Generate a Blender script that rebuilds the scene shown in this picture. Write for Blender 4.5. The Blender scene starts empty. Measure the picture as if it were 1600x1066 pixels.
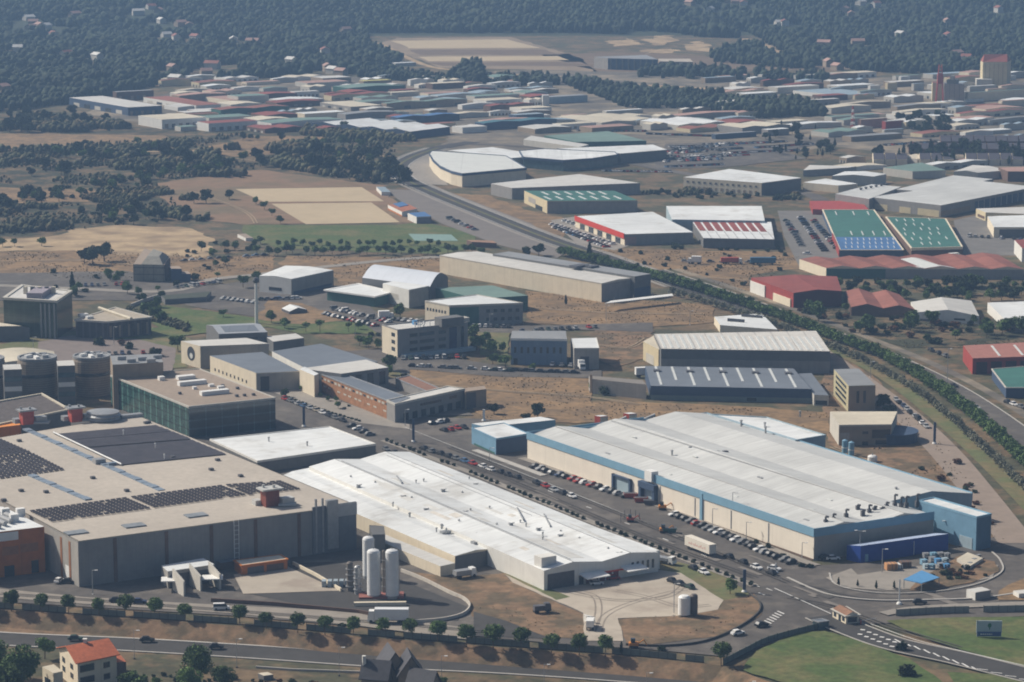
import bpy, bmesh, math, random
from mathutils import Vector, noise as mnoise
R = random.Random(7)
scene = bpy.context.scene
COL = scene.collection
# ------------------------------------------------------------------ camera
CAMZ, FPX = 220.0, 4435.0
TH = math.atan(803.0 / FPX)
cam = bpy.data.cameras.new('camera')
cam.sensor_width = 36.0
cam.lens = FPX / 1600 * 36.0
cam.clip_start = 5; cam.clip_end = 20000
camo = bpy.data.objects.new('camera', cam); COL.objects.link(camo)
camo.location = (0, 0, CAMZ); camo.rotation_euler = (math.pi / 2 - TH, 0, 0)
scene.camera = camo

def ray(px, py):
    a = (px - 800) / FPX; b = (py - 533) / FPX
    return Vector((a, math.cos(TH) - b * math.sin(TH), -math.sin(TH) - b * math.cos(TH)))
def P(px, py, z=0.0):
    """point of the photo's pixel on the level plane z"""
    d = ray(px, py); t = (z - CAMZ) / d.z
    return Vector((d.x * t, d.y * t, z))
def HT(x, yt, yb, z0=0.0):
    """height of something whose foot shows at row yb and whose top at row yt"""
    g = P(x, yb, z0); d = ray(x, yt)
    return CAMZ + g.y * d.z / d.y
def hill(x, y):
    if y < 3050: return 0.0
    t = min(1.55, (y - 3050) / 1000.0)
    return 75 * t ** 1.3 * (1 + .25 * mnoise.noise(Vector((x / 500, y / 500, 0))))
def PH(px, py):
    d = ray(px, py); t = 700.0
    while t < 6000:
        if CAMZ + d.z * t <= hill(d.x * t, d.y * t): break
        t += 4
    return Vector((d.x * t, d.y * t, hill(d.x * t, d.y * t)))

# ------------------------------------------------------------------ materials
MATS = {}
def lin(c):
    return tuple((v / 12.92 if v <= .04045 else ((v + .055) / 1.055) ** 2.4) for v in c)
def M(name, col, rough=.8, var=.12, scale=.25, metal=0.0, joints=None, big=.0, col2=None, thr=(.45, .6), c2scale=.02, spec=.3, bump=0, streak=0, rnd=0):
    if name in MATS: return MATS[name]
    m = bpy.data.materials.new(name); m.use_nodes = True
    nt = m.node_tree; N = nt.nodes; L = nt.links
    bs = N['Principled BSDF']
    bs.inputs['Roughness'].default_value = rough
    bs.inputs['Metallic'].default_value = metal
    bs.inputs['Specular IOR Level'].default_value = spec
    geo = N.new('ShaderNodeNewGeometry')
    base = N.new('ShaderNodeRGB'); base.outputs[0].default_value = (*col, 1)
    out = base.outputs[0]
    def noise(sc, det=4, rough=.6, vec=None):
        n = N.new('ShaderNodeTexNoise'); n.inputs['Scale'].default_value = sc
        n.inputs['Detail'].default_value = det; n.inputs['Roughness'].default_value = rough
        L.new(vec or geo.outputs['Position'], n.inputs['Vector']); return n.outputs['Fac']
    if col2 is not None:
        r = N.new('ShaderNodeMapRange'); r.inputs[1].default_value, r.inputs[2].default_value = thr
        L.new(noise(c2scale, 7, .62), r.inputs[0])
        mx = N.new('ShaderNodeMix'); mx.data_type = 'RGBA'
        L.new(r.outputs[0], mx.inputs['Factor']); L.new(out, mx.inputs['A']); mx.inputs['B'].default_value = (*col2, 1)
        out = mx.outputs['Result']
    def mul(fac_socket, lo, hi, out):
        r = N.new('ShaderNodeMapRange'); r.inputs[1].default_value = .3; r.inputs[2].default_value = .7
        r.inputs[3].default_value = lo; r.inputs[4].default_value = hi
        L.new(fac_socket, r.inputs[0])
        v = N.new('ShaderNodeVectorMath'); v.operation = 'SCALE'
        L.new(out, v.inputs[0]); L.new(r.outputs[0], v.inputs['Scale']); return v.outputs[0]
    if var: out = mul(noise(scale, 5, .65), 1 - var, 1 + var, out)
    if big: out = mul(noise(.02, 3, .5), 1 - big, 1 + big, out)
    if rnd:
        oi = N.new('ShaderNodeObjectInfo'); rr = N.new('ShaderNodeMapRange'); rr.inputs[3].default_value = 1 - rnd; rr.inputs[4].default_value = 1 + rnd
        L.new(oi.outputs['Random'], rr.inputs[0]); v = N.new('ShaderNodeVectorMath'); v.operation = 'SCALE'; L.new(out, v.inputs[0]); L.new(rr.outputs[0], v.inputs['Scale']); out = v.outputs[0]
    if joints or streak:
        uv = N.new('ShaderNodeUVMap'); sep = N.new('ShaderNodeSeparateXYZ'); L.new(uv.outputs[0], sep.inputs[0])
    if streak:
        mp = N.new('ShaderNodeMapping'); mp.inputs['Scale'].default_value = (.9, .05, 1)
        L.new(uv.outputs[0], mp.inputs[0])
        out = mul(noise(1.0, 3, .6, mp.outputs[0]), 1 - streak, 1 + streak, out)
    if joints:
        for k, (sp, w, dark) in enumerate(joints):
            if not sp: continue
            a = N.new('ShaderNodeMath'); a.operation = 'DIVIDE'; L.new(sep.outputs[k], a.inputs[0]); a.inputs[1].default_value = sp
            f = N.new('ShaderNodeMath'); f.operation = 'FRACT'; L.new(a.outputs[0], f.inputs[0])
            g = N.new('ShaderNodeMath'); g.operation = 'LESS_THAN'; L.new(f.outputs[0], g.inputs[0]); g.inputs[1].default_value = w / sp
            h = N.new('ShaderNodeMath'); h.operation = 'MULTIPLY_ADD'; L.new(g.outputs[0], h.inputs[0]); h.inputs[1].default_value = -dark; h.inputs[2].default_value = 1
            v = N.new('ShaderNodeVectorMath'); v.operation = 'SCALE'; L.new(out, v.inputs[0]); L.new(h.outputs[0], v.inputs['Scale']); out = v.outputs[0]
    L.new(out, bs.inputs['Base Color'])
    if bump:
        b = N.new('ShaderNodeBump'); b.inputs['Strength'].default_value = .5; b.inputs['Distance'].default_value = bump
        L.new(noise(scale * 2, 5), b.inputs['Height']); L.new(b.outputs[0], bs.inputs['Normal'])
    MATS[name] = m
    return m

# ------------------------------------------------------------------ objects
def tag(o, label=None, cat=None, group=None, kind=None):
    if label: o['label'] = label
    if cat: o['category'] = cat
    if group: o['group'] = group
    if kind: o['kind'] = kind
    return o
def empty(name, loc, label, cat, group=None, rz=0):
    o = bpy.data.objects.new(name, None); COL.objects.link(o); o.location = loc; o.rotation_euler.z = rz
    o.empty_display_size = .5
    return tag(o, label, cat, group)
class MB:
    """collects polygons (world or local) with a uv in metres"""
    def __init__(s): s.v = []; s.f = []; s.uv = []; s.mi = []
    def poly(s, pts, uv=None, mi=0):
        n = len(s.v); s.v += [tuple(p) for p in pts]; s.f.append(tuple(range(n, n + len(pts))))
        s.uv += uv if uv else [(0.37 * p[0], .37 * p[1]) for p in pts]; s.mi.append(mi); return s
    def wallquad(s, a, b, z0, z1, z0b=None, z1b=None, mi=0):
        z0b = z0 if z0b is None else z0b; z1b = z1 if z1b is None else z1b
        L_ = math.hypot(b[0] - a[0], b[1] - a[1])
        return s.poly([(a[0], a[1], z0), (b[0], b[1], z0b), (b[0], b[1], z1b), (a[0], a[1], z1)], [(0, z0), (L_, z0b), (L_, z1b), (0, z1)], mi)
    def prism(s, pts, z0, z1, mi=0, top=True, bottom=True):
        pts = [Vector((p[0], p[1])) for p in pts]
        ar = sum(pts[i].x * pts[(i + 1) % len(pts)].y - pts[(i + 1) % len(pts)].x * pts[i].y for i in range(len(pts)))
        if ar < 0: pts = pts[::-1]
        for i in range(len(pts)):
            s.wallquad(pts[i], pts[(i + 1) % len(pts)], z0, z1, mi=mi)
        if top: s.poly([(p.x, p.y, z1) for p in pts], [(p.x, p.y) for p in pts], mi)
        if bottom: s.poly([(p.x, p.y, z0) for p in pts[::-1]], [(p.x, p.y) for p in pts[::-1]], mi)
        return s
    def box(s, cx, cy, z0, sx, sy, sz, rz=0, mi=0):
        c, n = math.cos(rz), math.sin(rz)
        pts = [(cx + c * x - n * y, cy + n * x + c * y) for x, y in ((-sx / 2, -sy / 2), (sx / 2, -sy / 2), (sx / 2, sy / 2), (-sx / 2, sy / 2))]
        return s.prism(pts, z0, z0 + sz, mi)
    def hexa(s, p, mi=0):
        """p: 4 bottom, 4 top"""
        for q in ((3, 2, 1, 0), (4, 5, 6, 7), (0, 1, 5, 4), (1, 2, 6, 5), (2, 3, 7, 6), (3, 0, 4, 7)):
            s.poly([p[i] for i in q], None, mi)
        return s
    def tube(s, a, b, r0, r1=None, n=8, mi=0, cap=True):
        r1 = r0 if r1 is None else r1
        a = Vector(a); b = Vector(b); d = (b - a).normalized()
        x = d.orthogonal().normalized(); y = d.cross(x)
        ra = [a + (x * math.cos(t) + y * math.sin(t)) * r0 for t in [2 * math.pi * i / n for i in range(n)]]
        rb = [b + (x * math.cos(t) + y * math.sin(t)) * r1 for t in [2 * math.pi * i / n for i in range(n)]]
        L_ = (b - a).length
        for i in range(n):
            j = (i + 1) % n; u0 = i * 2 * math.pi * r0 / n; u1 = (i + 1) * 2 * math.pi * r0 / n
            s.poly([ra[i], ra[j], rb[j], rb[i]], [(u0, 0), (u1, 0), (u1, L_), (u0, L_)], mi)
        if cap: s.poly(rb, None, mi); s.poly(ra[::-1], None, mi)
        return s
    def lathe(s, c, prof, n=20, mi=0):
        """prof: list of (r, z)"""
        for (r0, z0), (r1, z1) in zip(prof, prof[1:]):
            for i in range(n):
                t0 = 2 * math.pi * i / n; t1 = 2 * math.pi * (i + 1) / n
                q = [(c[0] + r0 * math.cos(t0), c[1] + r0 * math.sin(t0), c[2] + z0), (c[0] + r0 * math.cos(t1), c[1] + r0 * math.sin(t1), c[2] + z0),
                     (c[0] + r1 * math.cos(t1), c[1] + r1 * math.sin(t1), c[2] + z1), (c[0] + r1 * math.cos(t0), c[1] + r1 * math.sin(t0), c[2] + z1)]
                uv = [(t0 * r0, z0), (t1 * r0, z0), (t1 * r0, z1), (t0 * r0, z1)]
                if r0 < 1e-4: q = [q[0], q[2], q[3]]; uv = [uv[0], uv[2], uv[3]]
                elif r1 < 1e-4: q = q[:3]; uv = uv[:3]
                s.poly(q, uv, mi)
        return s
    def mesh(s, name, mats, origin=(0, 0, 0)):
        me = bpy.data.meshes.new(name)
        o = origin
        me.from_pydata([(v[0] - o[0], v[1] - o[1], v[2] - o[2]) for v in s.v], [], s.f)
        uv = me.uv_layers.new(name='UVMap')
        flat = [c for t in s.uv for c in t]
        uv.data.foreach_set('uv', flat)
        for m in (mats if isinstance(mats, (list, tuple)) else [mats]): me.materials.append(m)
        me.polygons.foreach_set('material_index', s.mi)
        me.update()
        return me
    def build(s, name, mats, parent=None, origin=None, smooth=False):
        """world-space geometry; the object gets its origin at the parent's place"""
        if not s.f: return None
        if origin is None:
            if parent is not None: origin = parent.location
            else:
                xs = [v[0] for v in s.v]; ys = [v[1] for v in s.v]; zs = [v[2] for v in s.v]
                origin = Vector(((min(xs) + max(xs)) / 2, (min(ys) + max(ys)) / 2, min(zs)))
        me = s.mesh(name, mats, origin)
        if smooth: me.polygons.foreach_set('use_smooth', [True] * len(me.polygons))
        o = bpy.data.objects.new(name, me); COL.objects.link(o)
        if parent is not None: o.parent = parent
        else: o.location = origin
        return o
def sub(name, mb, mats, part, smooth=False):
    """sub-part: geometry in world space under a part whose own origin is its thing's"""
    root = part.parent
    me = mb.mesh(name, mats, root.location)
    if smooth: me.polygons.foreach_set('use_smooth', [True] * len(me.polygons))
    o = bpy.data.objects.new(name, me); COL.objects.link(o); o.parent = part
    return o
def copy_tree(o, parent=None):
    c = o.copy(); COL.objects.link(c); c.parent = parent
    for ch in list(o.children): copy_tree(ch, c)
    return c
ORD = 'first second third fourth fifth sixth seventh eighth ninth tenth eleventh twelfth thirteenth fourteenth fifteenth sixteenth seventeenth eighteenth nineteenth twentieth'.split()
TENS = {2: 'twenty', 3: 'thirty', 4: 'forty', 5: 'fifty', 6: 'sixty', 7: 'seventy', 8: 'eighty', 9: 'ninety'}
def ordn(i):
    i += 1
    if i <= 20: return ORD[i - 1]
    t, u = divmod(i, 10)
    if t >= 10: return ('hundred and ' + ordn(i - 101))
    if u == 0: return TENS[t][:-1] + 'ieth'
    return TENS[t] + '-' + ORD[u - 1]
def clean(pts, n=6, jit=0.0, seed=1):
    """densify an outline (world 2-D) and roughen it"""
    r = random.Random(seed); out = []
    for i in range(len(pts)):
        a, b = pts[i], pts[(i + 1) % len(pts)]
        L_ = math.hypot(b[0] - a[0], b[1] - a[1]); k = max(1, min(60, int(L_ / n)))
        for j in range(k):
            t = j / k
            out.append((a[0] + (b[0] - a[0]) * t + (r.uniform(-jit, jit) if jit else 0), a[1] + (b[1] - a[1]) * t + (r.uniform(-jit, jit) if jit else 0)))
    return out
ZC = [0]
def zinc():
    ZC[0] += 1; return (ZC[0] % 11) * .004
def patch(name, px, mat, layer=1, jit=0.0, z=0.0, n=6, label=None, kind='structure'):
    pts = [P(x, y, z) for x, y in px]
    if jit: pts = clean([(p.x, p.y) for p in pts], n, jit, int(px[0][0]) + layer)
    zz = z + layer * .05 + zinc()
    bm = bmesh.new()
    vs = [bm.verts.new((p[0], p[1], zz)) for p in pts]
    es = [bm.edges.new((vs[i], vs[(i + 1) % len(vs)])) for i in range(len(vs))]
    bmesh.ops.triangle_fill(bm, edges=es, use_beauty=True, normal=(0, 0, 1))
    for f in bm.faces:
        if f.normal.z < 0: f.normal_flip()
    me = bpy.data.meshes.new(name); bm.to_mesh(me); bm.free(); me.materials.append(mat)
    o = bpy.data.objects.new(name, me); COL.objects.link(o)
    tag(o, label, None, None, kind)
    return o
def offset_path(pts, d):
    out = []
    for i, p in enumerate(pts):
        a = pts[max(0, i - 1)]; b = pts[min(len(pts) - 1, i + 1)]
        t = Vector((b[0] - a[0], b[1] - a[1])).normalized(); nrm = Vector((-t.y, t.x))
        out.append(Vector((p[0], p[1])) + nrm * d)
    return out
def smoothpath(pts, k=6):
    """Catmull-Rom through 2-D points"""
    P_ = [Vector((p[0], p[1])) for p in pts]; out = []
    for i in range(len(P_) - 1):
        p0 = P_[max(0, i - 1)]; p1 = P_[i]; p2 = P_[i + 1]; p3 = P_[min(len(P_) - 1, i + 2)]
        for j in range(k):
            t = j / k
            out.append(.5 * ((2 * p1) + (p2 - p0) * t + (2 * p0 - 5 * p1 + 4 * p2 - p3) * t * t + (3 * p1 - p0 - 3 * p2 + p3) * t ** 3))
    out.append(P_[-1]); return out
def ribbon(name, px, width, mat, layer=1, z=0.0, off=0.0, smooth=5, kind='structure', thick=0):
    pts = [P(x, y, z) for x, y in px]
    c = smoothpath(pts, smooth) if smooth else [Vector((p.x, p.y)) for p in pts]
    if off: c = offset_path(c, off)
    a = offset_path(c, width / 2); b = offset_path(c, -width / 2); mb = MB(); zz = z + layer * .05 + zinc(); u = 0
    for i in range(len(c) - 1):
        d = (c[i + 1] - c[i]).length
        mb.poly([(b[i].x, b[i].y, zz + thick), (b[i + 1].x, b[i + 1].y, zz + thick), (a[i + 1].x, a[i + 1].y, zz + thick), (a[i].x, a[i].y, zz + thick)],
                [(u, 0), (u + d, 0), (u + d, width), (u, width)])
        if thick:
            mb.wallquad(a[i + 1], a[i], zz - .04, zz + thick); mb.wallquad(b[i], b[i + 1], zz - .04, zz + thick)
        u += d
    o = mb.build(name, mat)
    if kind: o['kind'] = kind
    return o

# ------------------------------------------------------------------ buildings
class Bld:
    """a building from three seen roof corners: A (nearest), B (to its right), D (to its left); yb = photo row of the foot below A"""
    def __init__(s, name, label, cat, A, B, D, yb, roof, wall, n=0, along='D', rise=1.0, C=None, group=None, par=None, parm=None, h=None, mono=0, curve=0, z0=0.0, walls2=None):
        s.z0 = z0
        s.h = h if h else HT(A[0], A[1], yb, z0); h = s.h
        PP = lambda q: Vector((q[0], q[1], h)) if isinstance(q, Vector) else P(*q, h)
        a, b, d = PP(A), PP(B), PP(D)
        c = PP(C) if C else b + d - a
        s.A, s.B, s.C, s.D = a, b, c, d
        cen = (a + b + c + d) / 4; cen.z = z0
        s.e = empty(name, cen, label, cat, group)
        s.n, s.along, s.rise, s.curve, s.mono = n, along, rise, curve, mono
        U = 24 if curve else (2 * n if n else 1)
        # profile runs across: u along AB if ridges run along D
        s.prof = []
        for i in range(U + 1):
            t = i / U
            if curve: hh = rise * math.sin(math.pi * t) if curve == 1 else rise * math.sin(math.pi / 2 * t)
            elif mono: hh = rise * (1 - t if mono < 0 else t)
            elif n: hh = rise if i % 2 else 0
            else: hh = 0
            s.prof.append((t, hh))
        mw = MB(); mr = MB()
        if along == 'D': p0, p1, q0, q1 = a, b, d, c        # profile a->b, extruded to d->c
        else: p0, p1, q0, q1 = d, a, c, b                    # profile d->a, extruded to c->b
        LL = (q0 - p0).length; WW = (p1 - p0).length
        for (t0, h0), (t1, h1) in zip(s.prof, s.prof[1:]):
            e0, e1 = p0.lerp(p1, t0), p0.lerp(p1, t1); f0, f1 = q0.lerp(q1, t0), q0.lerp(q1, t1)
            if mono or n or curve: 
                mr.poly([(e0.x, e0.y, h + h0), (e1.x, e1.y, h + h1), (f1.x, f1.y, h + h1), (f0.x, f0.y, h + h0)], [(0, t0 * WW), (0, t1 * WW), (LL, t1 * WW), (LL, t0 * WW)])
            else:
                mr.poly([(e0.x, e0.y, h), (e1.x, e1.y, h), (f1.x, f1.y, h), (f0.x, f0.y, h)], [(0, t0 * WW), (0, t1 * WW), (LL, t1 * WW), (LL, t0 * WW)])
            mw.poly([(e0.x, e0.y, z0), (e1.x, e1.y, z0), (e1.x, e1.y, h + h1), (e0.x, e0.y, h + h0)], [(t0 * WW, 0), (t1 * WW, 0), (t1 * WW, h + h1), (t0 * WW, h + h0)])
            mw.poly([(f1.x, f1.y, z0), (f0.x, f0.y, z0), (f0.x, f0.y, h + h0), (f1.x, f1.y, h + h1)], [(t1 * WW, 0), (t0 * WW, 0), (t0 * WW, h + h0), (t1 * WW, h + h1)])
        hl = s.prof[0][1]; hr = s.prof[-1][1]
        mw.wallquad(q0, p0, z0, h + hl); mw.wallquad(p1, q1, z0, h + hr)
        s.wall = mw.build('wall', wall, s.e)
        s.roof = mr.build('roof', roof, s.e)
        if par:   # parapet / edge trim round the top: (height above eave, depth below eave, out, in)
            up, dn, ou, inn = par
            cc = [a, b, c, d]; cen2 = (a + b + c + d) / 4
            def offp(k, dist):
                p = cc[k]; e1_ = (cc[(k + 1) % 4] - p).normalized(); e0_ = (cc[k - 1] - p).normalized()
                q = p - (e1_ + e0_) * dist; return q
            mp = MB()
            O = [offp(k, ou) for k in range(4)]; I = [offp(k, -inn) for k in range(4)]
            for k in range(4):
                j = (k + 1) % 4
                mp.wallquad(O[k], O[j], h - dn, h + up)
                mp.poly([(O[k].x, O[k].y, h + up), (O[j].x, O[j].y, h + up), (I[j].x, I[j].y, h + up), (I[k].x, I[k].y, h + up)])
                mp.wallquad(I[j], I[k], h - .1, h + up)
                mp.poly([(O[j].x, O[j].y, h - dn), (O[k].x, O[k].y, h - dn), (I[k].x, I[k].y, h - dn), (I[j].x, I[j].y, h - dn)])
            s.par = mp.build('parapet', parm or wall, s.e)
    def fr(s, face):
        p, q = {'AB': (s.A, s.B), 'DA': (s.D, s.A), 'BC': (s.B, s.C), 'CD': (s.C, s.D)}[face]
        u = (q - p); L_ = u.length; u = u / L_; nrm = Vector((u.y, -u.x, 0))
        return p, u, L_, nrm
    def slab(s, face, u0, u1, z0, z1, mat, name, out=.08, build=True, inn=0.05, mb=None):
        """u as fraction of the face, z as fraction of the eave height"""
        p, u, L_, nrm = s.fr(face); H_ = s.h - s.z0
        a = p + u * (L_ * u0); b = p + u * (L_ * u1)
        m = mb or MB()
        m.prism([a - nrm * inn, b - nrm * inn, b + nrm * out, a + nrm * out], s.z0 + z0 * H_, s.z0 + z1 * H_)
        if mb: return m
        return m.build(name, mat, s.e)
    def wins(s, face, nu, nz, u0=.05, u1=.95, z0=.2, z1=.85, fu=.6, fz=.5, mat=None, name='window', out=.06, frame=None):
        for j in range(nz):
            for i in range(nu):
                du = (u1 - u0) / nu; dz = (z1 - z0) / nz
                ua = u0 + du * (i + (1 - fu) / 2); za = z0 + dz * (j + (1 - fz) / 2)
                w = s.slab(face, ua, ua + du * fu, za, za + dz * fz, mat or glass_dark, name, out)
    def band(s, face, z0, z1, mat, name='window_band', u0=.02, u1=.98, out=.07): return s.slab(face, u0, u1, z0, z1, mat, name, out)
    def rh(s, u, v):
        if not (s.n or s.mono or s.curve): return s.h
        t = u if s.along == 'D' else 1 - v
        for (t0, h0), (t1, h1) in zip(s.prof, s.prof[1:]):
            if t <= t1 + 1e-6: return s.h + h0 + (h1 - h0) * (t - t0) / (t1 - t0)
        return s.h
    def uv(s, u, v):
        p = s.A + (s.B - s.A) * u + (s.D - s.A) * v
        return Vector((p.x, p.y, s.rh(u, v)))
    def rslab(s, u0, u1, v0, v1, mat, name, th=.12, mb=None, mi=0):
        c = [s.uv(u0, v0), s.uv(u1, v0), s.uv(u1, v1), s.uv(u0, v1)]
        m = mb or MB()
        m.hexa([q - Vector((0, 0, .05)) for q in c] + [q + Vector((0, 0, th)) for q in c], mi)
        if mb: return m
        return m.build(name, mat, s.e)
    def rpx(s, x, y): 
        p = P(x, y, s.h); return p
    def unit(s, x, y, sx, sy, sz, mat, name='roof_unit', lift=0.0, rz=None):
        """rooftop box whose foot is seen at pixel (x, y)"""
        p = s.rpx(x, y)
        if rz is None: d = s.B - s.A; rz = math.atan2(d.y, d.x)
        return MB().box(p.x, p.y, s.h + lift - .05, sx, sy, sz, rz).build(name, mat, s.e)
    def vent(s, x, y, r=.35, hh=1.6, mat=None, name='roof_vent'):
        p = s.rpx(x, y)
        m = MB().tube((p.x, p.y, s.h - .3), (p.x, p.y, s.h + hh), r, n=7)
        m.lathe((p.x, p.y, s.h + hh), [(r * 1.7, -.1), (r * 1.7, .2), (0.0001, .45)], 7)
        return m.build(name, mat or metal_grey, s.e)
glass_dark = M('dark_glass', (.03, .04, .05), .15, .2, .4, spec=.6)
car_glass = M('car_glass', (.03, .035, .045), .42, .1, 1, spec=.4)
glass_blue = M('blue_glass', (.06, .11, .13), .12, .3, .3, spec=.7)
metal_grey = M('grey_metal', (.34, .35, .36), .45, .15, 1, metal=.3)
metal_dark = M('dark_metal', (.10, .10, .11), .5, .2, 1)
white_paint = M('white_paint', (.78, .78, .76), .5, .06, .6)
roof_white = M('white_roof', (.72, .74, .74), .55, .08, .12, big=.10, streak=.08, col2=(.56, .56, .54), thr=(.54, .68), c2scale=.07, joints=((6, .3, .12), (0, 0, 0)))
roof_offw = M('pale_roof', (.58, .57, .54), .6, .09, .15, big=.08, streak=.08, joints=((7, .35, .12), (0, 0, 0)))
roof_pale2 = M('pale_grey_roof', (.54, .55, .54), .6, .08, .1, big=.12, streak=.12, joints=((9, .4, .10), (0, 0, 0)))
roof_grey = M('grey_roof', (.27, .28, .29), .6, .1, .15, big=.1, streak=.08, joints=((6, .3, .12), (0, 0, 0)))
roof_bluegrey = M('blue_grey_roof', (.17, .19, .22), .5, .1, .15, big=.1, joints=((3, .2, .15), (0, 0, 0)))
roof_tan = M('tan_gravel_roof', (.44, .395, .34), .95, .10, .6, big=.10)
roof_brown = M('brown_gravel_roof', (.31, .25, .20), .95, .12, .6, big=.1)
roof_cream = M('cream_roof', (.55, .50, .40), .8, .1, .2, big=.1, streak=.08)
roof_red = M('red_metal_roof', (.24, .065, .05), .6, .15, .15, big=.2, streak=.12, joints=((8, .4, .15), (0, 0, 0)))
roof_rust = M('rust_red_roof', (.25, .095, .07), .7, .18, .15, big=.2, streak=.12, joints=((8, .4, .15), (0, 0, 0)))
roof_green = M('green_metal_roof', (.05, .15, .125), .6, .12, .15, big=.12, streak=.08)
roof_green2 = M('grey_green_roof', (.16, .24, .21), .65, .12, .15, big=.12, streak=.08)
roof_blue = M('blue_metal_roof', (.07, .16, .34), .6, .12, .15, big=.12, streak=.08)
roof_paleblue = M('pale_blue_roof', (.28, .36, .42), .65, .12, .15, big=.12, streak=.08)
roof_pinkish = M('faded_red_roof', (.38, .24, .20), .75, .15, .15, big=.15, streak=.1)
tiles = M('orange_tiles', (.45, .13, .06), .85, .2, .9)
slate = M('slate_roof', (.06, .06, .07), .6, .2, .6)
w_cream = M('cream_wall', (.70, .62, .48), .8, .07, .3, joints=((7, .15, .15), (0, 0, 0)), streak=.04)
w_cream2 = M('yellow_cream_wall', (.58, .50, .33), .8, .08, .3, joints=((6, .15, .15), (0, 0, 0)))
w_white = M('white_wall', (.70, .69, .65), .7, .06, .3, joints=((6, .12, .12), (0, 0, 0)), streak=.04)
w_offw = M('off_white_wall', (.50, .48, .43), .8, .08, .3, joints=((5, .15, .15), (0, 0, 0)), streak=.05)
w_concrete = M('concrete_wall', (.36, .34, .31), .9, .12, .3, joints=((5, .15, .15), (2.4, .08, .08)), streak=.06)
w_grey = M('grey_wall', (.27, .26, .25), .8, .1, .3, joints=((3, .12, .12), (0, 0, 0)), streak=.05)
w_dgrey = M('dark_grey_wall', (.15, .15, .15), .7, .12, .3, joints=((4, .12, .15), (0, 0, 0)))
w_tan = M('tan_wall', (.30, .24, .18), .85, .12, .3, joints=((5, .15, .15), (0, 0, 0)))
w_brown = M('brown_wall', (.14, .09, .07), .85, .15, .3)
w_red = M('red_wall', (.30, .05, .04), .7, .15, .3, joints=((5, .15, .2), (0, 0, 0)))
w_blue = M('blue_wall', (.16, .30, .42), .6, .1, .3, joints=((4, .12, .12), (0, 0, 0)))
w_paleblue = M('pale_blue_wall', (.33, .42, .47), .6, .12, .3, joints=((4, .12, .12), (0, 0, 0)))
w_royal = M('royal_blue_wall', (.02, .06, .30), .5, .1, .3, joints=((5, .12, .15), (0, 0, 0)))
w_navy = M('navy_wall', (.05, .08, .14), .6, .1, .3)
w_green = M('green_wall', (.04, .12, .10), .7, .12, .3)
w_orange = M('orange_wall', (.46, .15, .03), .8, .15, .3, joints=((9, .15, .2), (0, 0, 0)))
w_brick = M('brick_wall', (.34, .17, .085), .9, .3, .6, joints=((3.4, .1, .12), (.9, .12, .15)))
w_beige = M('beige_panel_wall', (.80, .73, .62), .7, .05, .2, joints=((12, .18, .12), (3.2, .1, .05)), streak=.03)
fascia_blue = M('blue_fascia', (.20, .36, .48), .5, .08, .3)
fascia_red = M('red_fascia', (.55, .05, .03), .5, .08, .3)
solar = M('solar_panel', (.055, .048, .052), .45, .3, .25, spec=.3)
pipe_red = M('red_paint', (.42, .07, .045), .5, .15, 1)
sky_blue = M('sky_blue_paint', (.10, .28, .52), .5, .12, 1)
skyl = M('skylight_sheet', (.62, .64, .62), .4, .08, .5)
skyl_blue = M('blue_skylight', (.22, .27, .33), .3, .15, .5)
asphalt = M('asphalt', (.10, .09, .082), .95, .2, .25, big=.14, col2=(.135, .12, .105), thr=(.5, .58), c2scale=.06)
asphalt_new = M('dark_asphalt', (.055, .052, .05), .92, .15, .2, big=.1)
paving = M('paving', (.27, .245, .215), .9, .12, .3, big=.1)
concrete_yard = M('concrete_yard', (.42, .37, .305), .92, .10, .12, big=.12, col2=(.33, .28, .23), thr=(.48, .62), c2scale=.05)
sand = M('sand_pitch', (.46, .37, .245), .95, .06, .1, big=.05)
soil = M('bare_soil', (.21, .135, .08), .95, .3, .3, col2=(.12, .09, .055), thr=(.46, .56), c2scale=.09, bump=.3)
drygrass = M('dry_grass', (.24, .155, .08), .95, .3, .3, big=.12, col2=(.17, .115, .065), thr=(.46, .56), c2scale=.07)
drygrass2 = M('mixed_dry_grass', (.15, .105, .06), .95, .35, .25, big=.15, col2=(.07, .068, .038), thr=(.44, .54), c2scale=.05)
pale_earth = M('pale_earth', (.42, .31, .185), .95, .3, .2, col2=(.25, .18, .11), thr=(.45, .6), c2scale=.05)
lawn = M('lawn_grass', (.07, .105, .03), .95, .3, .5, col2=(.16, .14, .06), thr=(.45, .7), c2scale=.05)
lawn_dull = M('dull_grass', (.115, .13, .055), .95, .2, .3, col2=(.18, .14, .07), thr=(.45, .62), c2scale=.05)
scrub = M('scrub_ground', (.04, .042, .022), .95, .5, .3, big=.2, col2=(.13, .09, .048), thr=(.47, .56), c2scale=.06)
forest_floor = M('forest_floor', (.035, .045, .025), .95, .3, .05)
kerb = M('kerb_stone', (.42, .40, .37), .9, .1, .5)
marking = M('road_marking', (.70, .70, .68), .7, .15, .6)
leaf_a = M('leaves_green', (.095, .15, .045), .9, .4, .6, rnd=.35)
leaf_b = M('leaves_dark', (.038, .055, .026), .9, .45, .4, rnd=.4)
leaf_c = M('leaves_olive', (.21, .21, .15), .9, .3, .5, rnd=.25)
leaf_d = M('leaves_light', (.10, .14, .045), .9, .3, .5)
leaf_r = M('leaves_rusty', (.13, .06, .03), .9, .3, .5)
bark = M('bark', (.11, .08, .055), .95, .3, 2)
fence_g = M('grey_green_fence', (.14, .16, .145), .8, .15, .6, joints=((2.5, .15, .35), (0, 0, 0)))
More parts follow.
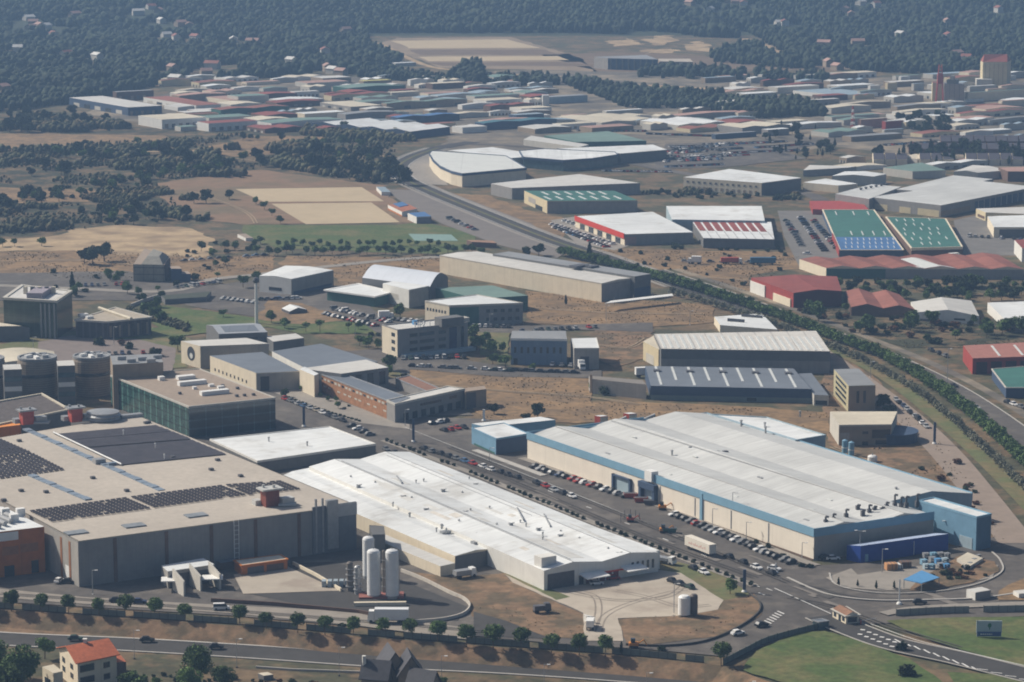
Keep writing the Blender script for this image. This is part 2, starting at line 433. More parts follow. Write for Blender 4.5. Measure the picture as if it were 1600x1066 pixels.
# ================================================================== ground
EMB = [(-260, 930), (0, 952), (90, 959), (357, 977), (617, 999), (1000, 1028), (1130, 1040), (1230, 1075), (1420, 1150), (1900, 1300)]
LOWZ = -3.5
gmat = drygrass2
e = [P(x, y) for x, y in EMB]
mb = MB()
far = [(-1700, 3050), (1700, 3050)]
mb.poly([(p.x, p.y, 0) for p in e] + [(1700, e[-1].y, 0), (1700, 3050, 0), (-1700, 3050, 0), (-1700, e[0].y, 0)][0:])
g = mb.build('ground', gmat); tag(g, kind='structure')
mb = MB()
tr = offset_path([(p.x, p.y) for p in e], -6.0)
for i in range(len(e) - 1):
    mb.poly([(tr[i].x, tr[i].y, LOWZ), (tr[i + 1].x, tr[i + 1].y, LOWZ), (e[i + 1].x, e[i + 1].y, 0), (e[i].x, e[i].y, 0)])
tag(mb.build('embankment', soil), kind='structure')
mb = MB().poly([(-1700, 300, LOWZ), (1700, 300, LOWZ), (1700, tr[-1].y, LOWZ)] + [(p.x, p.y, LOWZ) for p in tr[::-1]] + [(-1700, tr[0].y, LOWZ)])
tag(mb.build('lower_ground', drygrass2), kind='structure')
# hills: relief grid to the horizon
mb = MB(); ys = [3050 + 40 * i for i in range(30)] + [4250 + 150 * i for i in range(26)]; xs = [-1700 + 100 * i for i in range(35)]
for j in range(len(ys) - 1):
    for i in range(len(xs) - 1):
        mb.poly([(xs[i], ys[j], hill(xs[i], ys[j])), (xs[i + 1], ys[j], hill(xs[i + 1], ys[j])), (xs[i + 1], ys[j + 1], hill(xs[i + 1], ys[j + 1])), (xs[i], ys[j + 1], hill(xs[i], ys[j + 1]))])
tag(mb.build('hills', forest_floor, smooth=True), kind='structure')

dustgrey = M('dusty_ground', (.135, .12, .10), .95, .2, .08, big=.2, col2=(.22, .18, .13), thr=(.45, .6), c2scale=.02)
brownfar = M('brown_field', (.16, .115, .08), .95, .15, .05, big=.1)
# ---- far zone
patch('far_estate_ground', [(150, 165), (380, 128), (600, 118), (860, 108), (1200, 118), (1640, 125), (1640, 272), (1300, 228), (1100, 262), (1000, 262), (900, 240), (640, 240), (560, 208), (300, 208), (120, 188)], dustgrey, 1, 3, n=25)
patch('terraced_field', [(588, 68), (622, 60), (800, 58), (905, 90), (935, 112), (690, 106), (640, 88)], M('terrace_soil', (.25, .19, .13), .95, .15, .03, big=.1), 2, 2, n=20)
for k, (q, c) in enumerate([([(612, 64), (790, 62), (845, 75), (640, 76)], sand), ([(640, 78), (850, 78), (880, 86), (655, 86)], brownfar), ([(655, 89), (870, 88), (890, 94), (672, 96)], sand), ([(672, 98), (905, 97), (925, 104), (690, 103)], brownfar)]):
    patch('terrace_strip', q, c, 3, 2, n=20)
ribbon('field_track', [(592, 68), (612, 78), (640, 92), (690, 108), (820, 118)], 7, pale_earth, 4)
for q in ([(945, 66), (985, 60), (1010, 70), (960, 73)], [(1005, 62), (1045, 54), (1060, 64), (1030, 72)], [(1062, 72), (1095, 64), (1122, 84), (1085, 80)], [(1000, 78), (1050, 76), (1060, 82), (1010, 84)]): patch('quarry_ground', q, pale_earth, 3, 6, n=9)
patch('quarry_ground', [(1140, 50), (1200, 70), (1235, 88), (1190, 78)], pale_earth, 2, 4, n=15)
patch('bare_strip', [(840, 85), (1000, 82), (1200, 96), (1360, 100), (1360, 108), (1180, 112), (930, 112)], brownfar, 2, 4, n=20)
patch('bare_strip', [(930, 130), (1060, 134), (1180, 142), (1200, 150), (1080, 148), (940, 136)], pale_earth, 2, 3, n=20)
# ---- left country
patch('scrub_land', [(-40, 180), (110, 175), (300, 205), (560, 200), (640, 225), (600, 262), (590, 292), (400, 268), (250, 290), (300, 350), (200, 352), (60, 380), (-40, 382)], scrub, 1, 6, n=12)
patch('dry_field', [(-40, 208), (110, 210), (260, 212), (250, 228), (90, 236), (-40, 240)], drygrass, 2, 4, n=10)
patch('dry_field', [(395, 212), (510, 214), (480, 238), (360, 246), (300, 236)], drygrass, 2, 4, n=10)
patch('dry_field', [(-40, 290), (60, 296), (150, 298), (130, 316), (40, 318), (-40, 312)], drygrass, 2, 4, n=10)
patch('brown_field', [(235, 288), (400, 265), (600, 290), (640, 348), (380, 352), (330, 345), (270, 330)], M('reddish_soil', (.22, .14, .085), .95, .15, .1, col2=(.16, .12, .07), thr=(.45, .6), c2scale=.02), 2, 3, n=10)
patch('sand_pitch', [(368, 296), (565, 293), (600, 315), (412, 316)], sand, 3)
patch('sand_pitch', [(424, 319), (580, 317), (625, 348), (478, 351)], sand, 3)
patch('park_lawn', [(380, 352), (620, 352), (660, 348), (745, 362), (745, 385), (690, 398), (430, 388), (385, 372)], lawn, 3, 1.5, n=8)
patch('sports_court', [(638, 366), (705, 367), (716, 377), (648, 377)], M('court_paint', (.20, .30, .27), .8, .1, .3), 4)
patch('pale_earth_heap', [(-40, 376), (80, 370), (120, 358), (190, 352), (290, 356), (335, 372), (330, 402), (180, 398), (120, 392), (-40, 394)], pale_earth, 3, 3, n=6)
patch('dry_field', [(-40, 394), (120, 392), (330, 402), (430, 398), (420, 425), (280, 442), (-40, 430)], drygrass, 2, 2, n=8)
patch('car_park_ground', [(-40, 428), (200, 424), (330, 446), (420, 436), (560, 462), (600, 500), (540, 520), (420, 500), (250, 470), (-40, 470)], asphalt, 3, 1, n=8)
patch('campus_lawn', [(205, 490), (260, 478), (420, 500), (600, 505), (600, 522), (470, 522), (420, 512), (330, 520), (250, 512)], lawn, 4, 1, n=6)
patch('campus_lawn', [(-20, 560), (0, 540), (80, 520), (240, 512), (300, 530), (290, 575), (220, 580), (120, 560)], lawn_dull, 4, 1, n=6)
patch('campus_paving', [(60, 535), (110, 525), (200, 528), (275, 545), (270, 590), (60, 600)], M('reddish_paving', (.20, .165, .15), .9, .15, .2), 5, .6, n=6)
patch('campus_lawn', [(165, 520), (300, 508), (330, 520), (270, 528), (180, 532)], lawn, 6, .6, n=5)
patch('dry_field', [(420, 470), (470, 475), (560, 500), (470, 508), (400, 500)], drygrass, 5, 1.5, n=6)
patch('dry_field', [(450, 400), (690, 404), (700, 440), (540, 450), (520, 425), (430, 415)], drygrass, 2, 2, n=8)
# ---- middle
patch('dusty_plots', [(620, 230), (1040, 268), (1300, 290), (1600, 300), (1600, 480), (1300, 500), (1000, 440), (880, 395), (700, 300)], drygrass2, 2, 3, n=15)
patch('plaza', [(600, 296), (700, 300), (830, 350), (890, 392), (870, 404), (780, 384), (690, 350), (630, 318)], M('grey_plaza', (.18, .16, .145), .9, .1, .1), 4)
MR = [(680, 232), (640, 246), (618, 262), (628, 280), (668, 300), (740, 330), (850, 374), (940, 404), (1060, 448)]
for o_ in (-4.2, 8.2): ribbon('lane_line', MR, .35, marking, 8, smooth=6, off=o_)
ribbon('median', MR, 1.6, lawn_dull, 8, smooth=6, off=2)
ribbon('verge', MR, 2.5, paving, 5, smooth=6, off=10.5); ribbon('verge', MR, 2.5, paving, 5, smooth=6, off=-6.5)
patch('dry_field', [(545, 200), (640, 210), (700, 214), (690, 226), (640, 238), (612, 255), (590, 238), (560, 214)], drygrass2, 3, 3, n=8)
patch('rough_plot', [(700, 302), (760, 305), (830, 330), (900, 345), (880, 372), (800, 345)], drygrass, 3, 2, n=8)
patch('concrete_yard', [(620, 262), (670, 238), (700, 290), (650, 288)], paving, 4)
patch('car_park_ground', [(1040, 225), (1180, 222), (1260, 248), (1130, 262), (1020, 265)], asphalt, 4, 1, n=8)
patch('concrete_yard', [(860, 345), (905, 338), (990, 382), (960, 392), (900, 380)], paving, 4)
patch('estate_street', [(1215, 330), (1285, 330), (1330, 400), (1250, 420), (1225, 370)], M('estate_asphalt', (.17, .16, .15), .9, .15, .1), 4)
patch('estate_street', [(1490, 345), (1560, 330), (1610, 350), (1610, 400), (1500, 400)], M('estate_asphalt', (.17, .16, .15)), 4)
patch('scrub_land', [(1245, 470), (1420, 480), (1640, 505), (1640, 540), (1420, 545), (1250, 500)], scrub, 4, 2, n=8)
patch('dry_field', [(900, 388), (1250, 395), (1250, 420), (1170, 432), (1170, 470), (1080, 440)], drygrass, 3, 2, n=8)
patch('dry_field', [(820, 455), (1010, 470), (1120, 478), (1115, 505), (1000, 512), (830, 506)], drygrass, 4, 1.5, n=8)
patch('dry_field', [(930, 512), (1020, 515), (1010, 560), (960, 575), (930, 560)], soil, 4, 1.2, n=6)
patch('dry_field', [(640, 578), (780, 588), (925, 592), (925, 628), (1100, 632), (1295, 645), (1300, 680), (1100, 655), (900, 662), (770, 660), (700, 615), (640, 596)], drygrass, 4, 1, n=6)
patch('bare_ground', [(1290, 540), (1360, 585), (1480, 700), (1560, 790), (1590, 880), (1500, 860), (1420, 760), (1290, 690), (1285, 600)], soil, 3, 1, n=6)
# ---- foreground asphalt
patch('estate_asphalt', [(200, 640), (430, 600), (480, 600), (600, 650), (735, 655), (830, 660), (900, 720), (1270, 885), (1380, 880), (1600, 830), (1660, 900), (1640, 962), (1290, 980), (1140, 1028), (1010, 1016), (860, 1006), (617, 985), (357, 963), (-60, 938), (-60, 700)], asphalt, 5)
patch('street', [(430, 560), (600, 545), (700, 560), (800, 575), (940, 580), (940, 592), (780, 590), (640, 578), (640, 592), (740, 650), (600, 652), (470, 606)], asphalt, 6)
patch('street', [(560, 500), (700, 500), (830, 510), (1020, 505), (1020, 520), (900, 516), (800, 522), (600, 530)], asphalt, 6)
patch('verge', [(410, 590), (470, 606), (600, 652), (640, 664), (640, 672), (560, 662), (420, 612)], paving, 7)
# pavement strips of the street between the two factories
ribbon('pavement', [(824, 716), (1000, 775), (1268, 878), (1286, 884)], 3.2, paving, 8, off=-2.5, smooth=0, thick=.1)
ribbon('earth_strip', [(824, 716), (1000, 775), (1268, 878)], 1.6, M('dark_soil', (.07, .05, .035)), 9, off=-.7, smooth=0)
ribbon('central_reservation', [(600, 690), (740, 742), (900, 808), (1060, 872), (1180, 918)], 3.0, paving, 8, smooth=0, thick=.12)
ribbon('pavement', [(742, 705), (823, 735), (850, 745)], 2.6, kerb, 8, smooth=0, thick=.1)
patch('grass_verge', [(1030, 872), (1120, 895), (1180, 935), (1190, 955), (1140, 962), (1110, 935), (1050, 905), (1030, 895)], lawn_dull, 7, .3, n=3)
patch('grass_verge', [(570, 705), (640, 727), (700, 752), (720, 760), (640, 742), (590, 722)], lawn_dull, 7, .3, n=3)
# yard in front of the white factory, embankments and drive
patch('concrete_yard', [(856, 922), (1030, 893), (1065, 898), (1130, 940), (1122, 955), (1060, 965), (965, 968), (975, 1004), (912, 1004), (912, 960), (800, 912), (790, 900), (800, 895)], concrete_yard, 8, .3, n=4)
patch('bare_bank', [(1130, 940), (1180, 930), (1192, 962), (1130, 995), (1010, 1010), (980, 1010), (966, 970), (1060, 962), (1122, 955)], soil, 7, .3, n=4)
patch('bare_bank', [(700, 903), (790, 898), (800, 912), (912, 962), (912, 1000), (860, 998), (735, 965), (735, 945), (640, 895)], soil, 7, .4, n=4)
patch('grass_verge', [(850, 918), (890, 935), (870, 940), (800, 905), (780, 895)], lawn_dull, 9, .2, n=3)
patch('side_yard', [(430, 882), (520, 880), (620, 905), (730, 950), (715, 972), (560, 965), (368, 925)], asphalt_new, 7)
patch('concrete_yard', [(365, 900), (445, 885), (530, 925), (380, 930)], concrete_yard, 8)
patch('drive', [(-60, 918), (0, 922), (130, 935), (300, 945), (560, 958), (740, 985), (735, 1002), (560, 980), (357, 960), (90, 943), (-60, 930)], M('worn_drive', (.27, .24, .205), .9, .12, .2), 8)
patch('drive', [(740, 958), (790, 972), (860, 1000), (740, 996)], asphalt_new, 8)
# right-hand side: circle yard, ring road and lawns
patch('paved_circle', [(1290, 905), (1330, 890), (1340, 900), (1480, 880), (1560, 885), (1550, 905), (1470, 920), (1380, 925), (1320, 920)], paving, 8)
patch('dry_bank', [(1440, 905), (1500, 870), (1555, 880), (1562, 895), (1520, 912), (1460, 924), (1420, 925)], soil, 9, .3, n=3)
ribbon('kerb', [(1296, 898), (1305, 915), (1345, 926), (1400, 930), (1470, 926), (1530, 914), (1565, 896), (1563, 878), (1550, 865)], .5, kerb, 10, smooth=6, thick=.12)
ribbon('kerb', [(1230, 905), (1290, 930), (1360, 940), (1440, 940), (1540, 936), (1640, 920)], .8, kerb, 10, smooth=6, thick=.12)
patch('dry_bank', [(1560, 925), (1600, 905), (1640, 905), (1640, 940), (1560, 940)], drygrass, 9, .4, n=3)
patch('lawn', [(1160, 1050), (1180, 1020), (1250, 990), (1290, 988), (1330, 1000), (1420, 1032), (1470, 1066), (1500, 1110), (1280, 1082), (1215, 1066)], lawn, 9, .4, n=4)
patch('lawn', [(1385, 972), (1450, 968), (1640, 965), (1640, 1052), (1560, 1035), (1470, 1008), (1420, 990)], lawn, 9, .3, n=4)
patch('lawn', [(1480, 1052), (1560, 1056), (1700, 1090), (1700, 1150), (1520, 1120)], lawn, 9, .3, n=4)
ribbon('access_road', [(1285, 965), (1330, 985), (1400, 1010), (1500, 1032), (1620, 1062), (1760, 1095)], 11, asphalt_new, 10, smooth=5)
ribbon('kerb', [(1285, 965), (1330, 985), (1400, 1010), (1500, 1032), (1620, 1062), (1760, 1095)], .4, kerb, 11, smooth=5, off=5.6, thick=.12)
ribbon('kerb', [(1285, 965), (1330, 985), (1400, 1010), (1500, 1032), (1620, 1062), (1760, 1095)], .4, kerb, 11, smooth=5, off=-5.6, thick=.12)
ribbon('pavement', [(1380, 962), (1450, 952), (1640, 945)], 4, paving, 10, smooth=4, thick=.1)
# road markings: hatching between the lanes, edge lines, arrows
mk = MB()
for i in range(9):
    a = P(1400 + i * 15, 1000 + i * 5.4, .58); mk.poly([(a.x - .5, a.y + .8, .58), (a.x + .05, a.y + .8, .58), (a.x + 1.3, a.y - 2.6, .58), (a.x + .75, a.y - 2.6, .58)][::-1])
for i in range(6):
    for dy in (0, 7):
        a = P(1348 + i * 10 - dy * .6, 984 + i * 3.8 + dy, .58); mk.box(a.x, a.y, .56, 1.3, .9, .02, -.4)
for i in range(5):
    a = P(1535 + i * 22, 1046 + i * 5.2, .58); mk.box(a.x, a.y, .56, 3, .35, .02, -.35)
tag(mk.build('road_marking', marking), kind='structure')
ribbon('lane_line', [(1360, 978), (1430, 1003), (1500, 1020), (1620, 1048)], .3, marking, 12, smooth=4)
ribbon('lane_line', [(1210, 922), (1250, 940), (1298, 962)], .35, marking, 11, smooth=4)
ribbon('lane_line', [(640, 668), (760, 715), (900, 770), (1100, 850), (1230, 905)], .2, marking, 7, smooth=0, off=-2)
mk = MB()
for i in range(7):
    a = P(1196 + i * 4, 975 - i * 3.0, .45); mk.box(a.x, a.y, .43, .5, 3.5, .02, .5)
for i, (x, y) in enumerate([(1182, 915), (1190, 928), (1202, 921), (1100, 868), (1040, 843), (980, 818), (920, 793), (860, 768)]):
    a = P(x, y, .45); mk.box(a.x, a.y, .43, .35, 3.0, .02, .55)
tag(mk.build('road_marking', marking), kind='structure')
# avenue on the right with hedge row and tracks
AV = [(1000, 425), (1080, 452), (1190, 492), (1290, 532), (1370, 565), (1450, 605), (1520, 650), (1600, 712), (1700, 800)]
ribbon('avenue_verge', AV, 26, drygrass2, 5, off=7)
ribbon('avenue', AV, 10, asphalt, 6, off=8.5, smooth=5)
ribbon('kerb', AV, .5, kerb, 7, off=13.6, smooth=5, thick=.1)
ribbon('avenue_service_lane', AV, 4.5, dustgrey, 6, off=20)
ribbon('grass_strip', [(1285, 540), (1380, 590), (1470, 660), (1560, 745), (1680, 870)], 7, lawn_dull, 6, off=1, smooth=5)
ribbon('pale_track', [(1290, 545), (1370, 598), (1440, 650), (1500, 705), (1560, 775), (1620, 850)], 12, M('track_earth', (.27, .215, .175), .95, .12, .15), 6, off=-6, smooth=5)
ribbon('main_road', [(735, 222), (680, 232), (640, 246), (618, 262), (628, 280), (668, 300), (740, 330), (850, 374), (940, 404), (1060, 448), (1190, 492)], 13, asphalt_new, 6, smooth=6, off=2)
ribbon('verge', [(618, 262), (628, 280), (668, 300), (740, 330), (850, 374), (940, 404)], 1.4, lawn_dull, 7, smooth=6, off=2)
ribbon('estate_street', [(700, 225), (860, 232), (1020, 262), (1060, 270), (1250, 300), (1300, 330)], 10, asphalt, 5)
ribbon('campus_road', [(-40, 445), (120, 452), (260, 456), (330, 438), (400, 430), (600, 408), (760, 398)], 7, paving, 5)
ribbon('campus_road', [(250, 470), (420, 468), (470, 452), (560, 448)], 6, asphalt, 5)
ribbon('field_track', [(120, 242), (300, 236), (500, 238), (620, 246)], 5, pale_earth, 4)
ribbon('estate_street', [(1060, 262), (1300, 222), (1420, 215), (1640, 240)], 9, asphalt, 5)
# lower road at the bottom edge
LR = [(-160, 985), (0, 999), (200, 1008), (400, 1020), (620, 1035), (800, 1044), (1000, 1058), (1200, 1076), (1500, 1110)]
ribbon('lower_road', LR, 11, asphalt_new, 2, z=LOWZ, smooth=5)
ribbon('kerb', LR, .9, kerb, 3, z=LOWZ, smooth=5, off=6, thick=.12)
ribbon('kerb', LR, .7, kerb, 3, z=LOWZ, smooth=5, off=-6, thick=.12)
patch('bare_bank', [(-100, 965), (90, 970), (620, 1010), (1010, 1040), (1180, 1066), (1180, 1075), (1000, 1052), (620, 1026), (0, 991), (-100, 983)], soil, 1, .4, z=LOWZ, n=4)
# ================================================================== foreground works
# ---- big blue-edged factory
b = Bld('factory', 'huge pale-roofed factory with blue edge band and long beige panel wall', 'factory', (1272, 832), (1459, 805), (824, 680), 876,
        roof_pale2, w_beige, n=2, along='D', rise=2.0, C=(1006, 657))
BF = b
roofm = M('pale_grey_roof', (0, 0, 0))
for f, u0, u1 in (('DA', -.001, 1.001), ('AB', -.001, 1.001), ('CD', 0, 1)):
    b.slab(f, u0, u1, .84, 1.14, fascia_blue, 'fascia', .25)
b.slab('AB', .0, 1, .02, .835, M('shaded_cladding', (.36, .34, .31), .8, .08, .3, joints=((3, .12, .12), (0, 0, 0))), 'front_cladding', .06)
b.slab('DA', 0, 1, -.0, .05, w_brown, 'plinth', .2)
d = b.slab('DA', .338, .395, .02, .60, w_paleblue, 'dock_door', .1)
for u in (.333, .395): sub('door_frame', b.slab('DA', u, u + .006, 0, .66, None, '', .9, mb=MB()), w_navy, d)
sub('door_frame', b.slab('DA', .333, .401, .6, .66, None, '', .9, mb=MB()), w_navy, d)
d = b.slab('DA', .445, .485, .02, .55, w_paleblue, 'dock_door', .1)
for u in (.437, .485): sub('door_frame', b.slab('DA', u, u + .008, 0, .72, None, '', 1.6, mb=MB()), w_navy, d)
sub('door_frame', b.slab('DA', .437, .493, .55, .78, None, '', 1.8, mb=MB()), w_navy, d)
b.slab('DA', .455, .48, .86, 1.25, white_paint, 'white_box', 1.2, inn=1.5)
for u in (.5, .62, .74, .86): b.slab('DA', u, u + .0022, .1, .78, metal_grey, 'downpipe', .15)
b.slab('DA', .64, .648, .0, 1.05, fascia_blue, 'blue_post', .45)
for x in (1120, 1133): b.unit(x, 712, 1.8, 1.5, 1.7, metal_dark)
for x, y in ((1050, 712), (1078, 706), (1158, 665), (1195, 668), (1250, 650), (1400, 770)): b.vent(x, y, .3, 1.6)
for x, y, k in ((1290, 822, 3), (1302, 818, 3), (1322, 812, 3.4), (1348, 808, 1.8), (1358, 805, 3.4), (1366, 803, 2), (1385, 798, 2.4), (1398, 795, 5.6), (1408, 796, 4.6), (1416, 795, 4.6), (1433, 792, 4.8), (1340, 800, 1.8), (1378, 803, 1.5)):
    p = b.rpx(x, y)
    m = MB().tube((p.x, p.y, b.h - .3), (p.x, p.y, b.h + 1.2 + k * .6), .32, n=8); m.box(p.x, p.y, b.h, 1.2, 1.0, 2.0, .3); m.tube((p.x, p.y, b.h + 1.2 + k * .6), (p.x + .9, p.y - .3, b.h + 1.1 + k * .6), .34, n=8)
    m.build('exhaust_stack', metal_dark, b.e)
# strip of white roof with vents on the far side
b.rslab(.0, 1, .9965, 1.0, fascia_blue, 'edge_strip', .6)
b2 = Bld('factory_annex', 'flat white-roofed blue block at the corner of the pale-roofed factory', 'annex', (1526, 809), (1549, 804), (1436, 783), 862, roof_white, w_blue, par=(.35, .3, .1, .3), parm=fascia_blue)
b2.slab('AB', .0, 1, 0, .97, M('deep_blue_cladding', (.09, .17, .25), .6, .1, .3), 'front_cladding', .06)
b2.slab('DA', .72, .94, .02, .36, w_paleblue, 'roller_door', .12)
h_ = BF.h; q1 = BF.B.lerp(BF.C, .13); c1 = BF.C
bw = Bld('factory_bay', 'far bay of the pale-roofed factory, ending behind the blue corner block', 'factory bay', q1, (1519, 771), c1, 0, roof_pale2, w_paleblue, n=1, along='D', rise=2.0, C=(1104, 646), h=h_)
bw.slab('BC', 0, 1, .75, 1.04, fascia_blue, 'fascia', .25); bw.slab('CD', 0, 1, .75, 1.04, fascia_blue, 'fascia', .25)
bb = Bld('factory_wing', 'low white-roofed wing with pale blue edge behind the long pale-roofed factory', 'wing', (1243, 689), (1290, 681), (1108, 648), 722, roof_white, w_paleblue, C=(1198, 653), h=h_ + .3, par=(.4, .6, .15, .3), parm=w_paleblue)
for x, y in ((1158, 668), (1196, 678)): bb.vent(x, y, .35, 2.4)
b3 = Bld('lean_to', 'long royal blue lean-to building in front of the pale-roofed factory', 'shed', (1345, 857), (1482, 838), (1323, 852), 880, M('lean_to_roof', (.42, .50, .66), .5, .1, .3), w_royal, mono=1, along='B', rise=.8)
b3.slab('AB', .05, .085, .05, .55, fascia_blue, 'door', .08)
b3.slab('AB', .6, .604, .05, 1.0, white_paint, 'downpipe', .15)
b4 = Bld('blue_workshop', 'small pale blue workshop with two-level white roof by the street', 'workshop', (775, 686), (826, 678), (737, 669), 712, roof_white, w_blue, par=(.2, .4, .1, .3), parm=w_blue)
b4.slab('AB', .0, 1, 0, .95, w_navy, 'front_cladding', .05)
b4.slab('DA', .1, .95, .05, .16, w_green, 'door_band', .06)
b5 = Bld('blue_workshop_hall', 'long white-roofed hall behind the small pale blue workshop', 'workshop', (760, 667), (868, 656), (737, 662), 690, roof_white, w_blue)

# ---- white factory
b = Bld('factory', 'white flat-roofed factory with many roof vents and dark loading doors at its end', 'factory', (850, 892), (1029, 863), (483, 729), 925, roof_white, w_white, n=2, along='D', rise=1.3, C=(640, 706))
WF = b
b.slab('AB', .03, .26, .02, .8, metal_dark, 'loading_door', .08)
b.slab('AB', .3, .34, .02, .5, glass_dark, 'door', .08)
for u in (.36, .42, .48, .54, .60): b.slab('AB', u, u + .045, .05, .42, M('red_door', (.16, .03, .03), .7, .2, .5), 'roller_door', .08)
for u0, u1, zz in ((.3, .50, .55), (.66, .84, .58)):
    p, u, L_, nrm = b.fr('AB'); m = MB()
    q0 = p + u * L_ * u0; q1 = p + u * L_ * u1; z = b.h * zz
    m.hexa([Vector((q.x, q.y, zq)) for q, zq in ((q0, z), (q1, z), (q1 + nrm * 4.5, z - .6), (q0 + nrm * 4.5, z - .6))] + [Vector((q.x, q.y, zq + .25)) for q, zq in ((q0, z), (q1, z), (q1 + nrm * 4.5, z - .6), (q0 + nrm * 4.5, z - .6))])
    b_c = m.build('canopy', white_paint, b.e)
b.band('AB', .42, .5, fascia_red, 'red_stripe', .36, .72)
for i in range(5): b.slab('AB', .76 + i * .045, .78 + i * .045, .3, .72, glass_dark, 'window', .06)
b.unit(852, 884, 5.2, 4, 3.2, w_white, 'plant_box')
b.rslab(.265, .275, .02, .98, metal_grey, 'roof_gutter', .15)
b.rslab(.70, .705, .35, .98, metal_grey, 'roof_gutter', .12)
b.rslab(.30, .42, .03, .2, M('stained_roof', (.58, .58, .56), .8, .15, .3), 'patched_sheet', .04)
vents = [(548, 748), (586, 758), (629, 779), (614, 790), (643, 782), (665, 799), (694, 798), (717, 818), (726, 803), (765, 796), (776, 824), (755, 824), (813, 818), (822, 824), (841, 830), (876, 834), (848, 845), (875, 840), (820, 850), (848, 838), (560, 762), (650, 755), (662, 754), (692, 769), (722, 773), (733, 751), (742, 760), (682, 830), (697, 832), (798, 822), (735, 800), (950, 862), (966, 868), (905, 845)]
for i, (x, y) in enumerate(vents):
    if i % 3 == 2:
        p = b.rpx(x, y); m = MB().box(p.x, p.y, b.h, 1.2, .9, 1.0, .4); m.tube((p.x, p.y, b.h + .9), (p.x + 1.1, p.y - .6, b.h + 1.2), .22, n=7); m.build('roof_fan', metal_grey, b.e)
    else: b.vent(x, y, .2, .9 + .2 * (i % 3))
for (x0, y0), (x1, y1) in (((808, 800), (818, 818)), ((850, 810), (860, 828)), ((620, 750), (628, 760))):
    p = b.rpx(x0, y0); q = b.rpx(x1, y1); MB().tube((p.x, p.y, b.h + 1.3), (q.x, q.y, b.h + 1.1), .3, n=7).build('duct', metal_grey, b.e)
bx = Bld('factory_bay', 'raised white bay along the street side of the vented white factory', 'factory bay', (1000, 866), (1031, 860), (700, 757), 897, roof_white, w_white, C=(729, 750))
ba = Bld('factory_annex', 'long white annex along the near side of the white vented factory', 'annex', (711, 869), (776, 857), (430, 748), 894, roof_white, w_cream, n=1, along='D', rise=.7, C=(483, 731))
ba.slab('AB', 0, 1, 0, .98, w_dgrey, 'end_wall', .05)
for x, y in ((682, 812), (672, 806), (690, 828), (640, 810), (745, 842)): ba.vent(x, y, .3, 1.6)
ba.unit(696, 836, 3, 2, 1.4, metal_grey); ba.unit(745, 851, 3.4, 2, 1.2, metal_grey)
bl = Bld('low_annex', 'low cream extension below the white annex beside the tank yard', 'annex', (688, 885), (711, 880), (575, 838), 903, roof_offw, w_cream)
bh = Bld('flat_hall', 'flat white hall between the green glass offices and the white vented factory', 'hall', (402, 721), (587, 694), (328, 687), 741, roof_white, w_dgrey, C=(515, 667), par=(.25, .5, .1, .3), parm=w_white)
for x, y in ((480, 697), (420, 690)): bh.vent(x, y, .25, 1.4)

# ---- big tan-roofed factory on the left
b = Bld('factory', 'tan gravel-roofed factory with rows of dark solar panels on its roof', 'factory', (122, 846), (556, 789), (-140, 707), 919, roof_tan, w_grey, C=(213, 648), par=(.0, .1, .02, .35), parm=roof_cream)
TF = b
b.slab('DA', .02, 1, 0, .96, w_concrete, 'side_cladding', .05)
for u in (.12, .3, .46, .62, .78, .85): b.slab('AB', u, u + .012, 0, .97, M('rusty_strip', (.16, .10, .075), .9, .25, .5), 'pilaster', .12)
for u in (.905, .95): b.slab('DA', u, u + .01, 0, .9, M('rust_post', (.28, .12, .05), .9, .2, .5), 'pilaster', .15)
b.slab('DA', .93, .955, .02, .35, white_paint, 'door', .1)
for u in (.845, .87): b.slab('AB', u, u + .006, .05, 1.25, metal_grey, 'pipe', .6)
b.slab('AB', .885, .925, .12, 1.2, metal_grey, 'exhaust_duct', 1.6)
b.slab('AB', .835, .999, .0, 1.08, M('screen_cladding', (.19, .20, .215), .7, .12, .3, joints=((3, .12, .2), (0, 0, 0))), 'service_tower', .5)
b.slab('AB', .92, 1.0, .8, 1.07, M('grey_panel', (.42, .42, .42), .7, .1, .5), 'panel', .75)
m = MB(); p, u_, L_, nrm = b.fr('AB')
for uu in (.545, .562):
    q = p + u_ * L_ * uu + nrm * .6; m.tube((q.x, q.y, 1), (q.x, q.y, b.h + .4), .12, n=6)
for k in range(9):
    q = p + u_ * L_ * .545 + nrm * .6; q2 = p + u_ * L_ * .562 + nrm * .6; z = 1.5 + k * 1.4; m.tube((q.x, q.y, z), (q2.x, q2.y, z), .07, n=5)
m.build('ladder', white_paint, b.e)
def arr(px, nr, nc, gap=.25, tilt=.35, skipf=0.0, lift=.35, cg=.09):
    """rows of tilted panels filling the quad px (near-left, near-right, far-right, far-left)"""
    q = [P(x, y, TF.h) for x, y in px]; m = MB()
    for i in range(nr):
        for j in range(nc):
            if R.random() < skipf: continue
            def bil(s, t): return q[0].lerp(q[1], s).lerp(q[3].lerp(q[2], s), t)
            s0, s1 = (j + cg) / nc, (j + 1 - cg) / nc; t0, t1 = (i + .0) / nr, (i + 1 - gap) / nr
            a, bb_, c, d = bil(s0, t0), bil(s1, t0), bil(s1, t1), bil(s0, t1)
            up = Vector((0, 0, 1)); pts = [a + up * lift, bb_ + up * lift, c + up * (lift + tilt), d + up * (lift + tilt)]
            m.hexa([v - up * .08 for v in pts] + pts)
    return m
arr([(186, 728), (353, 711), (300, 689), (138, 702)], 6, 22, .10, .18, cg=.012).build('solar_array', solar, b.e)
arr([(138, 700), (298, 687), (270, 676), (110, 690)], 4, 22, .10, .18, cg=.012).build('solar_array', solar, b.e)
arr([(110, 689), (268, 675), (243, 666), (86, 680)], 3, 22, .10, .18, cg=.012).build('solar_array', solar, b.e)
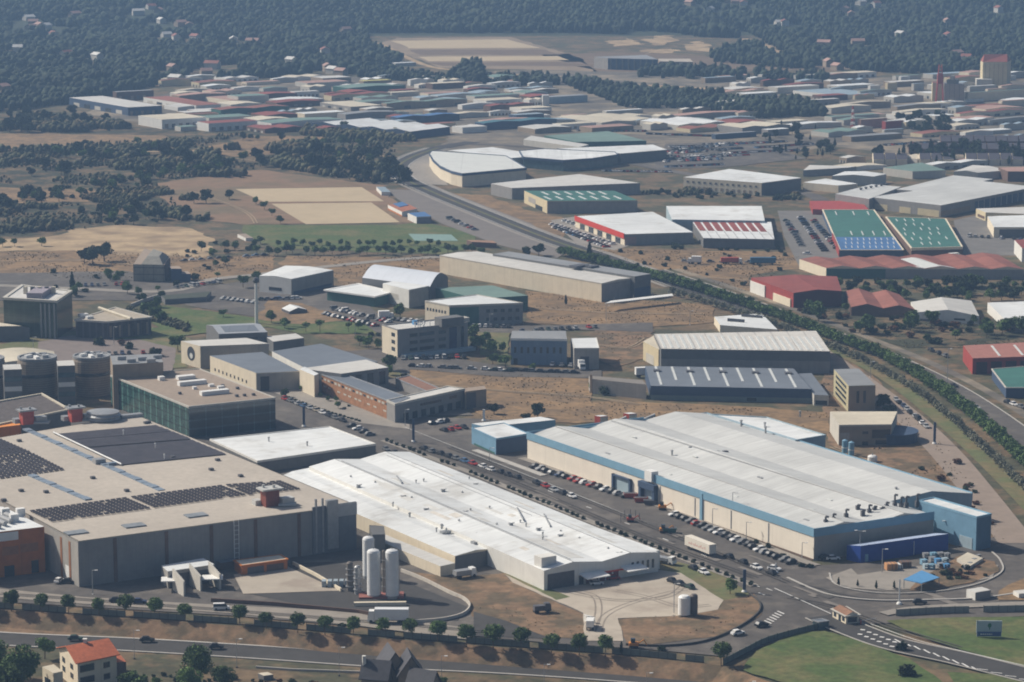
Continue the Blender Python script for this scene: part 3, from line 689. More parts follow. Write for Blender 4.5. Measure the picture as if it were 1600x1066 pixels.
arr([(0, 749), (101, 735), (52, 710), (-60, 724)], 10, 12, .42, .35, .02).build('solar_array', solar, b.e)
arr([(-60, 722), (50, 709), (2, 688), (-90, 700)], 9, 12, .2, .4, 0).build('solar_array', solar, b.e)
arr([(80, 817), (236, 796), (196, 779), (44, 800)], 9, 17, .42, .35, .02).build('solar_array', solar, b.e)
arr([(240, 795), (385, 775), (345, 760), (202, 778)], 9, 16, .42, .35, .02).build('solar_array', solar, b.e)
arr([(388, 775), (470, 766), (438, 753), (350, 759)], 8, 9, .42, .35, .06).build('solar_array', solar, b.e)
for (x0, y0), (x1, y1), n_ in (((40, 671), (253, 767), 26), ((48, 743), (139, 782), 10)):
    p0 = P(x0, y0, b.h); p1 = P(x1, y1, b.h); m = MB(); dr = (p1 - p0)
    for k in range(n_):
        q = p0 + dr * ((k + .5) / n_); m.box(q.x, q.y, b.h - .05, dr.length / n_ * .92, 2.4, .3 if k % 3 else .5, math.atan2(dr.y, dr.x))
    m.build('skylight_strip', skyl_blue, b.e)
p0 = P(84, 678, b.h); p1 = P(190, 728, b.h); m = MB(); m.tube((p0.x, p0.y, b.h + .5), (p1.x, p1.y, b.h + .5), .35, n=6); m.build('roof_duct', metal_grey, b.e)
for x, y in ((119, 833), (209, 822), (306, 806)): b.unit(x, y, 6.5, 4.2, .45, M('hatch_grey', (.22, .24, .26), .5, .2, .8), 'roof_hatch')
for x, y in ((30, 690), (33, 768), (72, 770), (330, 735), (376, 745), (228, 662), (232, 661), (340, 720), (6, 783), (145, 748), (198, 768), (270, 716)): b.unit(x, y, 1.4, 1.4, .8, metal_dark)
for x, y in ((257, 719), (193, 681), (243, 702)): b.vent(x, y, .16, 1.8, white_paint)
b.unit(155, 724, 3.6, 3, 1.6, metal_grey, 'cooling_unit'); b.unit(175, 727, 2.8, 1.6, 1.0, skyl_blue, 'cooling_unit')
# red plant rooms
for k, (x, y, s_) in enumerate(((422, 790, 1.0), (42, 662, .9), (118, 658, .9))):
    if k: pt = b.rpx(x, y)
    else: pt = b.rpx(x, y)
    rz = math.atan2((b.B - b.A).y, (b.B - b.A).x)
    c = b.unit(x, y, 4.6 * s_, 4 * s_, 5.2 * s_, pipe_red if k else M('rust_paint', (.20, .055, .035), .7, .2, 1), 'plant_room')
    m = MB(); m.box(pt.x, pt.y, b.h + 5.2 * s_, 7 * s_, 5 * s_, .5, rz); m.box(pt.x + 5 * s_, pt.y + 1.2, b.h, 4, 3.4, 2.4, rz); m.box(pt.x - 4.2 * s_, pt.y + 1.2, b.h, 2.2, 3, 1.6, rz)
    for t in (-1.5, 0, 1.5): m.tube((pt.x + 3 + t * .2, pt.y + t, b.h + .5), (pt.x + 8, pt.y + t, b.h + .5), .4, n=7)
    for t in (-2, 1.2): m.tube((pt.x + t, pt.y, b.h + 5.2 * s_), (pt.x + t, pt.y, b.h + 6.6 * s_), .45, n=7)
    sub('ducting', m, metal_grey if k else M('pale_duct', (.5, .5, .48), .5, .15, 1), c)
# rounded pod with louvres
p = b.rpx(161, 656); m = MB().lathe((p.x, p.y, b.h), [(5.6, 0), (6.2, .6), (5.8, 1.2), (6.4, 1.8), (5.6, 2.4), (5.8, 3.0), (3, 3.4), (0.0001, 3.5)], 20)
m.build('louvred_pod', metal_grey, b.e)
b.unit(205, 652, 8, 2.5, 1.2, metal_grey, 'duct_run')
# part of the works beyond: dark sawtooth deck
b = Bld('rear_works', 'dark textured roof of the works behind the tan gravel-roofed factory', 'works', (105, 641), (118, 638), (62, 617), 668, M('dark_deck', (.10, .085, .08), .9, .35, .8), w_dgrey, C=None, h=13.7) if False else None
b = Bld('rear_works', 'dark textured roof with pale edge behind the tan gravel-roofed factory', 'works', (-20, 668), (110, 641), (-80, 642), 720, M('dark_deck', (.10, .085, .08), .9, .4, .8), w_dgrey, C=(66, 616), par=(.5, .1, .05, .8), parm=roof_cream)
b = Bld('orange_roof_hall', 'bright orange roof rising at the left above the solar panels', 'hall', (31, 664), (33, 661), (-60, 675), 715, M('orange_roof', (.75, .28, .06), .6, .1, .4), w_orange, C=(-2, 643))
# ---- orange building
b = Bld('orange_building', 'orange-walled building with white roof and ducts at the left edge', 'building', (-60, 838), (69, 823), (-200, 775), 911, roof_white, w_orange, C=(5, 792))
b.slab('AB', .4, .68, .79, .97, white_paint, 'sign_panel', .15)
b.slab('AB', .83, .92, .03, .3, glass_dark, 'door', .1)
b.slab('AB', .5, .62, .02, .25, glass_dark, 'door', .1)
b.slab('AB', .7, .92, .5, .68, M('faded_orange', (.34, .15, .06), .9, .2, .4), 'wall_panel', .06)
b.slab('AB', .48, .68, .48, .66, M('faded_orange', (.34, .15, .06), .9, .2, .4), 'wall_panel', .06)
for k in range(4):
    p = b.rpx(-2 + k * 9, 822 - k * 4); MB().tube((p.x - 6, p.y + 5, b.h + 1), (p.x + 1, p.y - 4, b.h + 1), .7, n=8).build('duct', metal_grey, b.e)
for x, y in ((22, 815), (32, 806), (8, 806)): b.unit(x, y, 2.5, 2, 2.4, white_paint, 'cooling_unit')

# ---- green glass office
b = Bld('office_building', 'green glass-walled office block with flat brown gravel roof', 'office', (295, 636), (430, 622), (173, 587), 686, roof_brown, glass_blue, C=(312, 577), par=(.25, .45, .15, .35), parm=w_offw)
gg = M('green_glass', (.035, .075, .066), .12, .35, .35, spec=.7, joints=((5.2, .9, -1.6), (3.2, .5, .5)))
b.slab('DA', 0, 1, 0, .95, gg, 'curtain_wall', .1)
b.slab('AB', 0, 1, 0, .95, M('dark_curtain_glass', (.02, .035, .04), .1, .3, .35, spec=.7, joints=((6.4, .4, -1.5), (3.2, .7, -1.2))), 'curtain_wall', .1)
for x, y, sx, sy, sz in ((252, 594, 2.2, 2.2, 1.5), (290, 592, 7, 3, 1.4), (300, 601, 11, 2.6, 1.6), (335, 616, 11, 2.6, 1.6), (304, 608, 1.4, 1.4, 1), (330, 604, 2, 1.6, 1), (345, 607, 2.5, 1.6, 1)): b.unit(x, y, sx, sy, sz, white_paint, 'roof_unit')
for x, y in ((281, 616), (370, 620), (382, 619), (396, 618), (348, 604), (371, 608)): b.unit(x, y, 1.1, 1.1, .9, metal_dark, 'roof_unit')
b = Bld('roof_link', 'narrow pale stair link behind the flat brown roof of the glass offices', 'annex', (310, 583), (324, 582), (300, 577), 612, roof_offw, w_offw)
# ---- drum towers
def drum(cx, cyt, r_px, yb, label, n=22):
    h = HT(cx, cyt, yb); p = P(cx, yb - 8); r = r_px / ((yb + 270) / 223.6)
    e = empty('drum_tower', (p.x, p.y, 0), label, 'tower', 'drum towers')
    MB().lathe((p.x, p.y, 0), [(r * .93, 0), (r * 1.0, h * .25), (r * 1.02, h * .5), (r * 1.02, h * .9), (r * .97, h)], 28).build('wall', M('louvred_drum', (.30, .25, .20), .6, .12, .5, joints=((0, 0, 0), (.9, .25, .4))), e)
    MB().lathe((p.x, p.y, 0), [(r * .98, h * .52), (r * 1.035, h * .56), (r * 1.035, h * .62), (r * .98, h * .66)], 28).build('window_band', glass_dark, e)
    MB().lathe((p.x, p.y, h), [(r * 1.0, -.3), (r * 1.0, .5), (r * .9, .5), (r * .9, .05), (0.0001, .1)], 28).build('roof', roof_grey, e)
    for k in range(7):
        t = k * 2.4; q = (p.x + r * .45 * math.cos(t), p.y + r * .45 * math.sin(t))
        MB().box(q[0], q[1], h + .05, 2 + k % 3, 1.4, 1.1 + .3 * (k % 2), k).build('roof_unit', metal_grey if k % 2 else white_paint, e)
    return e
drum(60, 566, 31, 628, 'round brown louvred tower, middle one of the row')
drum(145, 564, 30, 624, 'round brown louvred tower, nearest to the green glass offices')
drum(-22, 568, 31, 632, 'round brown louvred tower cut by the left edge')
for x0, x1, yt, yb, lab in ((6, 34, 578, 640, 'grey glazed link between the left-edge drum and the middle drum'), (90, 117, 572, 632, 'grey glazed link between the two right-hand drums')):
    b = Bld('link_block', lab, 'annex', (x0, yt), (x1, yt - 1), (x0 - 2, yt - 8), yb, roof_offw, w_dgrey)
    for k in range(3): b.band('AB', .2 + k * .25, .32 + k * .25, white_paint if k == 1 else glass_blue, 'window_band')
b = Bld('plant_building', 'grey-brown plant building with ducts right of the drum towers', 'building', (176, 570), (255, 566), (172, 556), 640, roof_grey, w_tan, C=(248, 553))
for x, y in ((190, 562), (205, 566), (222, 563), (236, 566), (246, 560)): b.unit(x, y, 3.4, 2.2, 1.4, metal_grey, 'roof_unit')
b = Bld('curved_roof_hall', 'low hall with tan curved roof behind the drum towers', 'hall', (-20, 572), (92, 570), (-30, 552), 590, roof_cream, w_offw, C=(84, 549), curve=1, along='D', rise=2.0)
for x in (20, 31, 42): b.unit(x, 556, 1, 1, 1.3, metal_dark, 'roof_unit')

# ---- small sheds and objects in front of the tan factory
b = Bld('canopy_shed', 'white slab-walled gatehouse with flat canopies beside the tan factory', 'gatehouse', (262, 893), (335, 882), (252, 884), 921, roof_white, w_concrete, C=(318, 872))
for k, (x, y, ww) in enumerate(((272, 913, 5), (298, 905, 6), (328, 902, 5))):
    g0 = P(x, y + 12); d = (TF.B - TF.A).normalized(); nn = Vector((d.y, -d.x, 0)); m = MB()
    q0 = g0 + nn * -1; q1 = g0 + nn * 7
    m.hexa([q0, q0 + d * .5, q1 + d * .5, q1] + [v + Vector((0, 0, zz)) for v, zz in ((q0, 6.8), (q0 + d * .5, 6.8), (q1 + d * .5, 4.8), (q1, 4.8))])
    m.build('fin_wall', M('fin_white', (.58, .55, .49), .8, .08, .5), b.e)
b.slab('AB', .05, .95, .05, .8, metal_dark, 'opening', .1)
for x, y in ((268, 905), (332, 902)):
    p = P(x, y, 3.4); MB().box(p.x, p.y, 3.2, 6, 5, .3, .1).build('canopy', white_paint, b.e)
b = Bld('orange_kiosk', 'long low orange-framed shed with white roof by the concrete yard', 'shed', (378, 884), (449, 874), (366, 876), 901, M('kiosk_roof', (.62, .58, .48), .7, .1, .4), w_orange, C=(438, 867), par=(.15, .25, .3, .2), parm=w_orange)
b.slab('AB', .12, .48, .05, .75, metal_dark, 'opening', .06); b.slab('AB', .54, .92, .05, .75, w_brown, 'opening', .06)
b = Bld('grey_store', 'low blue-grey store between the fin-walled gatehouse and orange shed', 'store', (345, 880), (372, 876), (330, 872), 893, roof_bluegrey, w_brown)
# tank yard
tk = []
for i, (x, yt, yb, r, lab) in enumerate(((576, 838, 905, 1.75, 'tall white storage tank, rearmost of the three'), (584, 858, 935, 1.9, 'tall white storage tank, front left of the three'), (613, 858, 936, 1.9, 'tall white storage tank, front right of the three'))):
    p = P(x, yb); h = HT(x, yt, yb)
    e = empty('storage_tank', p, lab, 'tank', 'tall white tanks')
    MB().lathe((p.x, p.y, 0), [(r, 1.2), (r, h - .9), (r * .85, h - .35), (r * .45, h - .05), (.0001, h)], 24).build('vessel', M('tank_white', (.74, .75, .75), .4, .05, .8, joints=((0, 0, 0), (3, .06, .15))), e, smooth=False)
    MB().lathe((p.x, p.y, 0), [(r * .97, 0), (r * .97, 1.3)], 20).build('skirt', metal_grey, e)
    MB().tube((p.x + r + .15, p.y - .3, .2), (p.x + r + .15, p.y - .3, h - .5), .09, n=6).build('pipe', metal_grey, e)
    MB().tube((p.x, p.y, h - .1), (p.x, p.y, h + .6), .12, n=6).build('valve', metal_grey, e)
for i, (x, yt, yb, r, col_, lab) in enumerate(((547, 880, 925, .95, M('column_brown', (.17, .15, .13), .7, .2, 1), 'thin dark process column left of the white tanks'), (559, 886, 930, .95, metal_grey, 'thin grey process column beside the dark column'), (600, 862, 930, .5, MATS['column_brown'], 'narrow dark pipe column between the two front tanks'))):
    p = P(x, yb); h = HT(x, yt, yb); e = empty('process_column', p, lab, 'column')
    MB().lathe((p.x, p.y, 0), [(r, 0), (r, h), (r * .6, h + .4), (.0001, h + .5)], 14).build('shell', col_, e)
    for k in range(4): MB().lathe((p.x, p.y, h * (.2 + .2 * k)), [(r, 0), (r * 1.35, 0), (r * 1.35, .15), (r, .15)], 14).build('platform', metal_grey, e)
p = P(594, 948); tag(MB().box(p.x, p.y, 0, 15, 1.2, 1.4, .05).build('low_wall', w_cream), 'long low cream wall in front of the white storage tanks', 'wall')
p = P(585, 935); tag(MB().box(p.x + 2, p.y + 1, 0, 13, 6, .9, .05).build('tank_plinth', M('red_plinth', (.26, .10, .08), .9, .15, .5)), 'low reddish plinth carrying the white storage tanks', 'plinth')
p = P(533, 918)
e = empty('vaporizer_rack', p, 'low pale grey equipment rack beside the dark process column', 'equipment')
for k in range(5): MB().box(p.x - 5 + k * 1.7, p.y + k * .1, 0.0, 1.2, 2.6, 2.2).build('cabinet', M('rack_blue', (.34, .40, .44), .5, .2, 1), e)
b = Bld('grey_tower', 'grey sloped-top stair tower standing behind the rear white tank', 'tower', (582, 838), (602, 835), (577, 823), 880, w_dgrey, w_dgrey, C=(600, 822), mono=-1, along='D', rise=.5)
# curved white kerb wall and yard edge
def wall_path(name, px, h, th, mat, label, cat='wall', smooth=5, z=0.0, group=None):
    c = smoothpath([P(x, y, z) for x, y in px], smooth) if smooth else [Vector(P(x, y, z)[:2]) for x, y in px]
    a = offset_path(c, th / 2); b_ = offset_path(c, -th / 2); m = MB(); u = 0
    for i in range(len(c) - 1):
        d = (c[i + 1] - c[i]).length
        m.poly([(a[i].x, a[i].y, z + h), (b_[i].x, b_[i].y, z + h), (b_[i + 1].x, b_[i + 1].y, z + h), (a[i + 1].x, a[i + 1].y, z + h)])
        for s_, (p_, q_) in enumerate(((b_[i], b_[i + 1]), (a[i + 1], a[i]))):
            m.poly([(p_.x, p_.y, z - .3), (q_.x, q_.y, z - .3), (q_.x, q_.y, z + h), (p_.x, p_.y, z + h)], [(u, 0), (u + d, 0), (u + d, h + .3), (u, h + .3)])
        u += d
    for i, s_ in ((0, 1), (-1, -1)):
        m.poly([(a[i].x, a[i].y, z - .3), (b_[i].x, b_[i].y, z - .3), (b_[i].x, b_[i].y, z + h), (a[i].x, a[i].y, z + h)])
    return tag(m.build(name, mat), label, cat, group)
wall_path('curved_wall', [(627, 895), (660, 908), (700, 928), (726, 940), (734, 952), (722, 964), (690, 972), (640, 976)], 1.3, .4, M('wall_concrete', (.52, .48, .42), .9, .12, .5), 'curved white retaining wall round the end of the tank yard')
wall_path('retaining_wall', [(330, 942), (430, 948), (560, 960), (640, 976)], 1.4, .4, w_brown, 'long dark retaining wall in front of the tank yard', smooth=0)
wall_path('yard_wall', [(458, 884), (495, 903), (533, 926)], 1.3, .5, w_cream, 'straight cream wall beside the concrete yard left of the tanks', smooth=0)
wall_path('bank_wall', [(978, 1010), (1040, 1012), (1100, 1005), (1150, 985), (1183, 962), (1187, 945), (1170, 930)], .9, .4, M('dark_stone', (.07, .065, .06), .9, .2, .5), 'low dark curved wall around the brown bank of the yard')
# twin tanks in the concrete yard
for x, yt, yb, mt, lab in ((1069, 930, 964, white_paint, 'short white round tank standing in the concrete yard'), (1084, 928, 963, M('tank_dark', (.13, .11, .10), .5, .2, .6), 'short dark round tank beside the short white tank')):
    p = P(x, yb); h = HT(x, yt, yb); r = 1.75 if mt is white_paint else 1.1; e = empty('round_tank', p, lab, 'tank')
    MB().lathe((p.x, p.y, 0), [(r, .8), (r, h - .6), (r * .7, h - .1), (.0001, h)], 20).build('vessel', mt, e)
    for k in range(4): MB().tube((p.x + r * .8 * math.cos(k * 1.57 + .4), p.y + r * .8 * math.sin(k * 1.57 + .4), 0), (p.x + r * .8 * math.cos(k * 1.57 + .4), p.y + r * .8 * math.sin(k * 1.57 + .4), 1.0), .12, n=6).build('leg', metal_dark, e)
b = Bld('bus_kiosk', 'small white kiosk with dark window at the entrance of the concrete yard', 'kiosk', (914, 962), (932, 964), (913, 959), 1004, roof_white, w_white) if False else None
for i in range(14):
    x = 985 + i * 6.5 + R.uniform(-3, 3); y = 968 + R.uniform(-4, 5) - i * .3; p = P(x, y)
    rr = R.uniform(.4, .9)
    tag(MB().lathe((p.x, p.y, 0), [(rr, 0), (rr * .8, rr * .5), (rr * .3, rr * .8), (.0001, rr * .85)], 7).build('rubble_heap', M('rubble', (.30, .26, .21), .95, .3, 1) if i % 3 else M('rubble_dark', (.12, .10, .08), .95, .3, 1)), 'heap of rubble along the near edge of the concrete yard', 'rubble', 'rubble heaps by the concrete yard')

# stained and patched sheets, ridge cappings on the white roof
for k in range(26):
    u0 = R.uniform(.05, .85); v0 = R.uniform(.03, .8); du = R.uniform(.02, .07); dv = R.uniform(.02, .08)
    if any(abs((u0 % .5) - .25) < .0 for _ in [0]): pass
    lo, hi = sorted((int(u0 * 4), int((u0 + du) * 4)))
    if lo != hi: continue
    WF.rslab(u0, u0 + du, v0, v0 + dv, MATS['stained_roof'] if k % 3 else M('rain_stained_roof', (.60, .57, .52), .8, .2, .5), 'patched_sheet', .03 + .004 * (k % 5))
for u in (.246, .746): WF.rslab(u, .2495 if u < .5 else .7495, .0, 1, metal_grey, 'ridge_capping', .16)
for k in range(9): BF.rslab(.02 + k * .0, .49, .1 * k + .08, .1 * k + .083, M('seam_grey', (.36, .36, .35), .7, .1, .5), 'sheet_seam', .04) if False else None
for u in (.25, .75):
    BF.rslab(u - .004, u - .0005, .0, 1, M('seam_grey', (.36, .36, .35), .7, .1, .5), 'ridge_capping', .14)
for k in range(16): BF.rslab(.06 + (k % 4) * .25 + (.0 if k % 2 else .05), .075 + (k % 4) * .25 + (0 if k % 2 else .05), .06 + k * .056, .075 + k * .056, skyl if k % 3 else metal_grey, 'rooflight', .12)
# repaired asphalt in the street and yards
for k in range(46):
    if k < 34: t = R.random(); x = 620 + t * 640 + R.uniform(-20, 30); y = 700 + (x - 620) * .33 + R.uniform(-12, 16)
    else: x, y = R.uniform(1200, 1540), R.uniform(925, 950)
    g_ = P(x, y); m = MB(); w_, l_ = R.uniform(.8, 3), R.uniform(3, 14); c_, s_ = math.cos(2.12), math.sin(2.12)
    z = .38 + .002 * k; m.poly([(g_.x + a * c_ - b_ * s_, g_.y + a * s_ + b_ * c_, z) for a, b_ in ((-l_ / 2, -w_ / 2), (l_ / 2, -w_ / 2), (l_ / 2, w_ / 2), (-l_ / 2, w_ / 2))])
    tag(m.build('asphalt_patch', M('patched_dark', (.085, .078, .072), .95, .15, .5) if k % 2 else M('patched_pale', (.19, .17, .15), .95, .15, .5)), kind='structure')
# ================================================================== buildings behind the front row
# grey-roofed low hall with cream wall
b = Bld('office_hall', 'long cream-walled hall with dark grey roof right of the glass offices', 'hall', (400, 583), (468, 580), (328, 556), 612, roof_bluegrey, w_cream, C=(410, 550))
b.slab('AB', .02, 1, .0, .96, w_concrete, 'front_cladding', .05); b.slab('AB', .1, .3, 0, .8, glass_dark, 'entrance', .1)
for i in range(9): b.slab('DA', .1 + i * .085, .125 + i * .085, .25, .42, glass_dark, 'window', .06)
b = Bld('office_hall', 'wide hall with blue-grey roof behind the brick-fronted building', 'hall', (478, 576), (590, 565), (425, 549), 602, roof_bluegrey, w_white, C=(502, 537))
for i in range(8): b.slab('DA', .1 + i * .1, .15 + i * .1, .4, .6, glass_dark, 'window', .06)
b = Bld('office_wing', 'grey wing with pale roof and tall dark windows above the brick-fronted building', 'office', (533, 584), (607, 574), (470, 576), 618, roof_offw, w_grey, C=(572, 562))
for u in (.1, .3, .55, .8): b.slab('AB', u, u + .13, .25 if u > .5 else .5, .85, glass_dark, 'window', .06)
b = Bld('brick_building', 'long low brick-fronted building with rows of white windows', 'building', (617, 631), (640, 622), (494, 582), 661, roof_bluegrey, w_brick, C=(516, 577), par=(.2, .2, .2, .3), parm=metal_grey)
for i in range(20): b.slab('DA', .06 + i * .046, .09 + i * .046, .74, .86, M('window_white', (.5, .48, .42), .5, .2, 1) if i % 3 else glass_dark, 'window', .07)
for i, u in enumerate((.1, .16, .28, .36, .42, .5, .55, .66, .74, .86)): b.slab('DA', u, u + .035, .38, .46, M('window_white', (.5, .48, .42)), 'window', .07)
b = Bld('end_block', 'cream end block at the left end of the brick-fronted building', 'building', (491, 587), (498, 584), (468, 577), 622, roof_white, w_cream, C=(476, 573))
b = Bld('office_building', 'two-storey grey office with ribbon windows at the street corner', 'office', (617, 632), (726, 608), (604, 626), 662, roof_offw, w_grey, C=(700, 604), par=(.3, .5, .1, .5), parm=w_offw)
b.slab('AB', .36, .66, .62, .74, glass_dark, 'window_band', .07); b.slab('AB', .78, .88, .64, .78, glass_dark, 'window', .07)
for i in range(7): b.slab('AB', .12 + i * .125, .19 + i * .125, .05, .42, glass_dark, 'window', .07)
b = Bld('brick_court_wing', 'low wing with brick-coloured flat roof behind the grey corner office', 'building', (678, 617), (700, 613), (618, 592), 632, M('brick_roof', (.24, .13, .09), .9, .2, .5), w_grey, C=(640, 587), par=(.3, .2, .1, .4), parm=metal_grey)
b = Bld('dark_annex', 'small dark-walled building right of the grey corner office', 'building', (727, 612), (760, 608), (724, 607), 640, roof_brown, w_tan); b.slab('AB', .05, .5, 0, .9, metal_dark, 'gate', .06)
# building with the round emblem
b = Bld('emblem_building', 'cream-fronted building with large dark round window facing left', 'building', (313, 541), (420, 537), (283, 533), 576, roof_offw, w_grey, C=(385, 528))
b.slab('DA', 0, 1, 0, 1, w_cream, 'end_wall', .08)
p_, u_, L_, nr = b.fr('DA'); c = p_ + u_ * L_ * .52; c.z = 0; m = MB(); zc = b.h * .56; r = b.h * .31
pts = [(c + u_ * (r * math.cos(t)) + Vector((0, 0, zc + r * math.sin(t)))) for t in [k * math.pi / 12 for k in range(24)]]
m.poly([q + nr * .2 for q in pts]); 
for k in range(24): m.poly([pts[k], pts[(k + 1) % 24], pts[(k + 1) % 24] + nr * .2, pts[k] + nr * .2])
rw = m.build('round_window', glass_dark, b.e)
m = MB(); c2 = c + u_ * (r * .1); pts = [(c2 + nr * .25 + u_ * (r * .42 * math.cos(t)) + Vector((0, 0, zc - r * .3 + r * .42 * math.sin(t)))) for t in [k * math.pi / 6 for k in range(12)]]
sub('pale_disc', m.poly(pts), skyl, rw)
b = Bld('metal_clad_hall', 'blue-grey metal hall with slanted pale roof planes left of the mast', 'hall', (342, 522), (418, 519), (322, 508), 547, M('pale_metal_roof', (.42, .44, .46), .4, .1, .2, metal=.2), w_dgrey, C=(395, 505), n=1, along='B', rise=1.6)
b.rslab(.15, .85, .1, .45, roof_bluegrey, 'roof_panel', .1)
b.band('AB', .55, .7, glass_dark, 'window_band', .4, .8)
b = Bld('grey_office', 'low blue-grey office with pale roof right of the metal-clad hall', 'office', (427, 534), (475, 528), (415, 526), 552, roof_offw, w_dgrey, C=(462, 521))
# office with roof letters
b = Bld('office_building', 'three-storey grey office with white roof letters and cream end wall', 'office', (621, 517), (731, 505), (597, 509), 560, roof_offw, w_grey, C=(705, 498), par=(.5, .1, .05, .4), parm=w_grey)
b.slab('DA', 0, 1, 0, 1, w_cream, 'end_wall', .06)
for j in range(3):
    for u0, u1 in ((.17, .28), (.31, .52), (.58, .68)): b.slab('AB', u0, u1, .2 + j * .26, .32 + j * .26, glass_dark, 'window', .07)
    b.slab('DA', .62, .85, .22 + j * .26, .36 + j * .26, glass_dark, 'window', .1)
b.slab('AB', .73, .84, .12, .92, M('glass_column', (.05, .06, .12), .2, .3, .4), 'glazing', .1); b.slab('AB', .9, .94, .15, .9, glass_dark, 'window', .08)
b.slab('AB', .05, 1.05, .02, .14, w_paleblue, 'entrance_canopy', 3.5)
b.unit(702, 508, 11, 6, 3.6, w_dgrey, 'roof_office'); b.unit(722, 503, 5, 4, 2, w_offw, 'roof_unit')
u = b.unit(648, 507, 1.8, 1.6, 1.8, sky_blue, 'roof_unit')
# four white capital letters standing on the roof edge: bars built by hand
def letters(bld, x, y, txt, hgt=2.4, wid=2.0, mat=white_paint):
    G = {'T': [((0, 1), (1, 1)), ((.5, 0), (.5, 1))], 'R': [((0, 0), (0, 1)), ((0, 1), (.9, .9)), ((.9, .9), (.8, .55)), ((.8, .55), (0, .5)), ((.4, .5), (1, 0))],
         'P': [((0, 0), (0, 1)), ((0, 1), (1, .9)), ((1, .9), (.9, .5)), ((.9, .5), (0, .45))], '2': [((0, .8), (.4, 1)), ((.4, 1), (1, .8)), ((1, .8), (0, 0)), ((0, 0), (1, 0))],
         'D': [((0, 0), (0, 1)), ((0, 1), (1, .6)), ((1, .6), (.9, .2)), ((.9, .2), (0, 0))], 'O': [((0, 0), (0, 1)), ((0, 1), (1, 1)), ((1, 1), (1, 0)), ((1, 0), (0, 0))],
         'I': [((.5, 0), (.5, 1))], 'N': [((0, 0), (0, 1)), ((0, 1), (1, 0)), ((1, 0), (1, 1))], 'S': [((1, 1), (0, .9)), ((0, .9), (0, .55)), ((0, .55), (1, .45)), ((1, .45), (1, .1)), ((1, .1), (0, 0))]}
    p = bld.rpx(x, y); d = (bld.B - bld.A).normalized()
    for ch in txt:
        if ch in G:
            m = MB()
            for (x0, z0), (x1, z1) in G[ch]:
                a = p + d * (x0 * wid * .75); c = p + d * (x1 * wid * .75)
                m.tube((a.x, a.y, bld.h + .2 + z0 * hgt), (c.x, c.y, bld.h + .2 + z1 * hgt), .24, n=5)
            m.build('sign_letter', mat, bld.e)
        p = p + d * wid
letters(b, 647, 513, 'TTP2 I', 2.2, 1.45)
# blue sawtooth-windowed building and small beige neighbour
b = Bld('blue_building', 'blue-walled two-storey building with grey roof and small dark windows', 'building', (798, 529), (886, 530), (800, 517), 570, roof_grey, M('slate_blue_wall', (.16, .23, .33), .7, .1, .3, joints=((3, .2, .2), (0, 0, 0))), C=(884, 517))
for i in range(8): b.slab('AB', .06 + i * .115, .10 + i * .115, .45, .68, glass_dark, 'window', .08)
b.slab('AB', .05, .12, 0, .25, glass_dark, 'door', .08); b.slab('AB', .0, 1., .93, 1.02, white_paint, 'eave_trim', .2)
b = Bld('small_warehouse', 'small beige-grey warehouse with white roof right of the blue-walled building', 'warehouse', (897, 544), (936, 544), (892, 529), 577, roof_white, w_concrete, C=(932, 528), par=(.1, .4, .1, .3), parm=w_white)
b.slab('AB', .25, .6, 0, .6, metal_dark, 'opening', .06)
b = Bld('low_block', 'low cream store with truck dock behind the small beige-grey warehouse', 'store', (940, 560), (965, 562), (935, 553), 576, roof_offw, w_cream2) if False else None
# long cream warehouse
b = Bld('warehouse', 'very long cream-walled warehouse with low grey roof beside the avenue', 'warehouse', (940, 443), (992, 434), (687, 399), 473, roof_offw, w_cream, C=(745, 393), n=1, along='D', rise=.6, par=(.1, .3, .1, .3), parm=w_offw)
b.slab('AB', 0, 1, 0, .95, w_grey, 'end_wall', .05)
b = Bld('warehouse_annex', 'dark-ended rear part of the very long cream-walled warehouse', 'annex', (992, 432), (1017, 428), (770, 397), 466, roof_grey, w_dgrey, C=(795, 393)); b.unit(905, 417, 9, 5, 1, metal_dark); b.unit(925, 418, 6, 4, 1, metal_dark)
b.slab('AB', 0, 1, 0, .45, w_navy, 'cladding', .06)
e = empty('loading_canopy', P(1000, 468), 'long thin white canopy on posts at the end of the cream warehouse', 'canopy')
m = MB(); q = [P(945, 474, 4), P(955, 470, 4), P(1050, 459, 4), P(1052, 462, 4)]; m.prism([(v.x, v.y) for v in q], 3.7, 4.0); m.build('roof', white_paint, e)
for x, y in ((960, 478), (990, 474), (1020, 470), (1045, 467)):
    g_ = P(x, y); MB().box(g_.x, g_.y + 2, 0, .35, .35, 3.7).build('post', metal_grey, e)
# curved roof hall group
b = Bld('arched_hall', 'white barrel-roofed hall with dark arched end, middle of the campus', 'hall', (672, 448), (700, 433), (566, 434), 476, M('arched_roof', (.62, .66, .72), .5, .05, .2, joints=((5, .2, .1), (0, 0, 0))), w_dgrey, C=(600, 420), curve=1, along='D', rise=4.0)
b = Bld('white_hall', 'boxy white hall with pale roof in front of the barrel-roofed hall', 'hall', (639, 453), (674, 446), (598, 443), 482, roof_white, w_white, C=(634, 436))
b.slab('DA', .3, .6, .3, .6, w_offw, 'panel', .05); b.slab('AB', 0, 1, 0, .97, w_concrete, 'end_wall', .05)
b = Bld('canopy_building', 'glass-walled building under a wide flat white roof', 'building', (585, 463), (612, 456), (511, 453), 480, roof_white, w_green, C=(560, 444), par=(.2, .5, 1.2, .3), parm=white_paint)
b = Bld('warehouse', 'white-roofed warehouse with grey shaded side left of the barrel-roofed hall', 'warehouse', (455, 436), (521, 422), (405, 431), 462, roof_white, w_white, C=(446, 415), n=1, along='B', rise=.7)
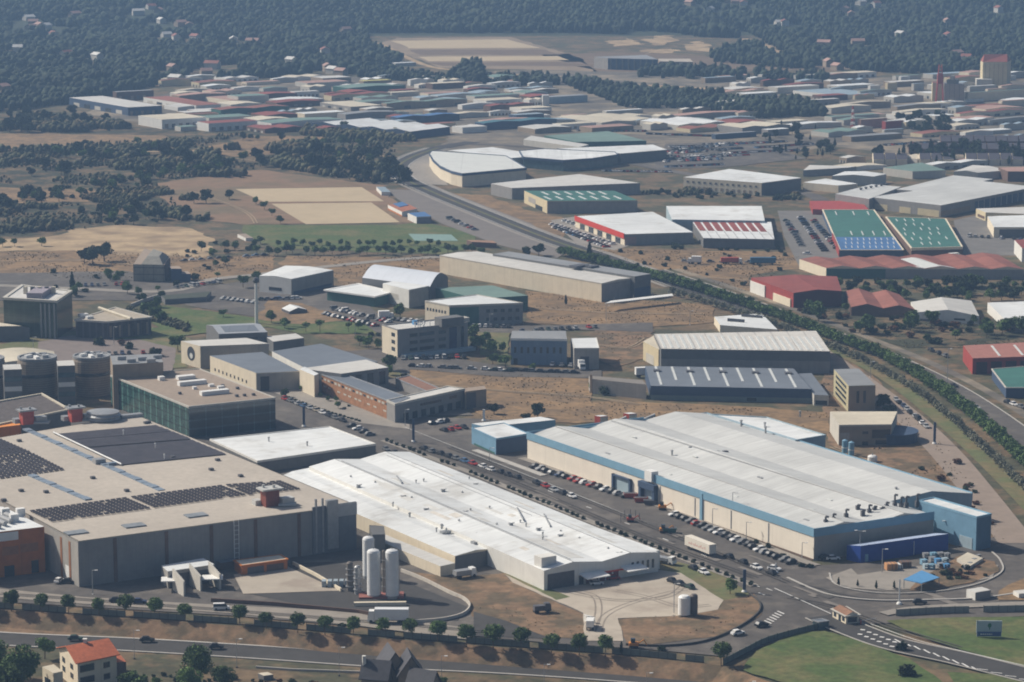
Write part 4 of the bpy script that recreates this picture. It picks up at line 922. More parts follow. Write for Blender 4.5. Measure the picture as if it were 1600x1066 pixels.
b.slab('AB', 0, 1, 0, .96, w_grey, 'side_wall', .05); b.slab('DA', .3, .7, .2, .4, glass_dark, 'window', .06); b.slab('AB', .05, .95, 0, .22, w_navy, 'dark_base', .08)
b = Bld('cream_office', 'two-storey cream office with small windows and pale flat roof', 'office', (702, 478), (817, 474), (664, 471), 510, roof_white, w_cream, C=(745, 461), par=(.3, .3, .1, .4), parm=w_offw)
b.slab('AB', 0, 1, 0, .95, w_grey, 'front_wall', .05); b.slab('AB', .0, .4, .05, .9, w_green, 'green_glazing', .1)
for i in range(7): b.slab('DA', .08 + i * .12, .14 + i * .12, .58, .72, glass_dark, 'window', .07)
for i in range(5):
    for j in range(2): b.slab('AB', .5 + i * .1, .55 + i * .1, .2 + .4 * j, .36 + .4 * j, glass_dark, 'window', .1)
b = Bld('green_hall', 'green-roofed hall behind the cream two-storey office', 'hall', (745, 467), (825, 462), (680, 450), 490, roof_green2, w_green, C=(770, 446))
# campus left
b = Bld('glass_office', 'dark green glass office block with framed flat roof and rooftop plant', 'office', (88, 471), (112, 455), (5, 466), 530, roof_offw, M('green_curtain', (.06, .085, .055), .2, .3, .3, spec=.6, joints=((2.5, .2, -.5), (3, .2, .4))), C=(34, 446), par=(.4, .6, .4, 1.4), parm=w_offw)
b.slab('AB', 0, 1, 0, .93, glass_dark, 'curtain_wall', .1)
for u in (.7, .78, .86, .95): b.slab('DA', u, u + .025, 0, .92, metal_grey, 'pilaster', .5)
u = b.unit(62, 462, 18, 7, 2.6, M('lilac_plant', (.30, .27, .31), .7, .2, .6), 'roof_plant')
for k in range(5): b.unit(40 + k * 11, 459, 1.6, 1.6, 3.2, metal_dark if k % 2 else roof_cream, 'roof_unit')
b = Bld('round_office', 'low office with fan-shaped pale roof and dark recessed windows', 'office', (168, 503), (236, 496), (118, 500), 531, M('fan_roof', (.40, .35, .28), .8, .12, .3), M('recessed_wall', (.06, .055, .06), .7, .2, .3, joints=((3.2, .8, -.9), (0, 0, 0))), C=(180, 481), par=(.3, .5, .5, .4), parm=w_offw)
for i in range(9): b.slab('AB', .04 + i * .105, .09 + i * .105, .1, .75, glass_dark if i % 2 else w_tan, 'window', .1)
b.unit(130, 495, 4, 2.5, 1.4, white_paint); b.unit(140, 498, 3, 2, 1.2, white_paint)
m = MB(); q0 = P(155, 480, b.h + 1); q1 = P(205, 497, b.h + 1); m.tube((q0.x, q0.y, b.h + .6), (q1.x, q1.y, b.h + .6), .8, n=6); m.build('roof_rib', roof_cream, b.e)
b = Bld('low_office', 'low office with pale slanted roof at the left edge of the campus', 'office', (34, 513), (46, 512), (-60, 514), 533, roof_cream, w_dgrey, C=(-60, 495), mono=-1, along='D', rise=1.0)
b = Bld('stepped_building', 'pyramid-topped building with stepped panel front in the dry field', 'building', (257, 414), (266, 402), (208, 413), 441, roof_brown, M('stepped_panels', (.27, .25, .20), .8, .2, .3, joints=((5, .4, .3), (3.4, .5, .45))), C=(226, 388), mono=0)
m = MB(); zt = b.h; pts = [b.A, b.B, b.C, b.D]
ra = b.A.lerp(b.C, .42); rb = b.B.lerp(b.D, .42)
q = [b.D.lerp(b.A, .25), b.D.lerp(b.A, .95), b.C.lerp(b.B, .95), b.C.lerp(b.B, .3)]
top = [v.lerp((q[0] + q[2]) / 2, .45) for v in q]
m.hexa([Vector((v.x, v.y, zt)) for v in q] + [Vector((v.x, v.y, zt + 3.2)) for v in top]); m.build('sloping_roof', M('stepped_roof', (.24, .23, .2), .7, .2, .4), b.e)
b.slab('AB', 0, 1, 0, 1, M('black_wall', (.04, .04, .05), .7, .1, .5), 'side_wall', .05)
for k, (x, y, yb, w_) in enumerate(((268, 420, 441, 12), (284, 428, 441, 10))):
    b2 = Bld('low_annex', 'low dark annex stepping down ' + ('beside the pyramid-topped building' if k == 0 else 'at the far right of the pyramid-topped building'), 'annex', (x, y), (x + w_ + 4, y), (x - 4, y - 4), yb, roof_brown, w_navy)
# sports pavilions by the pitches
b = Bld('pavilion', 'small pavilion with blue roof and orange gable right of the sand pitches', 'pavilion', (628, 331), (652, 326), (606, 320), 339, M('pavilion_roof', (.36, .14, .08), .8, .2, .3), w_white, C=(636, 318)); b.rslab(.3, .9, .5, .95, roof_blue, 'blue_roof_panel', .3); b.slab('DA', 0, 1, 0, .3, w_orange, 'base_panel', .1)
b = Bld('pavilion', 'blue-roofed white pavilion nearest to the lawn right of the sand pitches', 'pavilion', (651, 339), (674, 338), (637, 333), 350, roof_blue, w_white, C=(663, 331)); b.slab('AB', 0, 1, 0, .9, M('mauve_wall', (.22, .2, .24), .7, .1, .5), 'front_wall', .1)
b = Bld('shed', 'little brown-roofed shed beside the lawn and grey plaza', 'shed', (737, 378), (776, 380), (729, 375), 386, M('shed_roof', (.3, .18, .12), .8, .2, .5), w_brown, C=(770, 376))
b = Bld('shed', 'small white shed with dark roof in the field above the pyramid-topped building', 'shed', (384, 372), (396, 372), (371, 366), 377, roof_brown, w_white, C=(384, 365))
# middle right
b = Bld('warehouse', 'warehouse with white ribbed roof facing down the slope, behind the blue-grey roof', 'warehouse', (1033, 545), (1297, 549), (1022, 522), 580, M('ribbed_roof', (.60, .58, .54), .6, .1, .2, joints=((0, 0, 0), (7, .6, .25))), w_dgrey, C=(1275, 517), mono=0, n=0)
for i in range(23): b.rslab(.02 + i * .0425, .035 + i * .0425, .05, .95, skyl, 'skylight', .15)
b.slab('AB', 0, 1, 0, .55, w_grey, 'lower_cladding', .08)
for u in (.3, .42, .58): b.slab('AB', u, u + .08, 0, .3, w_concrete, 'door', .1)
b = Bld('gable_block', 'cream gable front block at the left end of the white ribbed roof', 'warehouse', (1029, 546), (1035, 545), (1005, 534), 575, roof_cream, w_cream2, C=(1022, 524)); b.slab('DA', .2, .7, 0, .5, w_offw, 'door', .06)
b = Bld('warehouse', 'long blue-grey roofed warehouse with pale skylight strips on its roof', 'warehouse', (1017, 603), (1268, 608), (1008, 572), 625, roof_bluegrey, w_navy, C=(1240, 576), n=0)
for i in range(9):
    b.rslab(.06 + i * .105, .075 + i * .105, (.05 if i % 2 == 0 else .3), .98, skyl, 'skylight', .15)
    if i % 2 == 0: b.rslab(.045 + i * .105, .09 + i * .105, .7, .78, metal_dark, 'ridge_vent', .6)
b.slab('AB', 0, 1, 0, .35, M('teal_grey_wall', (.16, .20, .20), .8, .1, .3), 'lower_cladding', .06)
b.slab('AB', .6, .66, .05, .3, glass_dark, 'opening', .1)
b = Bld('warehouse_annex', 'lower lean-to right end of the blue-grey roofed warehouse', 'annex', (1272, 617), (1295, 618), (1244, 584), 634, roof_bluegrey, w_offw, C=(1268, 583)); b.slab('AB', .1, .9, .1, .5, glass_dark, 'opening', .06)
b = Bld('boundary_store', 'low concrete walled yard left of the blue-grey roofed warehouse', 'yard wall', (922, 592), (1010, 601), (920, 587), 615, M('yard_top', (.22, .2, .18), .9, .1, .2), w_concrete, C=(1004, 594)); b.slab('AB', .0, .04, 0, 1.3, w_tan, 'gate_post', .2)
b = Bld('office_building', 'narrow yellowish four-storey office with dark window bands and slate roof', 'office', (1326, 603), (1368, 602), (1303, 577), 645, roof_grey, M('olive_cream_wall', (.42, .38, .24), .8, .1, .3), C=(1342, 576))
b.slab('AB', 0, 1, 0, .97, w_tan, 'end_wall', .06)
for u in (.3, .55): b.slab('AB', u, u + .1, .35, .8, glass_dark, 'window', .09)
for j in range(4): b.slab('DA', .15, .85, .16 + j * .21, .26 + j * .21, glass_dark, 'window_band', .08)
b = Bld('curved_front_building', 'pale-roofed building with curved dark glazed front near the blue silos', 'building', (1311, 664), (1393, 663), (1297, 643), 697, roof_cream, w_offw, C=(1402, 643), curve=0)
b.slab('AB', 0, 1, 0, .93, w_tan, 'front_wall', .05)
for u0, u1, z0_, z1_ in ((.45, .56, .55, .68), (.63, .98, .35, .75), (.45, .56, .02, .2), (.7, 1, .05, .25), (.02, .2, .3, .62)): b.slab('AB', u0, u1, z0_, z1_, glass_dark if u0 > .1 else w_concrete, 'window', .09)
p = P(1398, 694); m = MB(); m.lathe((p.x, p.y + 6, 0), [(9, 0), (9, 3.5)], 20); m.lathe((p.x, p.y + 6, 3.5), [(9.4, 0), (9.4, .4), (0.001, .5)], 20); m.build('curved_bay', w_navy, b.e)
for i, (x, yt, yb) in enumerate(((1320, 686, 709), (1330, 689, 713))):
    p = P(x, yb); h = HT(x, yt, yb); e = empty('silo', p, ('left' if i == 0 else 'right') + ' one of two short blue silos behind the pale-roofed factory', 'silo', 'blue silos')
    MB().lathe((p.x, p.y, 0), [(1.05, 0), (1.05, h * .9), (.0001, h)], 16).build('vessel', fascia_blue, e); MB().lathe((p.x, p.y, h * .4), [(1.05, 0), (1.15, 0), (1.15, .3), (1.05, .3)], 16).build('band', white_paint, e)
p = P(1363, 722); e = empty('tank', p, 'squat white tank behind the blue edge of the pale-roofed factory', 'tank')
MB().lathe((p.x, p.y, 0), [(1.7, 0), (1.7, 2.0), (1.2, 2.4), (.001, 2.5)], 16).build('vessel', white_paint, e); MB().tube((p.x, p.y, 2.4), (p.x, p.y, 3.1), .2, n=6).build('valve', metal_grey, e)
b = Bld('small_office', 'small cream office with white roof above the ribbed white roof', 'office', (1125, 508), (1215, 515), (1116, 495), 520, roof_white, w_cream, C=(1190, 490)); b.unit(1150, 503, 8, .6, 1.4, metal_dark); b.unit(1175, 496, 10, .6, 1.2, metal_dark)
# red roofs to the right
b = Bld('warehouse', 'dark red warehouse with small white front bay near the avenue', 'warehouse', (1240, 458), (1315, 455), (1174, 434), 482, roof_red, M('maroon_wall', (.10, .03, .035), .8, .15, .3), C=(1308, 432), n=1, along='D', rise=1.2)
b.slab('DA', 0, 1, 0, 1, w_red, 'side_wall', .05); b.slab('DA', .0, .35, 0, .8, w_white, 'white_bay', .6); b.slab('DA', .55, .95, .0, .55, w_cream, 'door', .6)
b = Bld('warehouse', 'rust-red warehouse with three-bay zigzag roof right of the dark red one', 'warehouse', (1330, 480), (1430, 484), (1320, 455), 494, roof_rust, w_brown, C=(1405, 460), n=2, along='D', rise=1.8)
b = Bld('warehouse', 'white warehouse with gabled front right of the zigzag rust-red roof', 'warehouse', (1433, 488), (1530, 494), (1423, 472), 502, roof_offw, w_white, C=(1518, 470), n=1, along='D', rise=2); b.slab('AB', .6, .78, .4, .6, glass_dark, 'window', .08); b.slab('AB', .05, .4, 0, .3, w_dgrey, 'opening', .08)
b = Bld('warehouse', 'white-walled warehouse with pale roof cut by the right edge', 'warehouse', (1574, 503), (1640, 506), (1543, 473), 519, roof_white, w_white, C=(1630, 470)); b.slab('AB', 0, 1, 0, .95, w_grey, 'front_wall', .06)
b = Bld('row_warehouse', 'long row warehouse with faded red and pale roof sections and cream end', 'warehouse', (1291, 419), (1600, 421), (1249, 405), 435, roof_rust, w_cream, C=(1560, 398), n=6, along='D', rise=1.3)
b.slab('AB', .0, 1, 0, .95, w_green, 'front_wall', .06); b.slab('AB', .3, 1, 0, .96, w_grey, 'front_panel', .1)
b.rslab(.47, .50, .02, .98, roof_white, 'pale_sheet', .15)
for k in range(2): b.rslab(.503 + k * .0, .58, .02, .98, skyl, 'pale_sheet', .15) if k == 0 else b.rslab(.585, .66, .02, .98, skyl, 'pale_sheet', .15)
b = Bld('warehouse', 'green and blue roofed warehouse with rows of small skylights', 'warehouse', (1312, 391), (1412, 391), (1285, 328), 402, roof_green, w_navy, C=(1366, 328), par=(.2, .1, .2, .6), parm=w_cream)
b.rslab(.0, .985, .0, .3, roof_blue, 'blue_roof', .1); b.slab('DA', .62, 1, 0, 1.1, w_red, 'red_end', .4)
for i in range(9):
    for v in (.04, .13, .22): b.rslab(.1 + i * .095 + (v * .3), .112 + i * .095 + v * .3, v, v + .05, skyl, 'skylight', .3)
for i in range(4): b.rslab(.3 + i * .18, .315 + i * .18, .34, .44, skyl, 'skylight', .3)
for u in (.1, .4, .65): b.rslab(u + .1, u + .115, .85, .95, skyl, 'skylight', .3)
b = Bld('warehouse', 'green-roofed warehouse with scattered skylights and cream front edge', 'warehouse', (1424, 388), (1504, 386), (1384, 339), 402, roof_green, w_brown, C=(1478, 342), par=(.2, .3, .2, .6), parm=w_cream)
for i in range(5):
    for j in range(6):
        if (i * 7 + j * 3) % 4: b.rslab(.1 + i * .17 + (j % 2) * .06, .113 + i * .17 + (j % 2) * .06, .08 + j * .15, .16 + j * .15, skyl, 'skylight', .3)
b.slab('AB', 0, 1, .75, 1.05, w_cream, 'front_band', .3)
b = Bld('showroom', 'red-roofed shop row with cream posts above the green roofs', 'shop', (1270, 327), (1360, 330), (1265, 314), 336, M('bright_red_roof', (.36, .06, .05), .6, .15, .3), w_red, C=(1345, 314)); 
b = Bld('factory', 'very large grey-roofed factory with sawtooth monitors at the upper right', 'factory', (1470, 321), (1618, 292), (1360, 308), 340, roof_pale2, w_grey, C=(1535, 283))
for u0, u1, z0_, z1_ in ((.06, .25, .0, .5), (.42, .58, 0, .5), (.68, .98, 0, .55)): b.slab('DA', u0, u1, z0_, z1_, w_cream2, 'cream_panel', .1)
b.slab('AB', .35, 1, 0, .75, w_navy, 'dark_glazing', .1)
for i in range(10): b.slab('AB', .38 + i * .06, .39 + i * .06, 0, .75, metal_grey, 'mullion', .2)
b.slab('AB', 0, .3, .1, .5, w_tan, 'panel', .1)
b = Bld('factory_hall', 'raised grey-roofed hall with round vents behind the very large factory', 'hall', (1358, 311), (1408, 292), (1305, 303), 330, roof_pale2, w_grey, C=(1362, 288)); 
for i in range(6): b.vent(1345 + i * 8, 297 - i * 1.5, .7, 1, metal_dark)
b = Bld('factory_hall', 'long grey-roofed hall with dark monitor strip behind the very large factory', 'hall', (1448, 300), (1552, 280), (1400, 296), 318, roof_pale2, w_grey, C=(1490, 274), h=None)
b = Bld('factory', 'white-roofed workshop with cream gable front at the right edge', 'workshop', (1553, 355), (1640, 355), (1543, 338), 372, roof_white, w_cream, C=(1640, 335)); b.slab('AB', .1, 1, 0, .8, w_dgrey, 'front_wall', .06)
b = Bld('workshop', 'cream workshop with brown bays above the white-roofed workshop at right', 'workshop', (1540, 332), (1640, 336), (1525, 326), 346, roof_offw, w_cream2, C=(1640, 322)); b.slab('DA', .2, .9, .2, .5, w_brown, 'window_band', .1)
b = Bld('red_roof_building', 'small red-roofed building with white gable at the far right', 'building', (1597, 388), (1640, 390), (1585, 375), 410, roof_red, w_white, C=(1640, 372))
b = Bld('warehouse', 'red-walled warehouse with brick-red roof and dark roller doors', 'warehouse', (1520, 560), (1640, 556), (1505, 540), 585, M('brick_red_roof', (.34, .15, .12), .8, .15, .3), w_red, C=(1640, 533))
for i in range(5): b.slab('AB', .05 + i * .19, .19 + i * .19, 0, .75, M('dark_shutter', (.06, .03, .03), .6, .1, .4, joints=((0, 0, 0), (.6, .1, .3))), 'roller_door', .08)
for u in (.35, .65): b.rslab(u, u + .03, .1, .9, skyl, 'skylight', .15)
b = Bld('green_building', 'dark green-roofed building in front of the red-walled warehouse', 'building', (1572, 606), (1650, 606), (1550, 577), 622, roof_green, w_navy, C=(1640, 570), par=(.2, .2, .3, .2), parm=w_offw)
# estate above the avenue
b = Bld('car_showroom', 'white-roofed showroom with red fascia over its cream front', 'showroom', (976, 366), (1083, 363), (899, 338), 384, roof_white, w_cream, C=(1020, 331))
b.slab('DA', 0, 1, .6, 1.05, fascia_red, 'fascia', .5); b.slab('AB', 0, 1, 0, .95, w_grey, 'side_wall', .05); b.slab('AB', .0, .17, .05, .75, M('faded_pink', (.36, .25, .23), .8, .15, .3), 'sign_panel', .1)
for i in range(5): b.slab('DA', .1 + i * .18, .2 + i * .18, .02, .5, glass_dark, 'window', .1)
b = Bld('warehouse', 'white-roofed warehouse behind the row of dark red roof panels', 'warehouse', (1050, 343), (1195, 345), (1041, 322), 362, roof_white, w_paleblue, C=(1190, 322))
b = Bld('warehouse', 'warehouse with a row of dark red roof panels and grey front wall', 'warehouse', (1099, 372), (1210, 374), (1080, 344), 388, roof_white, w_dgrey, C=(1205, 347))
for i in range(8): b.rslab(.02 + i * .125, .11 + i * .125, .4, .92, roof_red, 'red_panel', .15)
for i in range(8): b.rslab(.112 + i * .125, .12 + i * .125, .0, .4, metal_grey, 'roof_joint', .12)
b = Bld('warehouse', 'large white-roofed warehouse with arcaded cream front, upper middle right', 'warehouse', (1190, 286), (1252, 278), (1068, 277), 306, roof_white, w_cream, C=(1140, 264))
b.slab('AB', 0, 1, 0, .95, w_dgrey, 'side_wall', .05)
for i in range(13): b.slab('DA', .04 + i * .073, .07 + i * .073, .1, .35, w_tan, 'opening', .1); b.slab('DA', .04 + i * .073, .07 + i * .073, .6, .75, w_dgrey, 'window', .1)
b = Bld('warehouse', 'green-roofed warehouse with slanted skylights and cream front', 'warehouse', (855, 314), (996, 313), (819, 298), 334, roof_green, w_cream2, C=(960, 298))
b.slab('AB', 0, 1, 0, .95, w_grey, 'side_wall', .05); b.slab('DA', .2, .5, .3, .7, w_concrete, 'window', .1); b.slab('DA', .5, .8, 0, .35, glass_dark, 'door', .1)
for i in range(7):
    b.rslab(.06 + i * .13, .085 + i * .13, .1, .4, skyl, 'skylight', .2)
    if i > 0: b.rslab(.02 + i * .13, .045 + i * .13, .55, .85, skyl, 'skylight', .2)
b = Bld('warehouse', 'wide pale-roofed warehouse behind the green roof with slanted skylights', 'warehouse', (800, 294), (1000, 286), (767, 287), 312, roof_offw, w_grey, C=(905, 272), n=0)
# curved white building
pts = [(820, 262), (710, 272), (690, 262), (676, 250), (672, 238), (690, 234), (790, 244)]
def poly_bld(name, label, cat, px, yb, roof, wall, rim=None, idx=1, group=None):
    h = HT(px[idx][0], px[idx][1], yb); q = [P(x, y, h) for x, y in px]; c = sum(q, Vector()) / len(q); c.z = 0
    e = empty(name, c, label, cat, group); m = MB(); mr = MB()
    ar = sum(q[i].x * q[(i + 1) % len(q)].y - q[(i + 1) % len(q)].x * q[i].y for i in range(len(q)))
    if ar < 0: q = q[::-1]
    for i in range(len(q)): m.wallquad(q[i], q[(i + 1) % len(q)], 0, h)
    m.build('wall', wall, e); mr.poly([(v.x, v.y, h + .02) for v in q]); mr.build('roof', roof, e)
    if rim:
        m = MB(); cc = sum(q, Vector()) / len(q)
        for i in range(len(q)):
            a, b_ = q[i], q[(i + 1) % len(q)]; a2 = a + (a - cc).normalized() * .6; b2 = b_ + (b_ - cc).normalized() * .6
            m.wallquad(a2, b2, h - 1.2, h + .4); m.poly([(a2.x, a2.y, h + .4), (b2.x, b2.y, h + .4), (b_.x, b_.y, h + .4), (a.x, a.y, h + .4)]); m.wallquad(b_, a, h, h + .4)
        m.build('rim', rim, e)
    return e, q, h
poly_bld('curved_building', 'white-roofed building with curved cream front beside the bend of the main road', 'building', [(822, 263), (722, 272), (705, 268), (688, 260), (677, 250), (671, 240), (675, 236), (790, 244)], 293, M('curved_white_roof', (.64, .66, .64), .6, .06, .15, joints=((12, .3, .1), (12, .3, .1))), w_cream, w_navy)
b = Bld('hall', 'flat white-roofed hall behind the curved building', 'hall', (800, 247), (850, 243), (700, 235), 262, roof_white, w_offw, C=(770, 230))
poly_bld('glass_showroom', 'dark green glass showroom with wavy pale roof right of the curved building', 'showroom', [(818, 246), (880, 251), (925, 248), (965, 242), (960, 238), (850, 233), (812, 236)], 268, roof_white, glass_blue, w_navy, idx=1)
b = Bld('hall', 'grey-walled hall with pale roof right of the dark green glass showroom', 'hall', (970, 240), (1042, 234), (870, 232), 256, roof_white, w_dgrey, C=(1020, 226))
b = Bld('green_hall', 'flat green-roofed hall behind the dark green glass showroom', 'hall', (900, 222), (1010, 220), (850, 212), 232, roof_green2, w_green, C=(950, 205))
b = Bld('pale_hall', 'low pale-roofed hall left of the flat green roof', 'hall', (905, 230), (920, 226), (818, 218), 240, roof_offw, w_offw, C=(830, 212))
# small halls in the right middle
for k, (A_, B_, D_, C_, yb, rf, wl, lab) in enumerate([
    ((1310, 290), (1340, 287), (1255, 285), (1290, 279), 302, roof_white, w_cream, 'small white-roofed hall just right of the arcaded warehouse'),
    ((1365, 276), (1385, 272), (1300, 275), (1320, 268), 290, roof_white, w_offw, 'small cream-edged hall behind the small white-roofed hall'),
    ((1325, 262), (1338, 260), (1255, 266), (1265, 258), 272, roof_offw, w_grey, 'pale flat hall with grey wall at the upper right'),
    ((1426, 268), (1478, 266), (1380, 262), (1440, 254), 280, roof_green2, w_offw, 'grey-green roofed workshop row above the very large factory'),
    ((1528, 270), (1575, 266), (1490, 268), (1520, 258), 282, roof_offw, w_offw, 'pale hip-roofed hall above the very large factory'),
    ((1575, 268), (1640, 268), (1560, 262), (1640, 260), 284, roof_pinkish, w_brown, 'maroon-fronted hall at the right edge')]):
    Bld('hall', lab, 'hall', A_, B_, D_, yb, rf, wl, C=C_, n=1 if k in (1, 4) else 0, along='B', rise=1.0)
# ================================================================== the far estate: one building per line
def far(x0, xa, x1, ye, yb, roof, wall, label, n=0, name='warehouse', rise=1.0, al='D', cat='warehouse', det=0, fD=.85, wall2=None):
    sD = (ye + 260) / (xa + 1966) * fD; sB = (ye + 270) / (8145 - xa)
    b = Bld(name, label, cat, (xa, ye), (x1, ye - (x1 - xa) * sB), (x0, ye - (xa - x0) * sD), yb, roof, wall, n=n, along=al, rise=rise)
    if wall2: b.slab('AB', 0, 1, 0, .97, wall2, 'front_wall', .06)
    if det & 1:
        for i in range(5): b.slab('DA', .08 + i * .18, .18 + i * .18, .05, .5, glass_dark if i % 2 else w_offw, 'door', .12)
    if det & 2:
        for i in range(6): b.slab('AB', .06 + i * .16, .14 + i * .16, .08, .5, metal_dark if i % 2 else w_tan, 'door', .12)
    if det & 4:
        for i in range(5): b.rslab(.1 + i * .18, .13 + i * .18, .1, .8, skyl, 'skylight', .2)
    return b
Y_ = M('yellow_roof', (.50, .46, .14), .7, .1, .3)
